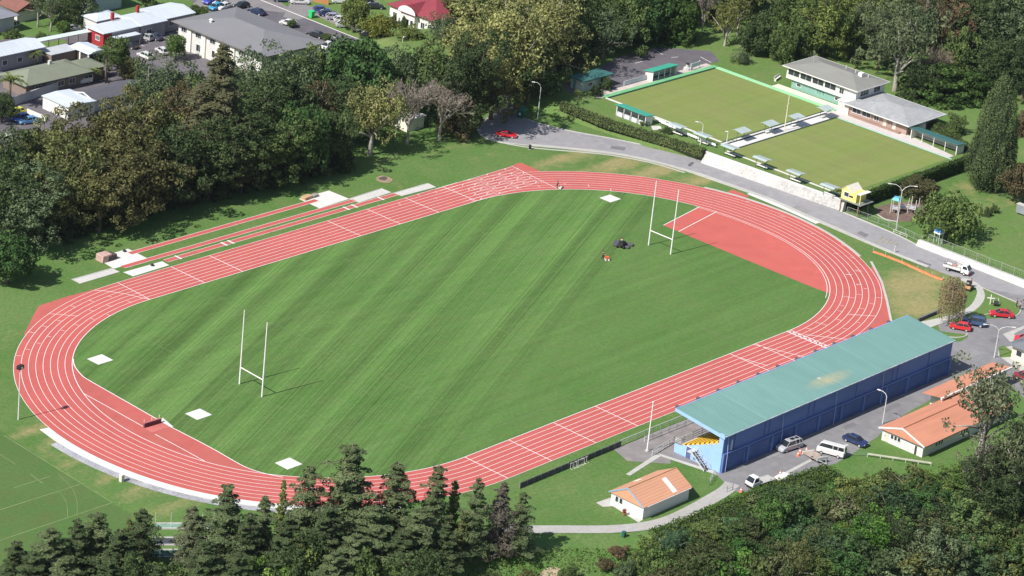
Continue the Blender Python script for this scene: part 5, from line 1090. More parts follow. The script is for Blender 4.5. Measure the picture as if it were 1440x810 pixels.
def make_car(kind, name='parked_car'):
    k = KIND[kind]; W = k['W']; L = k['L']; r = thing(name, 'car', 'car', (0,0,-50)); mb = MB(); loft(mb, k['body'], W, .10)
    cab = k['cab']; zt = max(z for _,z in cab); zb_ = min(z for _,z in cab)
    lo, hi = W/2-.10, W/2-.30; n = len(cab)
    fy = lambda z: lo+(hi-lo)*(z-zb_)/(zt-zb_)
    # roof panel and pillars in paint
    top = [(x,z) for x,z in cab if z > zt-.12]; xa, xb = min(t[0] for t in top), max(t[0] for t in top)
    mb.hull([(xa-.05,-hi-.02,zt-.05),(xb+.05,-hi-.02,zt-.05),(xb+.05,hi+.02,zt-.05),(xa-.05,hi+.02,zt-.05),(xa,-hi+.05,zt+.035),(xb,-hi+.05,zt+.035),(xb,hi-.05,zt+.035),(xa,hi-.05,zt+.035)])
    f0, f1 = cab[0], cab[1]; r1, r0 = cab[-2], cab[-1]; xm = (xa+xb)/2
    for s in (-1,1):
        for (p, q, w) in (((f0[0],f0[1]),(f1[0],f1[1]),.045),((r0[0],r0[1]),(r1[0],r1[1]),.07),((xm-.1,zb_),(xm-.05,zt),.045)):
            mb.tube([(p[0],s*(fy(p[1])+.0),p[1]-.02),(q[0],s*(fy(q[1])+.0),q[1]-.02)], w, 5)
        if kind in ('wagon','van','minivan','suv'): mb.tube([(xm-.95,s*fy(zb_),zb_),(xm-.95,s*hi,zt)], .05, 5)
        if kind == 'van': mb.hull([(-2.36,s*lo,1.16),(2.28,s*lo,1.16),(2.28,s*(lo-.01),1.30),(-2.36,s*(lo-.01),1.30),(-2.36,s*(lo+.02),1.16),(2.28,s*(lo+.02),1.16),(2.15,s*(lo-.02),1.33),(-2.34,s*(lo-.02),1.33)])
    if kind == 'van': mb.hull([(-2.34,-hi-.03,1.78),(1.45,-hi-.03,1.78),(1.45,hi+.03,1.78),(-2.34,hi+.03,1.78),(-2.26,-hi+.02,2.02),(1.3,-hi+.02,2.02),(1.3,hi-.02,2.02),(-2.26,hi-.02,2.02)])
    body = mb.build('body', PAINT, r, smooth=False)
    g = MB(); vs = [(x,-fy(z)+.005,z) for x,z in cab]+[(x,fy(z)-.005,z) for x,z in cab]; g.add(vs, [tuple(range(n)), tuple(range(n,2*n))[::-1]]+[(i,(i+1)%n,n+(i+1)%n,n+i) for i in range(n)]); g.build('windows', CGL, r)
    rad = .34 if kind == 'suv' else .30
    for x in (L*.30, -L*.30):
        for s in (-1,1):
            w = MB(); w.cylY(x, rad, s*(W/2-.20), s*(W/2+.012), rad, 14); wo_ = w.build('wheel', TYRE, r); m_ = MB(); m_.cylY(x, rad, s*(W/2+.013), s*(W/2+.03), rad*.62, 10); m_.build('rim', RIM, wo_)
    zb2 = k['body'][2][1]
    for s in (-1,1):
        h_ = MB(); h_.box(L/2-.07, s*(W/2-.42), zb2-.05, L/2+.005-.02, s*(W/2-.12), zb2+.10); h_.build('headlight', LAMPM, r)
        h_ = MB(); h_.box(-L/2-.005, s*(W/2-.40), zb2+.0, -L/2+.06, s*(W/2-.12), zb2+.16); h_.build('tail_light', TAIL, r)
    b_ = MB(); b_.box(L/2-.06,-W/2+.16,.28,L/2+.03,W/2-.16,.44); b_.build('bumper', BLK if kind in ('suv','hatch') else PAINT, r)
    if kind == 'minivan': m_ = MB(); m_.box(-.9,-.35,zt+.036,.0,.35,zt+.05); m_.box(-1.8,-.35,zt+.036,-1.1,.35,zt+.05); m_.build('sunroof', CGL, r)
    PROTO[kind] = r; return r
for k in KIND: make_car(k)
USED = set()
def car(kind, pa, pb, color, label, name='parked_car', cat='car', group=None, z=0.0, L=None):
    """front seen at pa, rear at pb; or pa centre with heading pb in degrees"""
    if isinstance(pb, tuple): A, B = P(*pa, z), P(*pb, z); c = ((A[0]+B[0])/2,(A[1]+B[1])/2); h = math.atan2(A[1]-B[1], A[0]-B[0])
    else: c = P(*pa, z); h = math.radians(pb)
    r = PROTO[kind]; first = kind not in USED; USED.add(kind)
    if first:
        r.location = (c[0],c[1],z); r.rotation_euler = (0,0,h); r['label'] = label; o = r
        if group: r['group'] = group
    else: o = dup(r, (c[0],c[1],z), h, label, group)
    def rec(p):
        for ch in p.children: ch.color = (*color,1); rec(ch)
    rec(o); o.name = name; o['category'] = cat
    if not group and 'group' in o: del o['group']
    return o
W_, S_, RD, DB, BK, LB = (.64,.64,.63), (.42,.43,.44), (.52,.02,.03), (.02,.035,.11), (.025,.027,.03), (.08,.25,.55)
car('coupe', (724,193.5), (700,190.5), (.62,.02,.03), 'low bright red sports car alone on the road bend by the trees')
car('minivan', (1092,637), (1127,626), S_, 'silver people mover parked against the blue grandstand wall')
car('van', (1150,634), (1187,644), W_, 'white minibus van with dark side windows beside the tipped trailer', 'white_van', 'van')
car('sedan', (1218,630), (1187,617), DB, 'dark navy sedan parked nose down to the grass by the orange roofed building')
car('sedan', (1389,443), (1427,447), RD, 'red sedan parked on the far side of the lot beside the grass island')
car('hatch', (1334,460), (1366,466), (.62,.03,.035), 'red hatchback parked on the kerb by the weeping birch')
car('suv', (1352,454), (1385,460), (.05,.09,.18), 'blue and silver four wheel drive parked behind the red hatchback')
car('hatch', (1430,479), (1452,483), (.62,.03,.05), 'red hatchback cut off by the right edge beside the forecourt kerb')
car('hatch', (1429,531), (1450,535), (.28,.02,.05), 'dark maroon hatchback cut off by the right edge beyond the gum tree')
car('sedan', (1438,489), (1458,496), LB, 'pale blue sedan at the right edge above the yellow walled house')
# town car park and yards
g1 = 'cars in the office car park'
car('wagon', (193,52), (212,58), S_, 'silver wagon in the office car park, the largest pale car there', group=g1)
car('sedan', (207,51), (226,58), (.05,.07,.11), 'dark blue-grey sedan next to the silver wagon in the car park', group=g1)
car('sedan', (172,64), (190,69), BK, 'black sedan in the shade by the tall palm in the car park', group=g1)
car('hatch', (196,78), (212,85), W_, 'small white hatchback at the near edge of the office car park', group=g1)
car('hatch', (222,71), (234,79), W_, 'white hatchback half behind the bright green round tree', group=g1)
car('van', (104,119), (124,116), W_, 'white van roof in the lane between the block wall and white garage', 'white_van', 'van')
car('sedan', (168,105), (186,113), (.04,.05,.12), 'dark blue sedan in shade at the end of the charcoal roof')
car('hatch', (14,164), (32,159), (.65,.62,.05), 'bright yellow hatchback parked by the low white wall')
car('hatch', (20,172), (38,167), (.03,.07,.35), 'deep blue hatchback between the yellow car and the light blue one')
car('sedan', (32,174), (50,172), (.10,.25,.48), 'light blue sedan at the end of the three bright cars')
car('wagon', (-2,203), (10,199), W_, 'white car at the left edge in the deep tree shade')
car('sedan', (92,44), (107,42), S_, 'pale silver sedan behind the covered walkway by the clipped bush')
g2 = 'cars parked on the left of the street'
car('hatch', (288,7), (302,2), (.05,.08,.45), 'bright blue car at the top behind the office roof', group=g2)
car('sedan', (300,10), (320,3), W_, 'white sedan second in the row behind the office roof', group=g2)
car('hatch', (297,15), (309,11), (.04,.30,.50), 'turquoise hatchback nearest the two small shrubs behind the office roof', group=g2)
car('sedan', (305,15), (325,9), W_, 'white sedan beside the turquoise hatchback', group=g2)
car('hatch', (334,12), (345,10), BK, 'black car just over the office roof peak', group=g2)
car('sedan', (353,17), (369,22), (.02,.03,.08), 'dark navy car over the far side of the office roof', group=g2)
car('hatch', (398,34), (412,37), W_, 'white car beside the small street tree past the office roof', group=g2)
car('sedan', (436,50), (452,54), BK, 'black car showing over the right corner of the office roof', group=g2)
car('hatch', (453,71), (465,65), W_, 'white hatchback at the right corner of the office roof', group=g2)
g3 = 'cars parked on the right of the street'
rows = [((384,-1),W_,'sedan','white car at the top of the far kerb, first of the row'),((397,2),(.04,.06,.15),'wagon','dark blue car second from the top on the far kerb'),((421,5),W_,'sedan','long white sedan parked across the verge above the green bin'),
        ((452,17),(.05,.08,.25),'hatch','blue car below the green bin, first of the tight row'),((461,22),DB,'sedan','navy sedan second in the tight row below the green bin'),((470,27),(.35,.35,.42),'hatch','lilac grey hatchback third in the tight row'),
        ((481,31),W_,'hatch','white hatchback under the left clipped tree'),((485,38),S_,'sedan','silver sedan with long shadow beside the street under the clipped tree'),((498,38),(.10,.03,.03),'sedan','dark maroon car in shade of the left clipped tree'),
        ((508,44),S_,'hatch','grey hatchback between the two clipped trees'),((519,53),BK,'sedan','black sedan in the shade under the middle clipped tree'),((538,54),(.02,.03,.10),'hatch','dark navy hatchback in front of the middle clipped tree'),
        ((557,56),W_,'hatch','white hatchback between the clipped trees and the lamp post'),((563,61),(.03,.05,.09),'hatch','dark hatchback beside the white lamp post on the town verge'),
        ((519,8),BK,'suv','black four wheel drive in the villa driveway'),((527,12),BK,'sedan','black sedan in front of the villa porch'),((478,4),W_,'hatch','white car in front of the timber fence')]
for (c, cl_, k, lab) in rows: car(k, c, -35, cl_, lab, group=g3)

# flatbed truck, utility truck, trailer
def truck(name, label, pa, pb, sides, load):
    A, B = P(*pa), P(*pb); h = math.atan2(A[1]-B[1], A[0]-B[0]); r = thing(name, label, 'truck', ((A[0]+B[0])/2,(A[1]+B[1])/2,0), h)
    mb = MB(); mb.hull([(1.1,-.88,.45),(2.65,-.88,.45),(2.65,.88,.45),(1.1,.88,.45),(1.1,-.88,1.25),(2.7,-.88,1.15),(2.7,.88,1.15),(1.1,.88,1.25)]); mb.hull([(1.1,-.85,1.26),(2.62,-.85,1.18),(2.62,.85,1.18),(1.1,.85,1.26),(1.15,-.72,2.02),(2.1,-.72,2.02),(2.1,.72,2.02),(1.15,.72,2.02)])
    cabn = mb.build('cab', PAINT, r, bevel=.05); cabn.color = (.75,.75,.74,1)
    mb = MB(); mb.hull([(2.14,-.66,1.92),(2.60,-.76,1.24),(2.60,.76,1.24),(2.14,.66,1.92),(2.19,-.66,1.94),(2.68,-.76,1.26),(2.68,.76,1.26),(2.19,.66,1.94)]); mb.build('windscreen', CGL, r)
    for s in (-1,1): mb = MB(); mb.hull([(1.35,s*.80,1.32),(2.40,s*.80,1.28),(2.40,s*.86,1.28),(1.35,s*.86,1.32),(1.40,s*.70,1.85),(2.10,s*.70,1.85),(2.10,s*.76,1.85),(1.40,s*.76,1.85)]); mb.build('side_window', CGL, r)
    for s in (-1,1): mb = MB(); mb.box(2.66,s*.5,.72,2.73,s*.82,.9); mb.build('headlight', LAMPM, r)
    mb = MB(); mb.box(2.6,-.85,.40,2.80,.85,.58); mb.build('bumper', TAIL if sides else BLK, r)
    mb = MB(); mb.box(-2.5,-.92,.72,1.0,.92,.84); dk = mb.build('deck', M('grey_steel_deck', (.45,.44,.42), .6, .15, 2), r)
    mb = MB()
    if sides:
        mb.box(-2.5,-.95,.84,1.0,-.90,1.2); mb.box(-2.5,.90,.84,1.0,.95,1.2); mb.box(-2.55,-.95,.84,-2.50,.95,1.2); mb.build('drop_side', FRAME, r)
        mb = MB()
        for x in (-2.4,-.7,.95):
            mb.tube([(x,-.9,1.2),(x,-.9,1.9)], .03, 5); mb.tube([(x,.9,1.2),(x,.9,1.9)], .03, 5)
        mb.tube([(-2.4,-.9,1.9),(.95,-.9,1.9)], .03, 5); mb.tube([(-2.4,.9,1.9),(.95,.9,1.9)], .03, 5); mb.build('rack', BLK, r)
    mb = MB(); mb.box(-2.4,-.35,.45,2.4,.35,.70); mb.build('chassis', BLK, r)
    for x in (1.8,-1.5):
        for s in (-1,1): w = MB(); w.cylY(x,.35,s*.62,s*.90,.35,14); wo_ = w.build('wheel', TYRE, r); m_ = MB(); m_.cylY(x,.35,s*.901,s*.915,.2,10); m_.build('rim', RIM, wo_)
    return r
truck('flatbed_truck', 'white cab of a small flatbed truck at the hedge end of the sealed yard', (1050,688), (1088,676), False, None)
truck('utility_truck', 'white dropside utility truck driving down the road past the low wall', (1364,388), (1326,377), True, None)
for i,(dx,dy,c) in enumerate(((-.6,.1,(.55,.30,.25)),(-1.7,-.3,(.40,.38,.36)),(.3,.3,(.60,.55,.5)))):
    A = P(1340,380); t = thing('load_crate', ['pinkish crate in the middle of the dropside truck tray','grey crate at the tail of the dropside truck tray','cream crate behind the cab of the dropside truck'][i], 'crate', (A[0]+.5,A[1]-.5,.845), math.radians(-50)); mb = MB(); mb.box(dx-.35,dy-.3,0,dx+.35,dy+.3,.35); mb.box(dx-.38,dy-.33,.351,dx+.38,dy+.33,.40); mb.build('box', M('crate%d'%i, c, .8,.2,3), t)
def mound(name, label, cat, px, rx, ry, h, mat, seed, rz=0, z=0):
    rs = np.random.RandomState(seed); A = P(*px); t = thing(name, label, cat, (A[0],A[1],z), rz); n = 14; mb = MB(); vs = []; 
    for i in range(n+1):
        for j in range(n+1):
            u, v = i/n*2-1, j/n*2-1; r_ = min(1, math.hypot(u,v)); hh = h*max(0,1-r_**2)*(1+.35*math.sin(5*u+seed)*math.cos(4*v))+rs.uniform(-.03,.03)*h; vs.append((u*rx, v*ry, max(.0,hh)+.03 if r_ < 1 else .0))
    mb.add(vs, [(i*(n+1)+j,(i+1)*(n+1)+j,(i+1)*(n+1)+j+1,i*(n+1)+j+1) for i in range(n) for j in range(n)]); mb.build('heap', mat, t, smooth=True); return t
mound('rubble_heap', 'pale heap of rubble and timber spread on the truck deck side of the yard', 'rubble', (1080,677), 1.9, 1.2, .6, M('pale_rubble', (.55,.47,.38), .95, .35, 2.5, dirt=(.25,.20,.16)), 4)
A = P(1099,671); t = thing('white_sheet_stack', 'stack of flat white sheets lying on the yard beside the hedge', 'sheet stack', (A[0],A[1],0), .1)
for k in range(3): mb = MB(); mb.box(-1.5+.1*k,-.8+.05*k,.02+k*.09,1.5-.05*k,.8-.1*k,.09+k*.09); mb.build('sheet', WHITE, t)
A = P(1147,645); t = thing('trailer', 'tipped flat trailer with brown deck resting on the seal beside the white minibus', 'trailer', (A[0],A[1],0), math.radians(-108))
mb = MB(); mb.hull([(-2.1,-1.1,.15),(1.7,-1.1,.62),(1.7,1.1,.62),(-2.1,1.1,.15),(-2.1,-1.1,.25),(1.7,-1.1,.72),(1.7,1.1,.72),(-2.1,1.1,.25)]); mb.build('deck', M('worn_timber_deck', (.36,.30,.25), .9, .25, 2), t)
mb = MB(); mb.box(1.72,-1.12,.55,1.84,1.12,1.15); mb.build('headboard', RAIL, t); mb = MB(); mb.hull([(-2.25,-1.2,.05),(-2.1,-1.2,.05),(-2.1,1.2,.05),(-2.25,1.2,.05),(-2.25,-1.2,.45),(-2.1,-1.2,.45),(-2.1,1.2,.45),(-2.25,1.2,.45)]); mb.build('tailgate', FRAME, t)
for s in (-1,1): w = MB(); w.cylY(.2,.33,s*.9-.1,s*.9+.1,.33,12); w.build('wheel', TYRE, t)
mb = MB(); mb.tube([(1.8,-.7,.6),(2.9,0,.45),(1.8,.7,.6)], .05, 6); mb.build('drawbar', RAIL, t)
# traffic cones
ORNG = M('cone_orange', (.85,.22,.12), .6, .08, 3)
cone0 = None
for i,((x,y),lab) in enumerate((((1122,641),'orange cone nearest the rear of the silver people mover'),((1125,637),'orange cone just behind the other cone at the silver people mover'),((1134,635),'orange cone at the headboard of the tipped trailer'),((1042,692),'pink-orange cone at the front of the flatbed truck cab'),((1097,668),'small orange cone on the painted strip beside the white sheets'))):
    A = P(x,y)
    if cone0 is None:
        cone0 = thing('traffic_cone', lab, 'cone', (A[0],A[1],0), 0, 'orange cones round the yard works'); mb = MB(); mb.lathe([(.24,.05),(.20,.2),(.13,.5),(.05,.85)],12); mb.build('cone', ORNG, cone0); mb = MB(); mb.box(-.3,-.3,0,.3,.3,.05); mb.build('foot', ORNG, cone0); mb = MB(); mb.lathe([(.165,.40),(.125,.58)],12); mb.build('band', WHITE, cone0)
    else: dup(cone0, (A[0],A[1],0), .3*i, lab)
# digger by the footpath
A = P(1361,408); t = thing('mini_digger', 'small orange-tan digger standing on the grass beside the curved footpath', 'digger', (A[0],A[1],0), .4); DG = M('digger_paint', (.62,.33,.16), .6, .15, 3)
for s in (-1,1): mb = MB(); mb.box(-.8,s*.35,.02,.8,s*.62,.38); mb.build('track', BLK, t, bevel=.08)
mb = MB(); mb.box(-.75,-.5,.45,.6,.5,1.0); mb.build('body', DG, t, bevel=.06); mb = MB(); mb.box(-.5,-.42,1.01,.4,.42,1.05); mb.box(-.6,-.45,1.75,.45,.45,1.85)
for x in (-.55,.4):
    for s in (-.42,.40): mb.box(x,s,1.0,x+.05,s+.05,1.76)
mb.build('canopy', BLK, t); mb = MB(); mb.tube([(.6,0,.8),(1.5,0,1.7),(2.1,0,1.1)], [.12,.10,.08], 6); mb.build('boom', DG, t); mb = MB(); mb.hull([(1.95,-.25,.5),(2.35,-.25,.6),(2.35,.25,.6),(1.95,.25,.5),(2.0,-.25,1.1),(2.2,-.25,1.1),(2.2,.25,1.1),(2.0,.25,1.1)]); mb.build('bucket', BLK, t)

# ------------------------------------------------------------------ posts, lamps, goals
GALV = M('galvanised_steel', (.62,.62,.60), .45, .08, 2, .4)
def goal(label, b0, b1, H_):
    A, B = P(*b0), P(*b1); cx = (A[0]+B[0])/2; cy = (A[1]+B[1])/2; t = thing('rugby_goal', label, 'goal posts', (cx,cy,0)); d = math.dist(A,B)/2; th = math.atan2(B[1]-A[1],B[0]-A[0]); t.rotation_euler = (0,0,th)
    for s in (-1,1): mb = MB(); mb.tube([(s*d,0,0),(s*d,0,3),(s*d,0,H_)], [.13,.12,.075], 8); mb.build('upright', WHITE, t)
    mb = MB(); mb.tube([(-d,0,3.05),(d,0,3.05)], .09, 8); mb.build('crossbar', WHITE, t); return t
goal('tall white rugby goal posts on the mown grass at the left end of the field', (336.7,540), (368.3,558), 13.4)
goal('tall white rugby goal posts near the red fan area at the far right end', (912,344.8), (943,357.8), 13.2)
def lamp(label, bx, by, tx, ty, arms=1, reach=1.8, z=0.0, name='street_lamp', heading=0.0, curve=True):
    A = P(bx,by,z); H_ = height(bx,by,ty,z); t = thing(name, label, 'street lamp', (A[0],A[1],z), heading)
    if curve:
        mb = MB(); mb.tube([(0,0,0),(0,0,H_*.5),(0,0,H_*.86)], [.10,.08,.06], 8); mb.build('pole', GALV, t)
        for s in ([1] if arms == 1 else [1,-1]):
            mb = MB(); mb.tube([(0,0,H_*.86),(s*reach*.18,0,H_*.94),(s*reach*.5,0,H_*.99),(s*reach,0,H_)], [.07,.06,.055,.05], 6); mb.build('arm', GALV, t)
            mb = MB(); mb.hull([(s*reach-.35,-.14,H_-.10),(s*reach+.35,-.10,H_-.06),(s*reach+.35,.10,H_-.06),(s*reach-.35,.14,H_-.10),(s*reach-.3,-.10,H_+.08),(s*reach+.3,-.06,H_+.05),(s*reach+.3,.06,H_+.05),(s*reach-.3,.10,H_+.08)]); mb.build('lamp_head', GALV, t)
    return t
lamp('grey curved street lamp on the grass beside the dark green bin', 756,167,757,116,1,1.7,heading=math.radians(135))
lamp('double armed street lamp on the kerb by the playground swings', 1260,323,1267,260,2,2.6,heading=math.radians(-50))
lamp('white double armed street lamp in the car park near the forecourt', 1398,503,1400,458,2,2.6,heading=math.radians(-50))
lamp('single arm street lamp between the grandstand rear yard and orange roofed building', 1241,596,1245,552,1,1.6,heading=math.radians(100))
lamp('small white lamp standing behind the near row of bench seats', 985.5,203,987,172,1,1.4,TZ,heading=math.radians(130))
lamp('short lamp on the near left edge of the upper green by the hedge end', 1022,200,1021,185,1,.3,TZ,heading=math.radians(130))
lamp('thin white lamp post on the town verge beside the white hatchback', 565,71,565,52,1,.5,heading=0)
A = P(1103,184,TZ); t = thing('flagpole', 'cream flagpole with crossed yardarms on the walkway between the bowling greens', 'pole', (A[0],A[1],TZ)); mb = MB(); mb.tube([(0,0,0),(0,0,9.0)], [.12,.06], 8); mb.build('pole', M('cream_paint',(.72,.68,.52),.6,.05,1), t); mb = MB(); mb.tube([(-1.1,-.4,5.9),(1.1,.4,5.9)], .04, 6); mb.build('yardarm', FRAME, t)
A = P(983,216); t = thing('post', 'short white post in the hedge line below the bench seats', 'post', (A[0],A[1],0)); h_ = height(983,216,194); mb = MB(); mb.tube([(0,0,0),(0,0,h_)], .09, 8); mb.build('pole', WHITE, t); mb = MB(); mb.lathe([(.12,h_),(.13,h_+.08)],8); mb.build('cap', WHITE, t)
A = P(1104,136,TZ)
# floodlight at the left bend
A = P(25.8,590); t = thing('floodlight_mast', 'slim grey mast with a boxy black floodlight outside the left bend', 'floodlight', (A[0],A[1],0), .2); mb = MB(); mb.tube([(0,0,0),(0,0,9.2)], [.13,.07], 8); mb.build('mast', GALV, t)
mb = MB(); mb.box(-.55,-.35,8.9,.55,.35,9.5); lb = mb.build('lamp_box', BLK, t); mb = MB(); mb.box(-.25,-.37,9.0,.25,-.351,9.35); mb.build('lens', LAMPM, lb); mb = MB(); mb.box(-.7,-.05,9.12,.9,.05,9.22); mb.build('bracket', BLK, t)
A = P(171,677); t = thing('cabinet', 'small cream service cabinet on the bank below the left bend', 'cabinet', (A[0],A[1],0)); mb = MB(); mb.box(-.3,-.3,0,.3,.3,1.15); mb.build('cabinet_body', M('cream_cabinet',(.70,.68,.58),.7,.05,2), t, bevel=.03); mb = MB(); mb.box(-.34,-.34,1.151,.34,.34,1.22); mb.build('lid', FRAME, t)
# water jump barrier
A, B = P(202.5,601.5), P(226,594.5); th = math.atan2(B[1]-A[1],B[0]-A[0]); t = thing('water_jump_barrier', 'dark low steeplechase barrier beside the empty red water jump pit', 'barrier', (A[0],A[1],0), th); L = math.dist(A,B)
mb = MB(); mb.box(0,-.15,.03,L,.15,.75); mb.build('barrier_beam', M('dark_maroon_board', (.13,.05,.06), .8, .15, 2), t); mb = MB(); mb.box(0,-.17,.751,L,.17,.86); mb.build('top_rail', M('reddish_top',(.42,.16,.16),.7,.1,2), t)
for x in (.15,L/2,L-.15): mb = MB(); mb.tube([(x,.22,.0),(x,.22,1.35)], .035, 6); mb.build('post', WHITE, t)
flat('water_pit', PP([(203,603),(227,596),(238,601),(214,609)]), .049, M('faded_red_pit', (.50,.15,.13), .8, .1, .5))

# mats and boxes by the pits
def matstack(label, px, w, d, h_, colr, rz, n=3, name='mat_stack', cat='crash mats'):
    A = P(*px); t = thing(name, label, cat, (A[0],A[1],.02), rz); m_ = M(label[:14].replace(' ','_'), colr, .8, .2, 2)
    for k in range(n): mb = MB(); mb.box(-w/2+.04*k,-d/2,k*h_/n,w/2-.03*k,d/2,(k+1)*h_/n-.03); mb.build('mat', m_, t, bevel=.04)
    return t
matstack('pink-brown stack of landing mats at the left end of the runways', (146,366), 2.3,1.9,1.3,(.48,.33,.29),.05)
matstack('dark brown heap of mats beside the pinkish stack on the left pad', (154,364), 2.2,1.7,1.0,(.10,.075,.07),.1)
matstack('small tan covered box at the left of the right landing pad', (431,279.5), 2.2,1.2,.6,(.55,.36,.22),.1,2)
matstack('small grey box lying on the right landing pad', (442,276.5), 1.6,1.0,.5,(.30,.27,.25),.1,2)
for i,(x,y,lab) in enumerate(((175,354,'dark bag at the head of the outer runway'),(214,374,'small dark bag on the white sand beside the middle runway'))):
    A = P(x,y); t = thing('kit_bag', lab, 'bag', (A[0],A[1],.02), .4*i); mb = MB(); mb.lathe([(.18,0),(.34,.12),(.34,.25),(.12,.40)],10); mb.build('bag', BLK, t, smooth=True); mb = MB(); mb.tube([(-.2,0,.36),(0,0,.5),(.2,0,.36)], .025, 5); mb.build('handle', BLK, t)
# dark boarded fence beside the near straight
A, B = P(731,687), P(873,627.5); r = thing('timber_fence', 'low dark weathered board fence on the grass between the near straight and small hall', 'fence', (A[0],A[1],0)); o_ = at(r); L = math.dist(A,B); n = 15; TIM = M('tarred_timber', (.085,.085,.095), .85, .25, 2.0, stretch=(3,3,.5))
for i in range(n):
    x0 = A[0]+(B[0]-A[0])*i/n; x1 = A[0]+(B[0]-A[0])*(i+1)/n-.06; y = A[1]+(B[1]-A[1])*i/n; mb = MB(); mb.box(x0,y-.05,.05,x1,y+.05,1.0)
    for q_ in range(1,4): mb.box(x0+(x1-x0)*q_/4-.02,y-.07,.05,x0+(x1-x0)*q_/4+.02,y-.051,1.0)
    mb.build('panel', TIM, r, off=o_); mb = MB(); mb.box(x0-.12,y-.1,0,x0+.0,y+.1,1.15); mb.build('post', M('grey_timber',(.16,.16,.165),.9,.2,2), r, off=o_)
hd = None
for i in range(6):
    A = P(803+i*3.6, 657.5-i*1.55)
    lab = '%s of the six white hurdles leaning in a row against the dark fence' % ['leftmost','second from left','third from left','fourth from left','fifth from left','rightmost'][i]
    if hd is None:
        hd = thing('hurdle', lab, 'hurdle', (A[0],A[1]-.35,0), math.radians(0), 'white hurdles by the dark fence')
        for s in (-.45,.45): mb = MB(); mb.tube([(s,-.35,.03),(s,.1,.03),(s,.12,.95)], .03, 5); mb.build('leg', WHITE, hd)
        mb = MB(); mb.box(-.55,.08,.88,.55,.13,1.0); mb.build('bar', WHITE, hd)
    else: dup(hd, (A[0],A[1]-.35,0), .12*(i%3-1), lab)
def railfence(name, label, pts, h_, z, postm, railm, step=3, rails=(.5,1.0), mesh_=None, cat='fence'):
    r = thing(name, label, cat, (pts[0][0],pts[0][1],z)); o_ = at(r); acc = []
    for a, b in zip(pts[:-1], pts[1:]):
        L = math.dist(a,b); n = max(1,int(round(L/step)))
        for i in range(n): acc.append((a[0]+(b[0]-a[0])*i/n, a[1]+(b[1]-a[1])*i/n))
    acc.append(pts[-1])
    for x, y in acc: mb = MB(); mb.tube([(x,y,z-.05),(x,y,z+h_)], .05, 6); mb.build('post', postm, r, off=o_)
    mb = MB()
    for q_ in rails:
        for a, b in zip(pts[:-1], pts[1:]): mb.tube([(a[0],a[1],z+h_*q_),(b[0],b[1],z+h_*q_)], .035, 5)
    mb.build('rail', railm, r, off=o_)
    if mesh_:
        mb = MB()
        for a, b in zip(pts[:-1], pts[1:]):
            L = math.dist(a,b); n = int(L/.45)
            for i in range(n):
                x, y = a[0]+(b[0]-a[0])*i/n, a[1]+(b[1]-a[1])*i/n; x2, y2 = a[0]+(b[0]-a[0])*(i+1)/n, a[1]+(b[1]-a[1])*(i+1)/n
                mb.tube([(x,y,z),(x2,y2,z+h_)], .010, 3, False); mb.tube([(x,y,z+h_),(x2,y2,z)], .010, 3, False)
        mb.build('wire_mesh', mesh_, r, off=o_)
    return r
FPOST = M('dull_fence_steel', (.33,.35,.32), .6, .1, 2); WIRE = M('fence_wire', (.30,.33,.30), .5, .1, 2)
railfence('wire_fence', 'long grey wire mesh fence along the top of the low white wall at right', [(99.95,-29),(99.8,-52),(99.6,-75)], 1.7, UZ, FPOST, FPOST, 3, (.04,1.0), WIRE)
railfence('wire_fence', 'wire fence on the kerb between the road and the playground', [(101.6,-8.2),(102.3,-18),(101.2,-27)], 1.2, 0, FPOST, FPOST, 2.4, (.05,1.0), WIRE)
railfence('timber_rail', 'low white timber rail fence on the grass edge above the bush', [PT(1187,641)[:2],PT(1219,642)[:2]], .8, 0, M('green_post',(.20,.30,.26),.8,.1,1), M('green_post',(.20,.30,.26),.8,.1,1), 2.6, (.5,1.0))
A, B = P(1220,642.5), P(1309,655.5); r = railfence('timber_rail', 'long cream barrier rail in front of the white orange roofed building', [A,B], .65, 0, CREAM, CREAM, 2.2, (.85,)); o_ = at(r)
mb = MB(); kerb(mb, [A,B], .12, .45, .70); mb.build('board', M('weathered_cream_board',(.55,.53,.45),.8,.12,1), r, off=o_)
railfence('gate_rail', 'small dark timber rail and posts across the path end by the yard', [P(997,683),P(1000,677),P(1003,672)], 1.1, 0, M('grey_timber',(.16,.16,.165),.9,.2,2), RAIL, 1.2)
railfence('gate_rail', 'dark timber posts on the right side of the path end by the truck', [P(1022,692),P(1030,689)], 1.1, 0, M('grey_timber',(.16,.16,.165),.9,.2,2), RAIL, 1.0)
railfence('roadside_rail', 'low steel rail along the road kerb beside the double street lamp', [P(1256,328),P(1275,335)], .8, 0, GALV, GALV, 1.6)
railfence('roadside_rail', 'low white timber rail on the shaded lawn under the bare trees', [P(655,172),P(672,182)], .9, 0, GALV, GALV, 1.6)
A = P(653,196); t = thing('post', 'thin grey post on the lawn edge under the tall dark tree', 'post', (A[0],A[1],0)); mb = MB(); mb.tube([(0,0,0),(0,0,3.6)], .06, 6); mb.build('pole', GALV, t); mb = MB(); mb.tube([(0,0,3.5),(0,.8,3.6)], .04, 6); mb.build('arm', GALV, t)
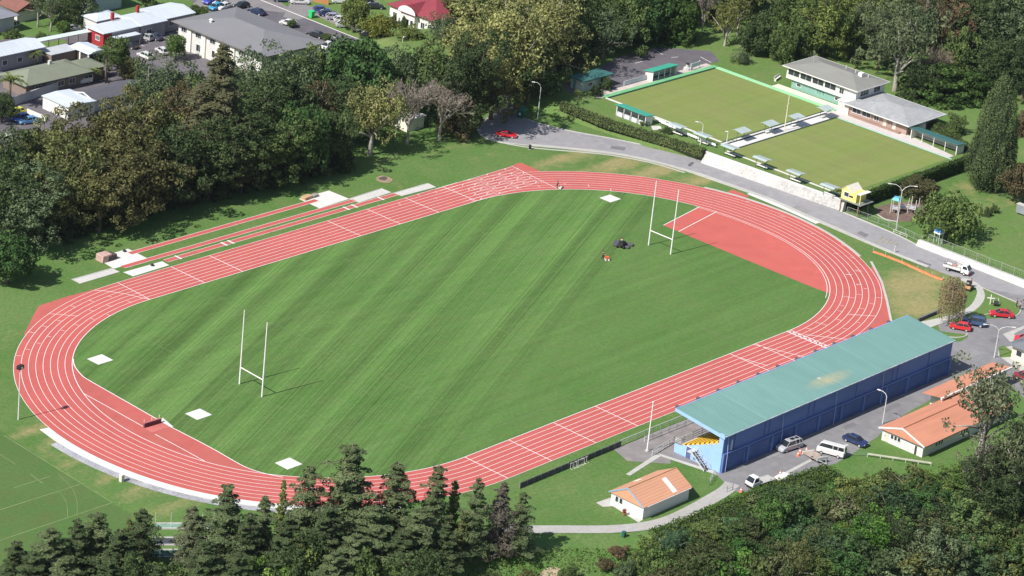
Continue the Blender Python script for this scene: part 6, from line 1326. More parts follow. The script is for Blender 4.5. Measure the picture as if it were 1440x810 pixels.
# orange netting
t = thing('safety_netting', 'strip of bright orange safety netting sagging along the verge by the right bend', 'netting', (*P(1275,372),0)); o_ = at(t); pts = smoothc(PP([(1228,354),(1245,360),(1268,369),(1290,379),(1310,388),(1326,394)]),6); rs0 = np.random.RandomState(2)
L_, R_ = offs(pts, 1.2); n = len(pts); mb = MB(); zz = [.08+.16*abs(math.sin(i*.9)) for i in range(n)]
mb.add([(x,y,.05) for x,y in L_]+[(x,y,z) for (x,y),z in zip(pts,zz)]+[(x,y,.05) for x,y in R_], [(i,i+1,n+i+1,n+i) for i in range(n-1)]+[(n+i,n+i+1,2*n+i+1,2*n+i) for i in range(n-1)]); mb.build('netting', M('orange_netting', (.62,.22,.09), .8, .18, 2), t, off=o_)
for i in range(0,n,6): mb = MB(); mb.tube([(pts[i][0],pts[i][1],0),(pts[i][0],pts[i][1],.9)], .03, 5); mb.build('stake', GALV, t, off=o_)
A = P(1347,418); t = thing('safety_netting', 'bunched orange netting panel on stakes behind the weeping birch', 'netting', (A[0],A[1],0), -.6); mb = MB(); mb.box(-1.3,-.04,.1,1.3,.04,1.2); mb.build('netting', M('orange_netting', (.62,.22,.09), .8, .18, 2), t); 
for x in (-1.3,1.3): mb = MB(); mb.tube([(x,0,0),(x,0,1.4)], .03, 5); mb.build('stake', GALV, t)
A = P(1258,355); t = thing('sign_board', 'small white sign board on the verge beside the road by the right bend', 'sign', (A[0],A[1],0), .3); mb = MB(); mb.box(-.3,-.04,.35,.3,.04,1.3); mb.build('board', WHITE, t); mb = MB(); mb.box(-.05,-.03,0,.05,.03,.349); mb.build('stake', GALV, t)
# dark boarded edge beyond the grandstand
A, B = P(1291,452.5), P(1323,439); t = thing('edging_wall', 'low dark timber edging wall running from the grandstand to the birch', 'wall', (A[0],A[1],0)); mb = MB(); kerb(mb,[A,B],.3,0,.7); mb.build('boards', TIM, t, off=at(t)); mb = MB(); kerb(mb,[A,B],.36,.701,.76); mb.build('capping', M('grey_timber',(.16,.16,.165),.9,.2,2), t, off=at(t))
# green bin
A = P(733,165); t = thing('skip_bin', 'dark green lidded waste bin with white label at the road bend', 'bin', (A[0],A[1],0), .3); BG = M('dark_green_paint', (.02,.12,.09), .5, .1, 2)
mb = MB(); mb.hull([(-.8,-.65,.12),(.8,-.65,.12),(.8,.65,.12),(-.8,.65,.12),(-.95,-.8,1.75),(.95,-.8,1.75),(.95,.8,1.75),(-.95,.8,1.75)]); mb.build('bin_body', BG, t); mb = MB(); mb.hull([(-1.0,-.85,1.76),(1.0,-.85,1.76),(1.0,.85,1.76),(-1.0,.85,1.76),(-.9,-.8,1.95),(.9,-.8,1.95),(.9,.85,2.15),(-.9,.85,2.15)]); mb.build('lid', M('teal_lid', (.04,.22,.15), .5, .1, 2), t); mb = MB(); mb.hull([(-.98,-.25,.75),(-.94,-.25,.75),(-.94,.25,.75),(-.98,.25,.75),(-1.0,-.2,1.3),(-.96,-.2,1.3),(-.96,.2,1.3),(-1.0,.2,1.3)]); mb.build('sticker', WHITE, t)
A = P(745,210); t = thing('litter_bin', 'small black litter bin on the grass at the inner kerb of the road', 'bin', (A[0],A[1],0)); mb = MB(); mb.lathe([(.26,0),(.30,.9),(.22,1.0)],12); mb.build('bin_body', BLK, t); mb = MB(); mb.lathe([(.36,0),(.36,.06)],12); mb.build('base', CONC, t)
A = P(438,25); t = thing('wheelie_bin', 'bright green bin on the town verge beside the driveway', 'bin', (A[0],A[1],0)); GB = M('bright_green_plastic', (.03,.55,.16), .5, .08, 2); mb = MB(); mb.hull([(-.4,-.4,.1),(.4,-.4,.1),(.4,.4,.1),(-.4,.4,.1),(-.55,-.55,1.5),(.55,-.55,1.5),(.55,.55,1.5),(-.55,.55,1.5)]); mb.build('bin_body', GB, t); mb = MB(); mb.box(-.6,-.6,1.51,.6,.65,1.65); mb.build('lid', GB, t); mb = MB(); mb.cylY(0,.15,-.5,.5,.15,10); mb.build('wheel', BLK, t)
A = P(835,177); 
t = thing('white_board', 'small white flat panel lying on the grass bank beside the road', 'panel', (A[0],A[1],0), .5); mb = MB(); mb.box(-.9,-.25,.05,.9,.25,.12); mb.build('panel', WHITE, t); mb = MB(); mb.box(-.8,-.2,0,.8,.2,.049); mb.build('batten', TIM, t)
# green boxes near the gravel path
A = PT(877,754.5); t = thing('green_marker', 'small green cabinet on the grass below the curved path', 'cabinet', A); mb = MB(); mb.box(-.25,-.25,0,.25,.25,.8); mb.build('cabinet_body', BG, t, bevel=.03); mb = MB(); mb.box(-.3,-.3,.801,.3,.3,.86); mb.build('lid', BG, t)

# ------------------------------------------------------------------ bowling club furniture
CAN = corrugated('grey_green_canopy_sheet', (.40,.47,.46), 0, .35, .5, .06); cp0 = None
CT = [('above the upper green bench seats, nearest the teal shelter',952,190,45,'w'),('above the upper green bench seats, nearest the hedge end',988,203,45,'w'),
      ('on the centre walkway, first from the retaining wall end',1043,197,0,'s'),('on the centre walkway, second from the retaining wall end',1082,187,0,'s'),('on the centre walkway, beside the flagpole',1119,177.5,0,'s'),('on the centre walkway, nearest the clubhouses',1160,165.5,0,'s'),
      ('on the retaining wall, at the corner of the two greens',1026,220,90,'w'),('on the retaining wall, second from the corner of the greens',1071,236.5,90,'w'),('on the retaining wall, third from the corner of the greens',1118,256,90,'w'),('on the retaining wall, nearest the yellow playhouse',1166,275.5,90,'w')]
for i,(lab,x,y,_,side) in enumerate(CT):
    A = P(x,y,TZ); lb = 'grey-green corrugated sun canopy '+lab
    rz = PI/2 if side == 'w' else 0
    if cp0 is None:
        cp0 = thing('sun_canopy', lb, 'canopy', (A[0],A[1],TZ), rz, 'corrugated sun canopies round the greens', (1.0,1.12,1.05))
        mb = MB(); mb.hull([(-1.75,-1.0,1.95),(1.75,-1.0,1.95),(1.75,.75,2.25),(-1.75,.75,2.25),(-1.75,-1.0,2.0),(1.75,-1.0,2.0),(1.75,.75,2.3),(-1.75,.75,2.3)]); mb.hull([(-1.75,.76,2.25),(1.75,.76,2.25),(1.75,1.25,2.08),(-1.75,1.25,2.08),(-1.75,.76,2.3),(1.75,.76,2.3),(1.75,1.25,2.13),(-1.75,1.25,2.13)]); mb.build('roof_sheet', CAN, cp0)
        for sx in (-1.2,1.2): mb = MB(); mb.tube([(sx,.4,0),(sx,.4,2.17)], .05, 6); mb.tube([(sx,.4,1.5),(sx,-.8,1.97)], .035, 5); mb.build('post', M('dark_green_steel',(.05,.10,.08),.5,.1,2), cp0)
        mb = MB(); mb.box(-1.4,-.15,.42,1.4,.25,.48); mb.build('seat', WHITE, cp0)
    else: dup(cp0, (A[0],A[1],TZ), rz, lb)
bn0 = None
for i,(x,y) in enumerate(((929,174),(938,178.5),(948,183),(958,188),(969,193),(979,197),(989,201),(999,205))):
    A = P(x,y,TZ); lb = 'white slatted bench at the upper green, number %s from the teal shelter' % ['one','two','three','four','five','six','seven','eight'][i]
    lb = 'white bench along the near edge of the upper green, %s' % ['next to the teal shelter','second from the teal shelter','third from the teal shelter','fourth from the teal shelter','fourth from the hedge end','third from the hedge end','second from the hedge end','last at the hedge end'][i]
    if bn0 is None:
        bn0 = thing('bench', lb, 'bench', (A[0],A[1],TZ), PI/2, 'white benches along the upper green'); mb = MB(); mb.box(-1.5,-.25,.40,1.5,.2,.46); mb.build('seat', WHITE, bn0); mb = MB(); mb.box(-1.5,.2,.5,1.5,.26,.95); mb.build('backrest', WHITE, bn0)
        for sx in (-1.3,0,1.3): mb = MB(); mb.box(sx-.04,-.2,0,sx+.04,.24,.40); mb.build('leg', M('green_post',(.20,.30,.26),.8,.1,1), bn0)
    else: dup(bn0, (A[0],A[1],TZ), PI/2, lb)
# white fence and scoreboards by the car park edge
A, B = P(877,121,TZ), P(911,111,TZ); r = railfence('panel_fence', 'low white and blue-grey panel fence between shed and teal shelter', [A,B], 1.1, TZ, FRAME, FRAME, 1.6, (.1,.5,1.0)); mb = MB(); kerb(mb,[A,B],.05,TZ+.1,TZ+1.0); mb.build('panel', M('blue_grey_panel',(.50,.58,.62),.7,.1,2), r, off=at(r))
A = P(977,97,TZ); t = thing('scoreboard', 'blue-grey board on white posts beside the far corner of the upper green', 'board', (A[0],A[1],TZ), .1); mb = MB(); mb.box(-1.7,-.06,.5,1.7,.06,1.5); mb.build('board', M('blue_grey_panel',(.50,.58,.62),.7,.1,2), t)
for x in (-1.75,1.75): mb = MB(); mb.box(x-.06,-.06,0,x+.06,.06,1.7); mb.build('post', FRAME, t)
A = P(966,98,TZ); t = thing('garden_statue', 'small pale stone heap with dark planter beside the scoreboard', 'garden ornament', (A[0],A[1],TZ)); mb = MB(); mb.lathe([(.9,0),(.8,.5),(.4,.7),(.3,1.2)],9); mb.build('stone', STONE, t); mb = MB(); mb.lathe([(.25,1.21),(.45,1.5),(.4,1.55)],10); mb.build('planter', BLK, t)
A = P(1093,112,TZ); t = thing('bench', 'white bench at the far left corner of the two storey clubhouse', 'bench', (A[0],A[1],TZ), .3); mb = MB(); mb.box(-1.6,-.25,.45,1.6,.25,.53); mb.build('seat', WHITE, t)
for sx in (-1.4,1.4): mb = MB(); mb.box(sx-.05,-.22,0,sx+.05,.22,.45); mb.build('leg', WHITE, t)
mb = MB(); mb.box(-1.6,.25,.55,1.6,.31,1.0); mb.build('backrest', WHITE, t)
A = P(1294,183,TZ); t = thing('water_tank', 'pale domed water tank between the pavilion corner and clipped bush', 'tank', (A[0],A[1],TZ)); mb = MB(); mb.lathe([(1.1,0),(1.1,1.5),(.8,1.85),(.2,2.0)],16); mb.build('tank_body', CONC_W, t, smooth=True); mb = MB(); mb.lathe([(.25,2.0),(.25,2.1)],10); mb.build('lid', CONC, t)

# ------------------------------------------------------------------ playground
t = thing('playhouse', 'bright yellow toy playhouse on timber stilts beside the bowling green hedge', 'playhouse', (106.2,-11.0,0)); YP = M('yellow_paint',(.80,.68,.22),.6,.06,2); o_ = at(t)
fx0,fx1,fy0,fy1 = 104.6,107.6,-12.8,-9.0; fz = 2.0; A = P(1183,295)
x0,y0 = -1.5,-1.9; x1,y1 = 1.5,1.9
for (x,y) in ((x0+.1,y0+.1),(x1-.1,y0+.1),(x0+.1,y1-.1),(x1-.1,y1-.1)): mb = MB(); mb.box(x-.08,y-.08,0,x+.08,y+.08,fz); mb.build('stilt', M('brown_timber',(.25,.17,.11),.85,.15,2), t)
mb = MB(); mb.box(x0-.25,y0-.55,fz,x1+.3,y1+.25,fz+.12); mb.build('platform', M('grey_green_deck',(.22,.25,.22),.8,.1,2), t)
mb = MB(); wx0,wy0,wx1,wy1 = x0+.05,y0+.75,x1-.2,y1; mb.box(wx0,wy0,fz+.121,wx1,wy1,fz+1.5); ym = wy1-.95; mb.add([(wx0,wy1-1.9,fz+1.5),(wx0,wy1,fz+1.5),(wx0,ym,fz+2.25),(wx1,wy1-1.9,fz+1.5),(wx1,wy1,fz+1.5),(wx1,ym,fz+2.25)], [(0,2,1),(3,4,5),(0,3,5,2),(1,2,5,4)]); mb.build('wall', YP, t)
winbox(t,'w',o_[1]+.4,o_[1]+1.3,fz+.65,fz+1.3,o_[0]+wx0,name='window'); 
for o in [c for c in t.children if c.name.startswith('window')]: pass
mb = MB(); mb.box(wx0-.06,.3,fz+.75,wx0-.02,-.5,fz+1.0); mb.build('window_box', BLK, t)
mb = MB(); mb.hull([(wx0-.1,wy1+.12,fz+1.45),(wx1+.1,wy1+.12,fz+1.45),(wx1+.1,ym,fz+2.27),(wx0-.1,ym,fz+2.27),(wx0-.1,wy1+.12,fz+1.52),(wx1+.1,wy1+.12,fz+1.52),(wx1+.1,ym,fz+2.35),(wx0-.1,ym,fz+2.35)]); mb.hull([(wx0-.1,ym-.01,fz+2.27),(wx1+.1,ym-.01,fz+2.27),(wx1+.1,wy1-2.05,fz+1.45),(wx0-.1,wy1-2.05,fz+1.45),(wx0-.1,ym-.01,fz+2.35),(wx1+.1,ym-.01,fz+2.35),(wx1+.1,wy1-2.05,fz+1.52),(wx0-.1,wy1-2.05,fz+1.52)]); mb.build('roof', M('pale_yellow_roof',(.74,.70,.60),.6,.06,2), t)
mb = MB(); mb.box(wx0-.02,y0-.1,fz+1.52,wx1+.1,wy0-.01,fz+1.62); mb.build('porch_roof', M('pale_yellow_roof',(.74,.70,.60),.6,.06,2), t)
for y in (y0,): mb = MB(); mb.box(wx0+.05,y-.05,fz+.12,wx0+.17,y+.07,fz+1.51); mb.build('porch_post', YP, t)
t.location = (*P(1200,299),0); t.scale = (1.25,1.2,1.35)
def playframe(label, px, w, d, h_, roof, rz=0):
    A = P(*px); t = thing('play_frame', label, 'play equipment', (A[0],A[1],0), rz)
    for x in (-w/2,w/2):
        for y in (-d/2,d/2): mb = MB(); mb.box(x-.06,y-.06,0,x+.06,y+.06,h_); mb.build('post', M('pale_timber_post',(.50,.47,.42),.8,.12,2), t)
    mb = MB(); mb.box(-w/2+.07,-d/2+.07,1.1,w/2-.07,d/2-.07,1.2); mb.build('platform', RAIL, t)
    mb = MB()
    for z in (1.5,1.9): mb.box(-w/2,-d/2-.09,z,w/2,-d/2-.061,z+.08); mb.box(-w/2-.09,-d/2,z,-w/2-.061,d/2,z+.08)
    for k in range(7): mb.box(-w/2+.07+k*(w-.14)/7,-d/2-.06,1.2,-w/2+.12+k*(w-.14)/7,-d/2-.03,1.95)
    mb.build('panel', M('lilac_bars',(.52,.53,.62),.6,.1,2), t)
    if roof: mb = MB(); mb.hull([(-w/2-.1,-d/2-.1,h_),(w/2+.1,-d/2-.1,h_),(w/2+.1,d/2+.1,h_),(-w/2-.1,d/2+.1,h_),(-w/2+.2,-d/2+.2,h_+.5),(w/2-.2,-d/2+.2,h_+.5),(w/2-.2,d/2-.2,h_+.5),(-w/2+.2,d/2-.2,h_+.5)]); mb.build('roof', M('sky_blue_plastic',(.12,.42,.68),.5,.08,2), t)
    return t
playframe('play frame tower with a sky blue roof on the bark surface', (1258,300), 1.5,1.5,3.0,True,.3); playframe('open play frame of pale posts nearest the round light green tree', (1283,300), 1.6,1.6,3.3,False,.2)
A = P(1270,298); t = thing('swing_bridge', 'low linking bridge of pale bars between the two play frames', 'play equipment', (A[0],A[1],0), .25-.6); mb = MB(); mb.box(-1.1,-.4,1.0,1.1,.4,1.08); mb.build('deck', RAIL, t); mb = MB()
for s in (-.42,.42):
    mb.tube([(-1.1,s,1.7),(1.1,s,1.7)], .03, 5)
    for k in range(5): mb.tube([(-1.1+k*.55,s,0 if k in (0,4) else 1.04),(-1.1+k*.55,s,1.7)], .025, 5)
mb.build('handrail', GALV, t)
A = P(1330,241,.6); t = thing('park_bench', 'grey park bench on a pale slab on the lawn by the tall hedge', 'bench', (A[0],A[1],0), math.radians(95)); mb = MB(); mb.box(-1.2,-.9,0,1.2,.9,.08); mb.build('slab', CONC, t)
mb = MB(); mb.box(-.95,-.25,.42,.95,.2,.48); mb.build('seat', TWIG, t); mb = MB(); mb.box(-.95,.2,.55,.95,.26,.95); mb.build('backrest', TWIG, t)
for s in (-.8,.8): mb = MB(); mb.box(s-.04,-.2,.08,s+.04,.25,.42); mb.build('leg', BLK, t)
A = P(1318,343,UZ); t = thing('viewing_tower', 'small pale tower stand with a blue top in front of the round light green tree', 'tower', (A[0],A[1],UZ)); 
for x in (-.6,.6):
    for y in (-.6,.6): mb = MB(); mb.box(x-.05,y-.05,0,x+.05,y+.05,2.6); mb.build('leg', M('pale_green_metal',(.45,.55,.52),.6,.1,2), t)
mb = MB(); mb.box(-.75,-.75,2.3,.75,.75,2.6); mb.build('cabin', FRAME, t); mb = MB(); mb.box(-.7,-.7,2.61,.7,.7,3.0); mb.build('blue_top', M('bright_blue_panel',(.08,.26,.55),.5,.08,2), t)
A = P(1434,300,1.0); t = thing('grey_kiosk', 'low grey wall end at the right edge on the upper lawn', 'wall', (A[0]+1,A[1],UZ)); mb = MB(); mb.box(-1.0,-6,0,.0,1,1.7); mb.build('wall_body', M('slate_grey',(.25,.27,.29),.7,.1,1), t); mb = MB(); mb.box(-1.1,-6.1,1.701,.1,1.1,1.85); mb.build('capping', CONC, t)
# white cross-shaped sign frame, dark statue, on the island
A = P(1392,428); t = thing('white_cross_post', 'white cross shaped post standing on the grass island', 'post', (A[0],A[1],0), math.radians(-50)); mb = MB(); mb.box(-.07,-.07,0,.07,.07,2.0); mb.build('upright', WHITE, t); mb = MB(); mb.box(-.7,-.06,1.2,-.071,.06,1.35); mb.box(.071,-.06,1.2,.7,.06,1.35); mb.build('crossbar', WHITE, t)
A = P(1400,430); t = thing('garden_roller', 'dark grey machine with wheel standing beside the white cross post', 'machine', (A[0],A[1],0), .6); mb = MB(); mb.cylY(0,.5,-.4,.4,.5,16); mb.build('drum', BLK, t); mb = MB(); mb.tube([(0,-.5,.5),(.9,-.4,1.2),(.9,.4,1.2),(0,.5,.5)], .05, 6); mb.build('handle', RAIL, t)

# ------------------------------------------------------------------ cricket nets behind the conifers, bottom left
t = thing('practice_nets', 'dark and green practice lanes with white rims half hidden by the front left conifers', 'sports lanes', (*P(258,760),0)); o_ = at(t)
for i,(q_,mt) in enumerate((((( 218,737),(300,737),(302,744),(216,744)),M('pale_green_mat',(.20,.33,.26),.9,.1,1)),((( 215,757),(298,757),(300,767),(213,767)),M('dark_court',(.06,.07,.085),.9,.1,1)),(((210,774),(298,774),(300,784),(208,784)),M('green_court',(.09,.18,.13),.9,.1,1)))):
    w_ = PP(q_); mb = MB(); mb.prism(w_, .0, .10); mb.build('lane', mt, t, off=o_); mb = MB(); kerb(mb, [w_[0],w_[1]], .3, .0, .2); kerb(mb, [w_[2],w_[3]], .3, .0, .2); mb.build('rim', CONC, t, off=o_)
for (x,y) in ((218,742),(240,742),(262,742),(284,742),(300,742)): A = P(x,y); mb = MB(); mb.tube([(A[0],A[1],0),(A[0],A[1],2.6)], .03, 6); mb.build('net_post', GALV, t, off=o_)

# ------------------------------------------------------------------ people
SKIN = M('skin', (.50,.30,.22), .6, .05, 5); HAIR = M('dark_hair', (.04,.03,.025), .8, .1, 5)
def skinmesh(name, joints, edges, radii, mat, parent, root=0, sub=1):
    me = bpy.data.meshes.new(name); me.from_pydata(joints, edges, []); me.materials.append(mat); o = bpy.data.objects.new(name, me); col.objects.link(o); o.parent = parent
    o.modifiers.new('skin', 'SKIN'); s = o.modifiers.new('sub', 'SUBSURF'); s.levels = sub; s.render_levels = sub
    if not me.skin_vertices: return o
    for i, r in enumerate(radii): me.skin_vertices[0].data[i].radius = (r, r); me.skin_vertices[0].data[i].use_root = (i == root)
    return o
def person(label, X, Y, Z, rz, top, legs, pose='stand', group=None):
    t = thing('person', label, 'person', (X,Y,Z), rz, group); sit = pose == 'sit'
    hp = .92 if not sit else .55
    # x forward, y left
    J = [(0,0,hp),(0,0,hp+.25),(.02,0,hp+.48),(.03,0,hp+.60),(.05,0,hp+.72),(.05,0,hp+.80)]; R = [.13,.13,.15,.06,.095,.07]; Ed = [(0,1),(1,2),(2,3),(3,4),(4,5)]
    TJ, TE, TR_ = [(0,0,hp)], [], [.145]; SJ = [(0,0,hp+.02),(0,0,hp+.25),(.02,0,hp+.50)]; SE = [(0,1),(1,2)]; SR = [.15,.15,.16]
    for s in (-1,1):
        n = len(J)
        reach = {'stand':((.06,.24,.93),(.16,.25,.70)),'push':((.22,.24,1.12),(.48,.18,1.05)),'sit':((.25,.24,hp+.22),(.5,.16,hp+.25)),'bend':((.30,.22,.85),(.42,.16,.55))}[pose]
        sh = (0,s*.19,hp+.48); el = (reach[0][0],s*reach[0][1],reach[0][2]+(0 if pose!='stand' else .18)); ha = (reach[1][0],s*reach[1][1],reach[1][2]+(0 if pose!='stand' else .12))
        J += [sh, el, ha]; R += [.055,.045,.03]; Ed += [(2,n),(n,n+1),(n+1,n+2)]
        d = Vector(ha)-Vector(el); d.normalize(); side = d.cross(Vector((0,0,1))).normalized() if abs(d.z) < .9 else Vector((0,1,0)); m = len(J); J.append(tuple(Vector(ha)+d*.09)); R.append(.034); Ed.append((n+2,m))
        for f in range(4): J.append(tuple(Vector(ha)+d*(.17+.01*(f in (1,2)))+side*(f-1.5)*.022)); R.append(.009); Ed.append((m,len(J)-1))
        J.append(tuple(Vector(ha)+d*.09+side*s*.06)); R.append(.010); Ed.append((n+2,len(J)-1))
        k = len(SJ); SJ += [(sh[0],sh[1],sh[2]), tuple((Vector(sh)*.3+Vector(el)*.7))]; SR += [.075,.062]; SE += [(2,k),(k,k+1)]
        hipj = (0,s*.09,hp-.03); knee = (.04,s*.11,.50) if not sit else (.42,s*.16,hp-.02); an = (.0,s*.11,.09) if not sit else (.45,s*.16,.12); 
        if pose in ('push',): knee = (.04+.12*s,s*.1,.50); an = (-.05+.22*s,s*.1,.10)
        toe = (an[0]+.17,an[1],.05)
        n2 = len(J); J += [hipj,knee,an,toe]; R += [.09,.06,.045,.035]; Ed += [(0,n2),(n2,n2+1),(n2+1,n2+2),(n2+2,n2+3)]
        k = len(TJ); TJ += [hipj,knee,(an[0],an[1],an[2]+.04)]; TR_ += [.105,.078,.062]; TE += [(0,k),(k,k+1),(k+1,k+2)]
    skinmesh('body', J, Ed, R, SKIN, t); skinmesh('shirt', SJ, SE, SR, top, t); skinmesh('trousers', TJ, TE, TR_, legs, t)
    mb = MB(); hz_ = hp+.80; mb.lathe([(.10,hz_-.06),(.115,hz_),(.09,hz_+.07),(.02,hz_+.11)],12,(.03,0)); mb.build('hair', HAIR, t, smooth=True)
    mb = MB(); mb.box(.135,-.035,hz_-.06,.15,-.02,hz_-.045); mb.box(.135,.02,hz_-.06,.15,.035,hz_-.045); mb.build('eyes', BLK, t); mb = MB(); mb.hull([(.13,-.015,hz_-.12),(.165,-.01,hz_-.12),(.165,.01,hz_-.12),(.13,.015,hz_-.12),(.13,-.008,hz_-.06),(.14,-.006,hz_-.06),(.14,.006,hz_-.06),(.13,.008,hz_-.06)]); mb.build('nose', SKIN, t)
    return t
DARK = M('dark_cloth', (.03,.035,.05), .9, .15, 4); ORC = M('orange_hi_vis_cloth', (.75,.22,.07), .8, .1, 4); GRC = M('grey_cloth', (.22,.22,.24), .9, .15, 4)
A = P(847,365); person('person in dark clothes walking behind a red line marker on the infield', A[0],A[1],0, math.radians(-40), DARK, DARK, 'push')
t = thing('line_marker', 'small red and orange wheeled line marking machine pushed across the infield', 'machine', (*P(853,366),0), math.radians(-40)); mb = MB(); mb.box(-.35,-.28,.3,.4,.28,.8); mb.build('tank', M('red_orange_paint',(.65,.12,.06),.5,.1,3), t, bevel=.04); mb = MB(); mb.tube([(-.3,-.2,.7),(-.8,-.18,1.05),(-.8,.18,1.05),(-.3,.2,.7)], .03, 6); mb.build('handle', BLK, t)
for x in (-.25,.35):
    for s in (-1,1): mb = MB(); mb.cylY(x,.2,s*.32,s*.38,.2,12); mb.build('wheel', FRAME, t)
A = P(874,347); t = thing('ride_on_mower', 'black ride-on mower with wide cutting decks on the infield near the goal', 'mower', (A[0],A[1],0), math.radians(25)); mb = MB(); mb.box(-1.1,-.5,.45,1.0,.5,.95); mb.build('body', BLK, t, bevel=.08); mb = MB(); mb.box(-.6,-.3,.951,-.1,.3,1.1); mb.box(-.7,-.3,.951,-.601,.3,1.5); mb.build('seat', DARK, t)
for y in (-1.3,0,1.3): mb = MB(); mb.box(.9,y-.6,.12,1.9,y+.6,.42); mb.build('cutting_deck', M('dark_metal', (.10,.10,.11), .5, .1, 1), t, bevel=.05)
for y in (-1.15,1.15): mb = MB(); mb.box(-.6,y-.45,.12,.3,y+.45,.40); mb.build('cutting_deck', M('dark_metal', (.10,.10,.11), .5, .1, 1), t, bevel=.05)
for x,r_ in ((.75,.38),(-.9,.30)):
    for s in (-1,1): mb = MB(); mb.cylY(x,r_,s*.52,s*.75,r_,14); mb.build('wheel', TYRE, t)
mb = MB(); mb.tube([(-.8,-.45,.9),(-.8,-.45,2.0),(-.8,.45,2.0),(-.8,.45,.9)], .035, 6); mb.build('roll_bar', BLK, t)
person('person in dark top sitting on the black ride-on mower', A[0]-.25,A[1]-.1,.55, math.radians(25), M('pale_yellow_cloth',(.60,.55,.35),.9,.1,4), DARK, 'sit')
A = P(783,265.5); person('person in black standing on the far bend of the track edge', A[0],A[1],.03, math.radians(-60), DARK, DARK, 'bend'); t = thing('kit_trolley', 'small white and black kit box on the track beside the person in black', 'box', (*P(788,265.5),.035), .3); mb = MB(); mb.box(-.4,-.25,.1,.4,.25,.4); mb.build('box', FRAME, t); mb = MB(); mb.box(.45,-.2,.02,.9,.2,.3); mb.build('bag', BLK, t)
for i,(x,y,rz,lab) in enumerate(((1429,432,2.0,'leftmost of the three people in dark clothes beside the island kerb'),(1434,436,3.6,'person in grey between the two others by the island kerb'),(1439,431,.3,'person in dark clothes at the right edge beside the island kerb'))):
    A = P(x,y); person(lab, A[0],A[1],.03, rz, (DARK,GRC,DARK)[i], (DARK,DARK,GRC)[i], 'stand')
A = P(1365,404); person('person in dark clothes standing beside the small orange-tan digger', A[0],A[1],.04, 2.5, DARK, DARK, 'stand')
# ------------------------------------------------------------------ hedges
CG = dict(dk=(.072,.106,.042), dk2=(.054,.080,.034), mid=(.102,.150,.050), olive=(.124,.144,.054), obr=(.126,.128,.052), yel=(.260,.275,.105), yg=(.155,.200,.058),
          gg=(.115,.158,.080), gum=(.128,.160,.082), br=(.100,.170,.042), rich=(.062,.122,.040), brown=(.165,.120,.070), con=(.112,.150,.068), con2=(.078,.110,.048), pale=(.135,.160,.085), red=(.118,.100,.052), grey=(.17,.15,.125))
hedge('hedge', 'long clipped green hedge on the bank between the road and the upper bowling green', [P(790,152,1.3),P(850,176,1.3),P(925,199,1.3),P(990,219,1.3)], 1.7, 1.5, (.115,.155,.055), 1.2, 30)
hedge('hedge', 'tall dark clipped hedge along the near right side of the lower bowling green', [(102.6,-7.9),(125,-7.8),(147.5,-7.7)], 1.3, 2.75, (.045,.085,.022), 0, 30)
hedge('hedge', 'loose green hedge running downhill beside the pavilion to the tall cypress', [P(1303,172,TZ),P(1330,190,TZ),P(1362,214,TZ)], 2.2, 1.2, (.085,.130,.035), TZ, 26)
def thg(name, label, pts, w, h, color, dens=24):
    rs = np.random.RandomState(9); A = PT(*pts[0]); root = thing(name, label, 'hedge', A); C, N = [], []; core = MB(); Q = [PT(*p) for p in pts]
    for a, b in zip(Q[:-1], Q[1:]):
        L = math.dist(a[:2],b[:2]); ux, uy = (b[0]-a[0])/L, (b[1]-a[1])/L; nx, ny = -uy, ux; k = int(L*(w+h*2)*dens); u = rs.rand(k)*L; s = rs.rand(k)*(w+2*h)
        off = np.where(s<h,-w/2,np.where(s<h+w,s-h-w/2,w/2)); zz = np.where(s<h,s,np.where(s<h+w,h,2*h+w-s)); X = a[0]+ux*u+nx*off; Y = a[1]+uy*u+ny*off
        Z = np.array([hz(x,y) for x,y in zip(X,Y)]); Z = np.maximum(Z, a[2]-1.2)+zz+.15*np.sin(u*1.3)
        C.append(np.stack([X,Y,Z],1)+rs.normal(size=(k,3))*.12); N.append(np.stack([np.where(s<h,-nx,0.)+0*X,np.where(s<h,-ny,0.),np.ones(k)*.6],1)+rs.normal(size=(k,3))*.5)
        core.hull([(a[0]-nx*w*.4,a[1]-ny*w*.4,a[2]-2),(b[0]-nx*w*.4,b[1]-ny*w*.4,b[2]-2),(b[0]+nx*w*.4,b[1]+ny*w*.4,b[2]-2),(a[0]+nx*w*.4,a[1]+ny*w*.4,a[2]-2),(a[0]-nx*w*.4,a[1]-ny*w*.4,a[2]+h-.5),(b[0]-nx*w*.4,b[1]-ny*w*.4,b[2]+h-.5),(b[0]+nx*w*.4,b[1]+ny*w*.4,b[2]+h-.2),(a[0]+nx*w*.4,a[1]+ny*w*.4,a[2]+h-.2)])
    C = np.concatenate(C)-np.array(A); n = len(C); me = leafmesh('leaves', C, np.concatenate(N), .12+.13*rs.rand(n), np.clip(1+.2*rs.normal(size=n),.5,1.7)); me.materials.append(LEAF)
    o = bpy.data.objects.new('leaves', me); col.objects.link(o); o.parent = root; o.color = (*color,1); core.build('branches', MC['hedge_interior'], root, off=A)
thg('hedge', 'broad clipped hedge curving along the top of the bank below the sealed yard', [(926,762),(955,749),(1000,730),(1045,710),(1090,692),(1140,675),(1172,664)], 4.2, .7, (.075,.130,.030))

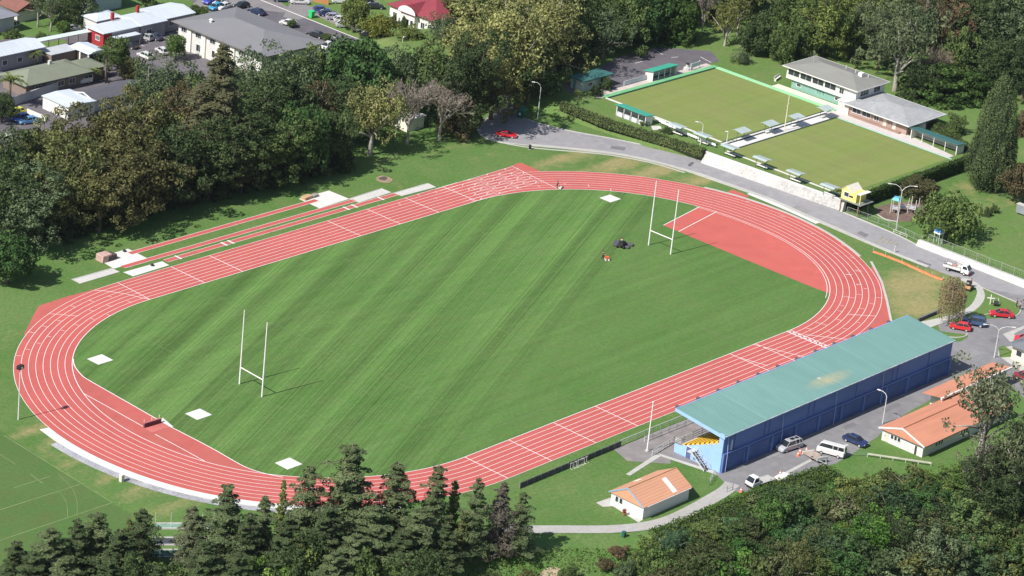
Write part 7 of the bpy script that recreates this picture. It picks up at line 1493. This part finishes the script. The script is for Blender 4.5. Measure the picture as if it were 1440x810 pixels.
# ------------------------------------------------------------------ trees
def T(key, bx, by, ty, w, c, label, group=None, **k): return plant(key, bx, by, ty, w, CG[c] if isinstance(c,str) else c, label, group, **k)
FR = 'trees in the front row behind the runways'
T('dense0', 10,398,328,82,'rich','round dark green tree at the left edge, lowest of the tree belt',FR)
T('tall0', 26,352,232,105,'gg','grey-olive open crowned tree just right of the lowest round tree',FR)
T('oak0', -2,350,222,90,'dk','dark tree cut by the left edge above the lowest round tree',FR)
T('oak0', 88,324,198,118,'olive','olive tree with pale limbs above the pink-brown landing mats',FR)
T('oak1', 138,326,200,100,'obr','brown-olive tree, the front one above the left landing pad',FR)
T('oak2', 192,306,188,115,'obr','wide brown-olive oak at the lawn edge above the outer runway',FR)
T('broad1', 243,290,184,95,'dk2','very dark tree between the brown-olive oak and the tall conifer base',FR)
T('broad2', 292,280,165,85,'dk','dark green tree at the foot of the tall brown-green conifer',FR)
T('broad3', 338,270,150,90,'dk','dark green tree at the lawn edge right of the tall conifer',FR)
T('broad0', 383,258,150,90,'mid','mid green clumpy tree above the long lawn shadow',FR)
T('dense1', 422,250,140,80,'rich','rounded green tree left of the yellowing tree, second from it',FR)
T('broad4', 462,238,148,70,'dk','dark narrow tree immediately left of the yellowing tree',FR)
T('loose0', 520,218,114,82,'yel','yellow-green thinning tree with bare pale limbs near the bare trees',FR)
T('bare0', 572,203,108,88,'grey','grey bare twiggy tree, left one of the two leafless trees')
T('bare1', 618,198,112,90,'grey','grey-brown bare twiggy tree, right one of the two leafless trees')
T('broad2', 655,190,28,84,'dk2','very tall dark green tree beside the road bend')
T('shrub0', 640,188,150,50,'red','brownish leafy bush beneath the very tall dark tree')
MR = 'trees in the middle of the left tree belt'
T('oak0', 20,295,185,100,'dk','dark tree near the left edge, behind the front row',MR)
T('oak1', 62,270,165,105,'olive','olive oak below the parked cars at the left edge',MR)
T('oak2', 112,268,156,105,'obr','large brown-olive oak just below the white garage',MR)
T('oak0', 162,256,130,118,'obr','largest rusty-olive oak, its top reaching the charcoal roof',MR)
T('oak1', 212,246,132,105,'olive','olive oak between the rusty one and the tall conifer',MR)
T('broad4', 258,232,118,85,'red','brown tinged tree left of the tall conifer trunk',MR)
T('redwood', 301,262,48,128,(.115,.120,.062),'tall brown-green conifer spire in front of the grey roofed office')
T('broad0', 345,222,98,90,'dk','dark green tree right of the tall conifer, behind the front row',MR)
T('broad3', 395,212,104,95,'dk2','dark tree in the middle of the belt below the grey-green crowns',MR)
T('loose1', 440,205,112,60,'red','thin brownish tree between dark crowns in the belt centre',MR)
T('broad1', 486,204,108,70,'dk','dark tree directly behind the yellowing tree',MR)
T('broad2', 548,175,100,60,'mid','mid green tree behind the left bare tree',MR)
BR_ = 'trees along the back of the left tree belt'
T('loose1', 205,192,96,70,'gg','small grey-green tree right of the charcoal roof',BR_)
T('loose0', 232,182,80,90,'gg','grey-green willowy tree below the white cars of the car park',BR_)
T('broad4', 270,178,98,70,'mid','green tree left of the conifer in front of the office wall',BR_)
T('loose1', 345,170,78,85,'gg','grey-green tree in front of the lower right office wall',BR_)
T('loose0', 392,176,66,105,'gg','broad silvery grey-green tree below the office roof corner',BR_)
T('broad3', 430,162,70,80,'mid','mid green tree between the silvery tree and the rich green dome',BR_)
T('dense0', 497,168,50,118,'rich','large rich green dome shaped tree at the end of the street')
T('loose0', 560,152,64,80,'gg','silvery green tree right of the rich green dome',BR_)
T('broad1', 603,150,62,80,'mid','green tree between the silvery one and the planes',BR_)
T('broad0', 460,170,90,70,'dk','dark tree tucked left of the rich green dome',BR_)
T('dense1', 247,84,46,29,'br','bright green small round tree at the corner of the office')
T('broad2', 165,104,50,38,'mid','dark green small tree beside the tall palm')
T('shrub1', 184,112,80,30,'obr','olive shrub by the lane end beside the car park wall',name='shrub',cat='shrub')
T('palm0', 149,116,58,44,'mid','tall palm with bare trunk between the mossy roof and the car park',name='palm_tree',cat='palm')
T('palm1', 14,150,96,50,'yg','yellow-green palm at the left edge beside the mossy roof',name='palm_tree',cat='palm')
T('palm0', 50,92,68,30,'yg','small palm between the white roof and the mossy roof',name='palm_tree',cat='palm')
T('palm1', 132,116,92,26,'yg','small yellow-green palm at the right end of the mossy roof',name='palm_tree',cat='palm')
T('dense0', 2,172,130,38,'dk','dark round tree at the left edge below the palm')
T('gum0', 53,38,-18,34,'gum','pale trunked gum at the top left beside the rusty hut')
T('gum1', 71,44,-10,32,'gum','second pale trunked gum at the top left')
T('oak1', 104,34,-28,60,'dk','big dark tree left of the tall pale house')
T('broad0', 84,26,-24,50,'mid','green tree behind the two pale trunked gums')
T('dense1', 89,48,29,22,'br','clipped round bush beside the covered walkway',name='shrub',cat='shrub')
T('shrub2', 58,54,46,18,'mid','low bush on the small lawn below the gums',name='shrub',cat='shrub')
T('shrub1', 18,52,42,26,'mid','low bushes along the top left house wall',name='shrub',cat='shrub')
T('broad1', 22,10,-16,50,'mid','green tree behind the rusty brown hut')
T('broad2', 205,12,-25,30,'dk','dark shrubby tree behind the farthest white roof')
T('dense0', 274,22,6,17,'mid','left of two small trees between white roof and office')
T('dense1', 286,24,8,17,'mid','right of two small trees between white roof and office')
T('dense0', 410,39,27,13,'mid','tiny street tree showing past the office roof edge')
T('dense1', 459,59,46,15,'mid','small round street tree at the right tip of the office roof')
T('dense1', 497,44,-8,42,'yg','tall clipped bright green street tree, left of three')
T('roundtree', 531,54,19,52,(.17,.19,.045),'wide yellow-green street tree in front of the villa, middle of three')
T('dense0', 575,64,36,40,'yg','low round clipped street tree, right of three')
T('loose1', 616,72,18,48,'gg','grey-green tree at the corner of the dark red roofed villa')
T('shrub0', 552,38,20,12,'mid','tall shrub against the villa porch',name='shrub',cat='shrub')
T('shrub1', 566,42,24,12,'mid','second tall shrub against the villa wall',name='shrub',cat='shrub')
PL = 'yellow-green planes behind the road bend'
T('plane0', 662,132,8,105,'yel','yellow-green plane beside the villa, left of the plane group',PL)
T('plane1', 712,150,-35,125,'yel','tallest yellow-green plane above the road bend',PL)
T('plane0', 768,118,-45,100,'yel','yellow-green plane right of the tallest one',PL)
T('oak1', 690,168,78,75,(.12,.13,.045),'lower olive branch tree beneath the planes',PL)
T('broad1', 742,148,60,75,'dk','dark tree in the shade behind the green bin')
T('oak1', 720,90,-80,120,'olive','olive tree at the top behind the planes',PL)
T('broad2', 785,112,30,80,'dk','dark tree beside the shaded bowls entrance')
CP = 'trees round the upper car park'
T('oak2', 812,88,-10,90,'dk','dark tree above the pale green shed, left part of the car park',CP)
T('loose0', 845,92,10,70,'gg','grey-green tree behind the pale green shed',CP)
T('broad0', 870,78,-12,85,'mid','dark green tree behind the middle of the car park',CP)
T('broad4', 908,70,-20,80,'rich','green tree left of the bright dense tree by the car park',CP)
T('dense1', 946,70,-8,68,(.055,.100,.026),'dense bright green tree beside the car park centre',CP)
T('broad3', 860,50,-50,100,'mid','tree behind the car park row at the top of the picture',CP)
T('broad1', 930,45,-60,90,'dk','dark tree at the top above the dense bright tree',CP)
T('bare1', 985,62,-25,36,'grey','bare grey tree right of the dense bright tree by the car park')
T('gum1', 1017,76,-8,54,(.17,.19,.06),'light yellow-green gum right of the bare grey tree')
T('gum0', 1035,60,-30,50,(.13,.15,.05),'yellowish gum behind the light one at the top')
T('dense0', 1064,88,14,58,'dk','dark columnar dense tree behind the upper green, left of the clubhouse')
T('dense1', 1098,98,32,46,'mid','dark green dense tree next to the clubhouse left end')
T('broad2', 1125,90,20,60,'mid','green tree directly behind the clubhouse left end')
T('weep' if 'weep' in SPECIES else 'loose1', 1041,100,69,32,'gg','small grey weeping tree on the grass beyond the car park')
T('shrub0', 1082,108,98,18,'mid','low bush near the white bench by the clubhouse',name='shrub',cat='shrub')
EB = 'trees in the wooded bank behind the clubhouses'
for (k,x,b,t_,w,c,l) in (('oak0',1155,92,-25,70,'yg','yellow-green drooping tree behind the clubhouse roof'),('broad3',1190,92,-10,70,'mid','green tree behind the middle of the clubhouse roof'),('oak2',1215,80,-45,80,'yg','yellow-green tree at the top above the clubhouse'),
    ('gum0',1256,140,5,100,'gum','large grey-green gum with visible trunk right of the clubhouse'),('oak1',1232,110,-15,70,'gum','grey-green tree between the clubhouse and the large gum'),('loose1',1290,110,-10,70,'gg','grey-green tree right of the large gum'),
    ('oak2',1325,105,-20,80,'brown','brown tinged tree in the wooded bank'),('oak0',1365,112,-20,85,'dk','dark tree right of the brown tinged tree'),('broad4',1405,118,-15,85,'gg','grey-green tree near the right edge of the bank'),
    ('oak1',1442,122,-25,80,'dk','dark tree cut by the right edge at the top'),('bare0',1312,132,62,46,'brown','pinkish bare tree in front of the wooded bank'),('broad0',1345,120,40,60,'mid','green tree behind the low spreading tree'),
    ('broad1',1395,140,50,60,'dk','dark tree behind the cypress top'),('broad2',1435,150,55,60,'dk2','very dark tree right of the cypress top'),('oak2',1180,45,-70,90,'olive','olive tree at the very top above the clubhouse'),
    ('oak0',1270,40,-80,90,'gg','grey-green tree at the very top, left of the brown ones'),('oak1',1340,45,-70,90,'red','russet tree at the very top right'),('oak2',1410,50,-70,90,'dk','dark tree at the very top right corner'),
    ('bare1',1405,110,20,60,'grey','leafless pale limbed tree near the top right corner'),('broad3',1105,60,-40,60,'mid','green tree at the top behind the dark columnar tree'),('broad4',1290,150,85,50,'dk2','dark understorey tree beneath the large gum')):
    T(k,x,b,t_,w,c,l,EB)
T('spreading0', 1318,150,92,112,(.062,.110,.030),'low wide spreading tree in flat layers on the lawn behind the pavilion')
T('spreading1', 1368,148,100,70,(.055,.095,.028),'second low layered tree between the spreading one and the cypress')
T('cypress', 1388,266,104,74,(.105,.145,.062),'tall dense dark green cone shaped cypress on the lawn',name='cypress_tree')
T('dense0', 1434,288,226,54,'red','brownish green round bush at the right edge',name='shrub',cat='shrub')
T('dense1', 1438,205,150,30,'brown','brown bush at the right edge behind the cypress',name='shrub',cat='shrub')
T('dense1', 1291,282,249,56,(.095,.098,.045),'olive brown round shrub between the tall hedge and the play frames',name='shrub',cat='shrub')
T('roundtree', 1326,338,272,98,(.110,.165,.050),'light green rounded tree with layered leaves behind the low white wall')
T('shrub1', 1387,305,292,13,'dk','left of two small dark shrubs on the upper lawn',name='shrub',cat='shrub')
T('shrub2', 1397,300,287,13,'mid','right of two small shrubs on the upper lawn',name='shrub',cat='shrub')
T('dense0', 1308,192,169,32,'mid','round clipped bush beside the domed water tank',name='shrub',cat='shrub')
T('birch', 1333,456,386,42,(.30,.25,.14),'straw coloured weeping birch beside the curved footpath',name='birch_tree')
T('shrub1', 838,135,119,14,'dk','dark bush in front of the pale green shed',name='shrub',cat='shrub',zb=TZ); T('palm1', 812,146,124,16,'yg','small spiky plant beside the lidded tank',name='shrub',cat='shrub',zb=TZ)
T('shrub2', 853,126,108,18,'dk','climbing bush against the shed front wall',name='shrub',cat='shrub',zb=TZ); T('shrub0', 938,187,180,16,'dk','small dark bush near the pale seat pad above the hedge',name='shrub',cat='shrub',zb=TZ)
T('shrub0', 1180,282,264,20,'mid','small green bush at the corner under the yellow playhouse',name='shrub',cat='shrub')
T('shrub2', 905,176,168,14,'mid','tiny bush below the teal roofed shelter near the hedge',name='shrub',cat='shrub',zb=TZ)
for i,(k,x,b,t_,w,c,l) in enumerate((('oak1',1010,35,-45,80,'dk','dark tree at the top above the upper car park entrance'),('oak2',1060,30,-60,90,'mid','green tree at the very top above the dark columnar tree'),('oak0',960,25,-70,90,'dk','dark tree at the very top above the bare grey tree'),('oak1',1120,20,-80,90,'dk','dark tree at the very top, right of the yellowish gum'),
    ('oak2',800,40,-70,110,'dk','dark tree at the very top right of the planes'),('oak0',650,60,-30,70,'olive','olive tree behind the left plane and the villa'),('broad2',1340,200,160,30,'mid','small green tree at the foot of the low layered trees'))):
    T(k,x,b,t_,w,c,l,'trees closing the top of the picture')
for i,x in enumerate(range(70,500,31)):
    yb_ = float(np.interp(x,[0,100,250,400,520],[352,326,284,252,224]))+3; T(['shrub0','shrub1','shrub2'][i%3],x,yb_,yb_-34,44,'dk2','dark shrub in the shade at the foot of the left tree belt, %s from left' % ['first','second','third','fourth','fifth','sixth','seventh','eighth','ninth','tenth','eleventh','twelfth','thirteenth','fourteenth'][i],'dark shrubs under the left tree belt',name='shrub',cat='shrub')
# foreground conifers
CF = 'dark conifers in the foreground row'
for (k,x,b,t_,w,c,l) in (('cedar0',20,835,755,60,'con2','small dark conifer at the bottom left corner'),('cedar1',68,830,733,84,'con','grey-green conifer second from the bottom left corner'),('cedar2',105,822,722,66,'con2','narrow dark conifer third from the bottom left'),
    ('cedar3',135,812,712,76,'con','tall grey-green conifer left of the practice lanes group'),('cedar0',165,826,738,74,'con2','low dark conifer in front of the tall left group'),('cedar1',196,800,707,68,'con2','dark conifer immediately left of the practice lanes'),
    ('slim',178,800,722,26,'olive','slim olive conifer left of the practice lanes'),('cedarthin0',267,800,703,64,'pale','pale thin conifer standing in front of the practice lanes'),('cedar2',312,806,670,92,'con','tall conifer overlapping the left bend of the track'),
    ('cedar3',285,842,750,70,'con2','dark low conifer right of the practice lanes'),('cedarthin1',366,806,686,58,'con','thin topped conifer below the white apron end'),('cedar0',345,820,712,70,'con2','dark conifer between the two left track conifers'),
    ('slim',392,775,664,26,'yg','slim yellow-green conifer beside the fourth throwing square'),('cedar1',427,782,642,84,'con','conifer just below the throwing square near the straight'),('cedar2',400,818,716,84,'con2','broad dark conifer below the slim yellow-green one'),
    ('cedar3',483,780,610,112,'con','tallest and widest foreground conifer'),('cedar0',456,812,700,90,'con2','dark lower conifer left of the tallest one'),('cedar1',520,806,700,92,'con','spreading conifer right below the tallest one'),
    ('cedar2',549,776,640,98,'con','tall conifer right of the tallest one'),('cedar3',584,800,705,86,'con','lower conifer in front of the red near straight'),('cedar0',606,776,644,72,'con','conifer at the left end of the visible near straight'),
    ('slim',632,765,666,32,'yg','slim yellow-green conifer at the start of the visible near straight'),('slim',646,792,712,34,'olive','small slim olive conifer under the yellow-green one'),('cedar1',661,790,658,54,'con','narrow conifer over the near straight edge'),
    ('cedar2',622,808,730,60,'con2','dark low conifer with pale trunk near the grass bank'),('cedarthin1',698,778,668,54,(.13,.115,.09),'grey-brown dying conifer with bare twigs'),('cedar3',727,782,682,48,'con','rightmost dark foreground conifer'),
    ('cedar0',560,818,738,80,'con2','low dark conifer at the bottom behind the bright bush'),('cedar1',495,822,742,84,'con','low conifer at the bottom right of the bright bush')):
    T(k,x,b,t_,w*(1.18 if k[:5] == 'cedar' else 1),c,l,CF,terr=True,name='conifer_tree')
T('bare0', 695,782,700,52,'grey','bare grey twiggy tree among the rightmost conifers',terr=True)
for i,(k,x,t_,w,c) in enumerate((('cedar1',44,768,76,'con2'),('cedar3',90,776,80,'con'),('cedar0',150,780,80,'con2'),('broad3',185,778,60,'dk'),('cedar2',218,790,60,'con2'),('cedar3',330,770,80,'con2'),('broad1',420,752,70,'dk'),('cedar1',465,768,80,'con'),('broad4',590,770,70,'dk'))):
    T(k,x,t_+76,t_,w,c,'dark low tree filling the bottom edge under the foreground conifers, %s from left' % ['first','second','third','fourth','fifth','sixth','seventh','eighth','ninth'][i],'low dark trees at the bottom edge',terr=True)
BB = 'bushes at the bottom below the conifers'
for (k,x,b,t_,w,c,l) in (('shrub0',385,832,776,70,'br','bright green bush at the bottom below the conifers, left'),('shrub1',425,828,765,60,'yg','pale green bush at the bottom beside the bright green one'),('shrub2',345,836,786,50,'br','bright green bush at the bottom, leftmost'),
    ('shrub1',505,834,776,64,'mid','mid green bush at the bottom below the tallest conifer'),('shrub0',240,836,790,60,'mid','green bush below the practice lanes'),('shrub2',560,836,790,44,'mid','small green bush at the bottom right of the conifers')):
    T(k,x,b,t_,w,c,l,BB,terr=True,name='shrub',cat='shrub')
# tall gum and its neighbours by the orange roofed building
T('gum0', 1374,662,500,122,(.150,.175,.100),'tall open crowned gum in front of the orange roofed buildings',terr=True,name='gum_tree')
T('gum1', 1422,720,575,96,'gum','grey-leaved gum at the right edge below the tall gum',terr=True,name='gum_tree')
T('loose1', 1375,700,610,60,(.16,.16,.11),'pale leaved tree on the trunk line of the tall gum',terr=True)
T('broad1', 1432,690,600,70,'dk','dark tree at the right edge beside the orange roof end',terr=True)
T('oak0', 1395,760,640,90,'dk2','dark leafy tree on the right side of the bush below the gum',terr=True)
# bush on the bank, bottom right
BU = 'bushes covering the bank at the bottom right'
rb = random.Random(21); ORD = ['first','second','third','fourth','fifth','sixth','seventh','eighth','ninth','tenth','eleventh','twelfth','thirteenth','fourteenth','fifteenth','sixteenth','seventeenth','eighteenth','nineteenth','twentieth']
CN = [('dk','dark green'),('mid','mid green'),('rich','rich green'),('con2','blue-green'),('br','bright green'),('dk2','very dark'),('gg','grey-green'),('olive','olive')]
upper = lambda x: float(np.interp(x, [900,960,1040,1100,1170,1240,1310,1360,1460],[780,771,740,716,697,685,684,674,670]))
rown = ['uppermost','second','third','fourth','fifth','sixth','bottom']
for r in range(7):
    xs = np.arange(930+8*(r%2), 1462, 31); i = 0
    for x in xs:
        b = upper(x)+r*21+rb.uniform(-5,5)
        if b > 848: continue
        cc = rb.choices(CN, [5,7,6,3,3.6+(4 if r >= 5 else 0),2.2,3,1.6])[0]; w = rb.uniform(30,62)*(1+.14*r); h = rb.uniform(15,34)*(1+.10*r)
        if 1180 < x < 1235 and r in (0,1): cc = ('yg','yellow-green')
        k = rb.choice(['shrub0','shrub1','shrub2','broad0','dense1','spreading0','loose0']) if r else rb.choice(['shrub0','shrub1','shrub2'])
        if k.startswith(('broad','loose')): h *= 1.35
        cc = (tuple(min(.3,q_*1.0*rb.uniform(.85,1.2)) for q_ in CG[cc[0]]), cc[1]); T(k, x+rb.uniform(-7,7), b, b-h*(.6 if r == 0 else 1)-(3 if r == 0 else 8), w, cc[0], '%s bush on the bottom right bank, %s from left in the %s row' % (cc[1], ORD[i], rown[r]), BU, terr=True, name='bush', cat='bush'); i += 1
for i,(x,b,t_) in enumerate(((1243,815,775),(1265,822,788),(1296,822,778),(1160,825,792),(1185,828,795))):
    T('cabbage', x,b,t_,24,(.17,.19,.09), 'pale spiky cabbage tree at the bottom edge, %s from left' % ORD[[2,3,4,0,1][i]], 'cabbage trees at the bottom edge', terr=True, name='cabbage_tree', cat='tree')
for i,(x,b,t_,w,c) in enumerate(((905,800,775,34,'mid'),(880,815,790,30,'gg'),(850,800,785,24,'red'),(915,830,800,40,'br'),(800,815,797,28,'mid'),(740,818,800,26,'olive'),(690,820,802,26,'mid'),(870,780,768,26,'brown'),(945,780,758,30,'mid'))):
    T(['shrub0','shrub1','shrub2'][i%3],x,b,t_,w,c,'small %s scrub plant on the grassy bank below the path, %s counted' % ({'mid':'green','gg':'grey-green','red':'brownish','br':'bright green','olive':'olive','brown':'brown twiggy'}[c], ORD[i]),'scrub on the grassy bank',terr=True,name='shrub',cat='shrub')
# undergrowth and rough grass
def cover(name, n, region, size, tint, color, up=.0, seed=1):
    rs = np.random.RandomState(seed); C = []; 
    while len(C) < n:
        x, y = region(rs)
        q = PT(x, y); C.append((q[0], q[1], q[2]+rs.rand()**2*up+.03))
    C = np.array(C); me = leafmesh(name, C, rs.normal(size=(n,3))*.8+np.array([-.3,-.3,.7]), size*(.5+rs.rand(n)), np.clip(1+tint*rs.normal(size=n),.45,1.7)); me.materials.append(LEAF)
    o = bpy.data.objects.new(name, me); col.objects.link(o); o['kind'] = 'stuff'; o.color = (*color,1)
cover('undergrowth', 16000, lambda rs: (lambda x: (x, upper(x)-6+rs.rand()*(850-upper(x))))(rs.uniform(905,1460)), .30, .3, (.055,.085,.028), 1.6, 1)
cover('rough_grass', 5000, lambda rs: (rs.uniform(600,930), rs.uniform(772,832)), .16, .3, (.10,.16,.04), .3, 2)
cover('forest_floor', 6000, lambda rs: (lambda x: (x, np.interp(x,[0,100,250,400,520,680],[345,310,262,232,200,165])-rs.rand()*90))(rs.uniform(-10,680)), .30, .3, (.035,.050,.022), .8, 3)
flat('bush_clearing', [PT(*p)[:2] for p in ((1000,760),(1030,745),(1050,775),(1020,800))], -30, DIRT) if False else None
for nm, pts, mt in (('sandy_bank', ((756,812),(766,801),(780,798),(797,805),(802,818),(762,822)), M('sandy_clay', (.36,.29,.20), .95, .25, 1.5)), ('clay_scar', ((948,795),(962,782),(982,788),(978,806),(955,812)), M('red_clay', (.30,.17,.11), .95, .25, 1.5)), ('clay_scar', ((1022,758),(1034,750),(1040,768),(1028,776)), MC['red_clay'])):
    q = [PT(*p) for p in pts]; q = smoothc([(a,b) for a,b,_ in q], 4, True); mb = MB(); c = (sum(a for a,_ in q)/len(q), sum(b for _,b in q)/len(q)); n = len(q)
    vs = [(x,y,hz(x,y)+.06) for x,y in q]+[((x+c[0])/2,(y+c[1])/2,hz((x+c[0])/2,(y+c[1])/2)+.15) for x,y in q]+[(c[0],c[1],hz(*c)+.02)]; mb.add(vs, [(i,(i+1)%n,n+(i+1)%n,n+i) for i in range(n)]+[(n+i,n+(i+1)%n,2*n) for i in range(n)]); o = mb.build(nm, mt, smooth=True); o['kind'] = 'structure'
# ------------------------------------------------------------------ air
hm = bpy.data.materials.new('haze'); hm.use_nodes = True; nt = hm.node_tree; nt.nodes.remove(nt.nodes['Principled BSDF'])
pv = nt.nodes.new('ShaderNodeVolumePrincipled'); pv.inputs['Color'].default_value = (.80,.87,1,1); pv.inputs['Density'].default_value = .00003; pv.inputs['Anisotropy'].default_value = .3
nt.links.new(pv.outputs[0], nt.nodes['Material Output'].inputs['Volume'])
hb = MB(); hb.box(-480,-420,-16,420,420,225); ho = hb.build('haze', hm); ho['kind'] = 'stuff'
# ------------------------------------------------------------------ light
w = bpy.data.worlds.new('World'); scn.world = w; w.use_nodes = True; nt = w.node_tree
sky = nt.nodes.new('ShaderNodeTexSky'); sky.sky_type = 'NISHITA'; sky.sun_disc = False
AZ, EL = math.radians(-6), math.radians(46)
sky.sun_elevation = EL; sky.sun_rotation = math.atan2(-math.cos(AZ), -math.sin(AZ)); sky.air_density = 1.0; sky.dust_density = 1.2
nt.links.new(sky.outputs[0], nt.nodes['Background'].inputs['Color']); nt.nodes['Background'].inputs['Strength'].default_value = .077
sl = bpy.data.lights.new('sun', 'SUN'); sl.energy = 4.4; sl.angle = math.radians(.5); sl.color = (1.0,.955,.90)
so = bpy.data.objects.new('sun', sl); scn.collection.objects.link(so)
so.rotation_euler = Vector((math.cos(AZ)*math.cos(EL), math.sin(AZ)*math.cos(EL), -math.sin(EL))).to_track_quat('-Z','Y').to_euler(); so.location = (-100,0,200)
vs = scn.view_settings; vs.view_transform = 'Standard'; vs.look = 'None'; vs.exposure = EXPO; vs.gamma = 1; vs.use_curve_mapping = False
scn.render.engine = 'CYCLES'
scn.cycles.max_bounces = 5; scn.cycles.diffuse_bounces = 3; scn.cycles.transmission_bounces = 3; scn.cycles.transparent_max_bounces = 4

scn.cycles.volume_bounces = 0
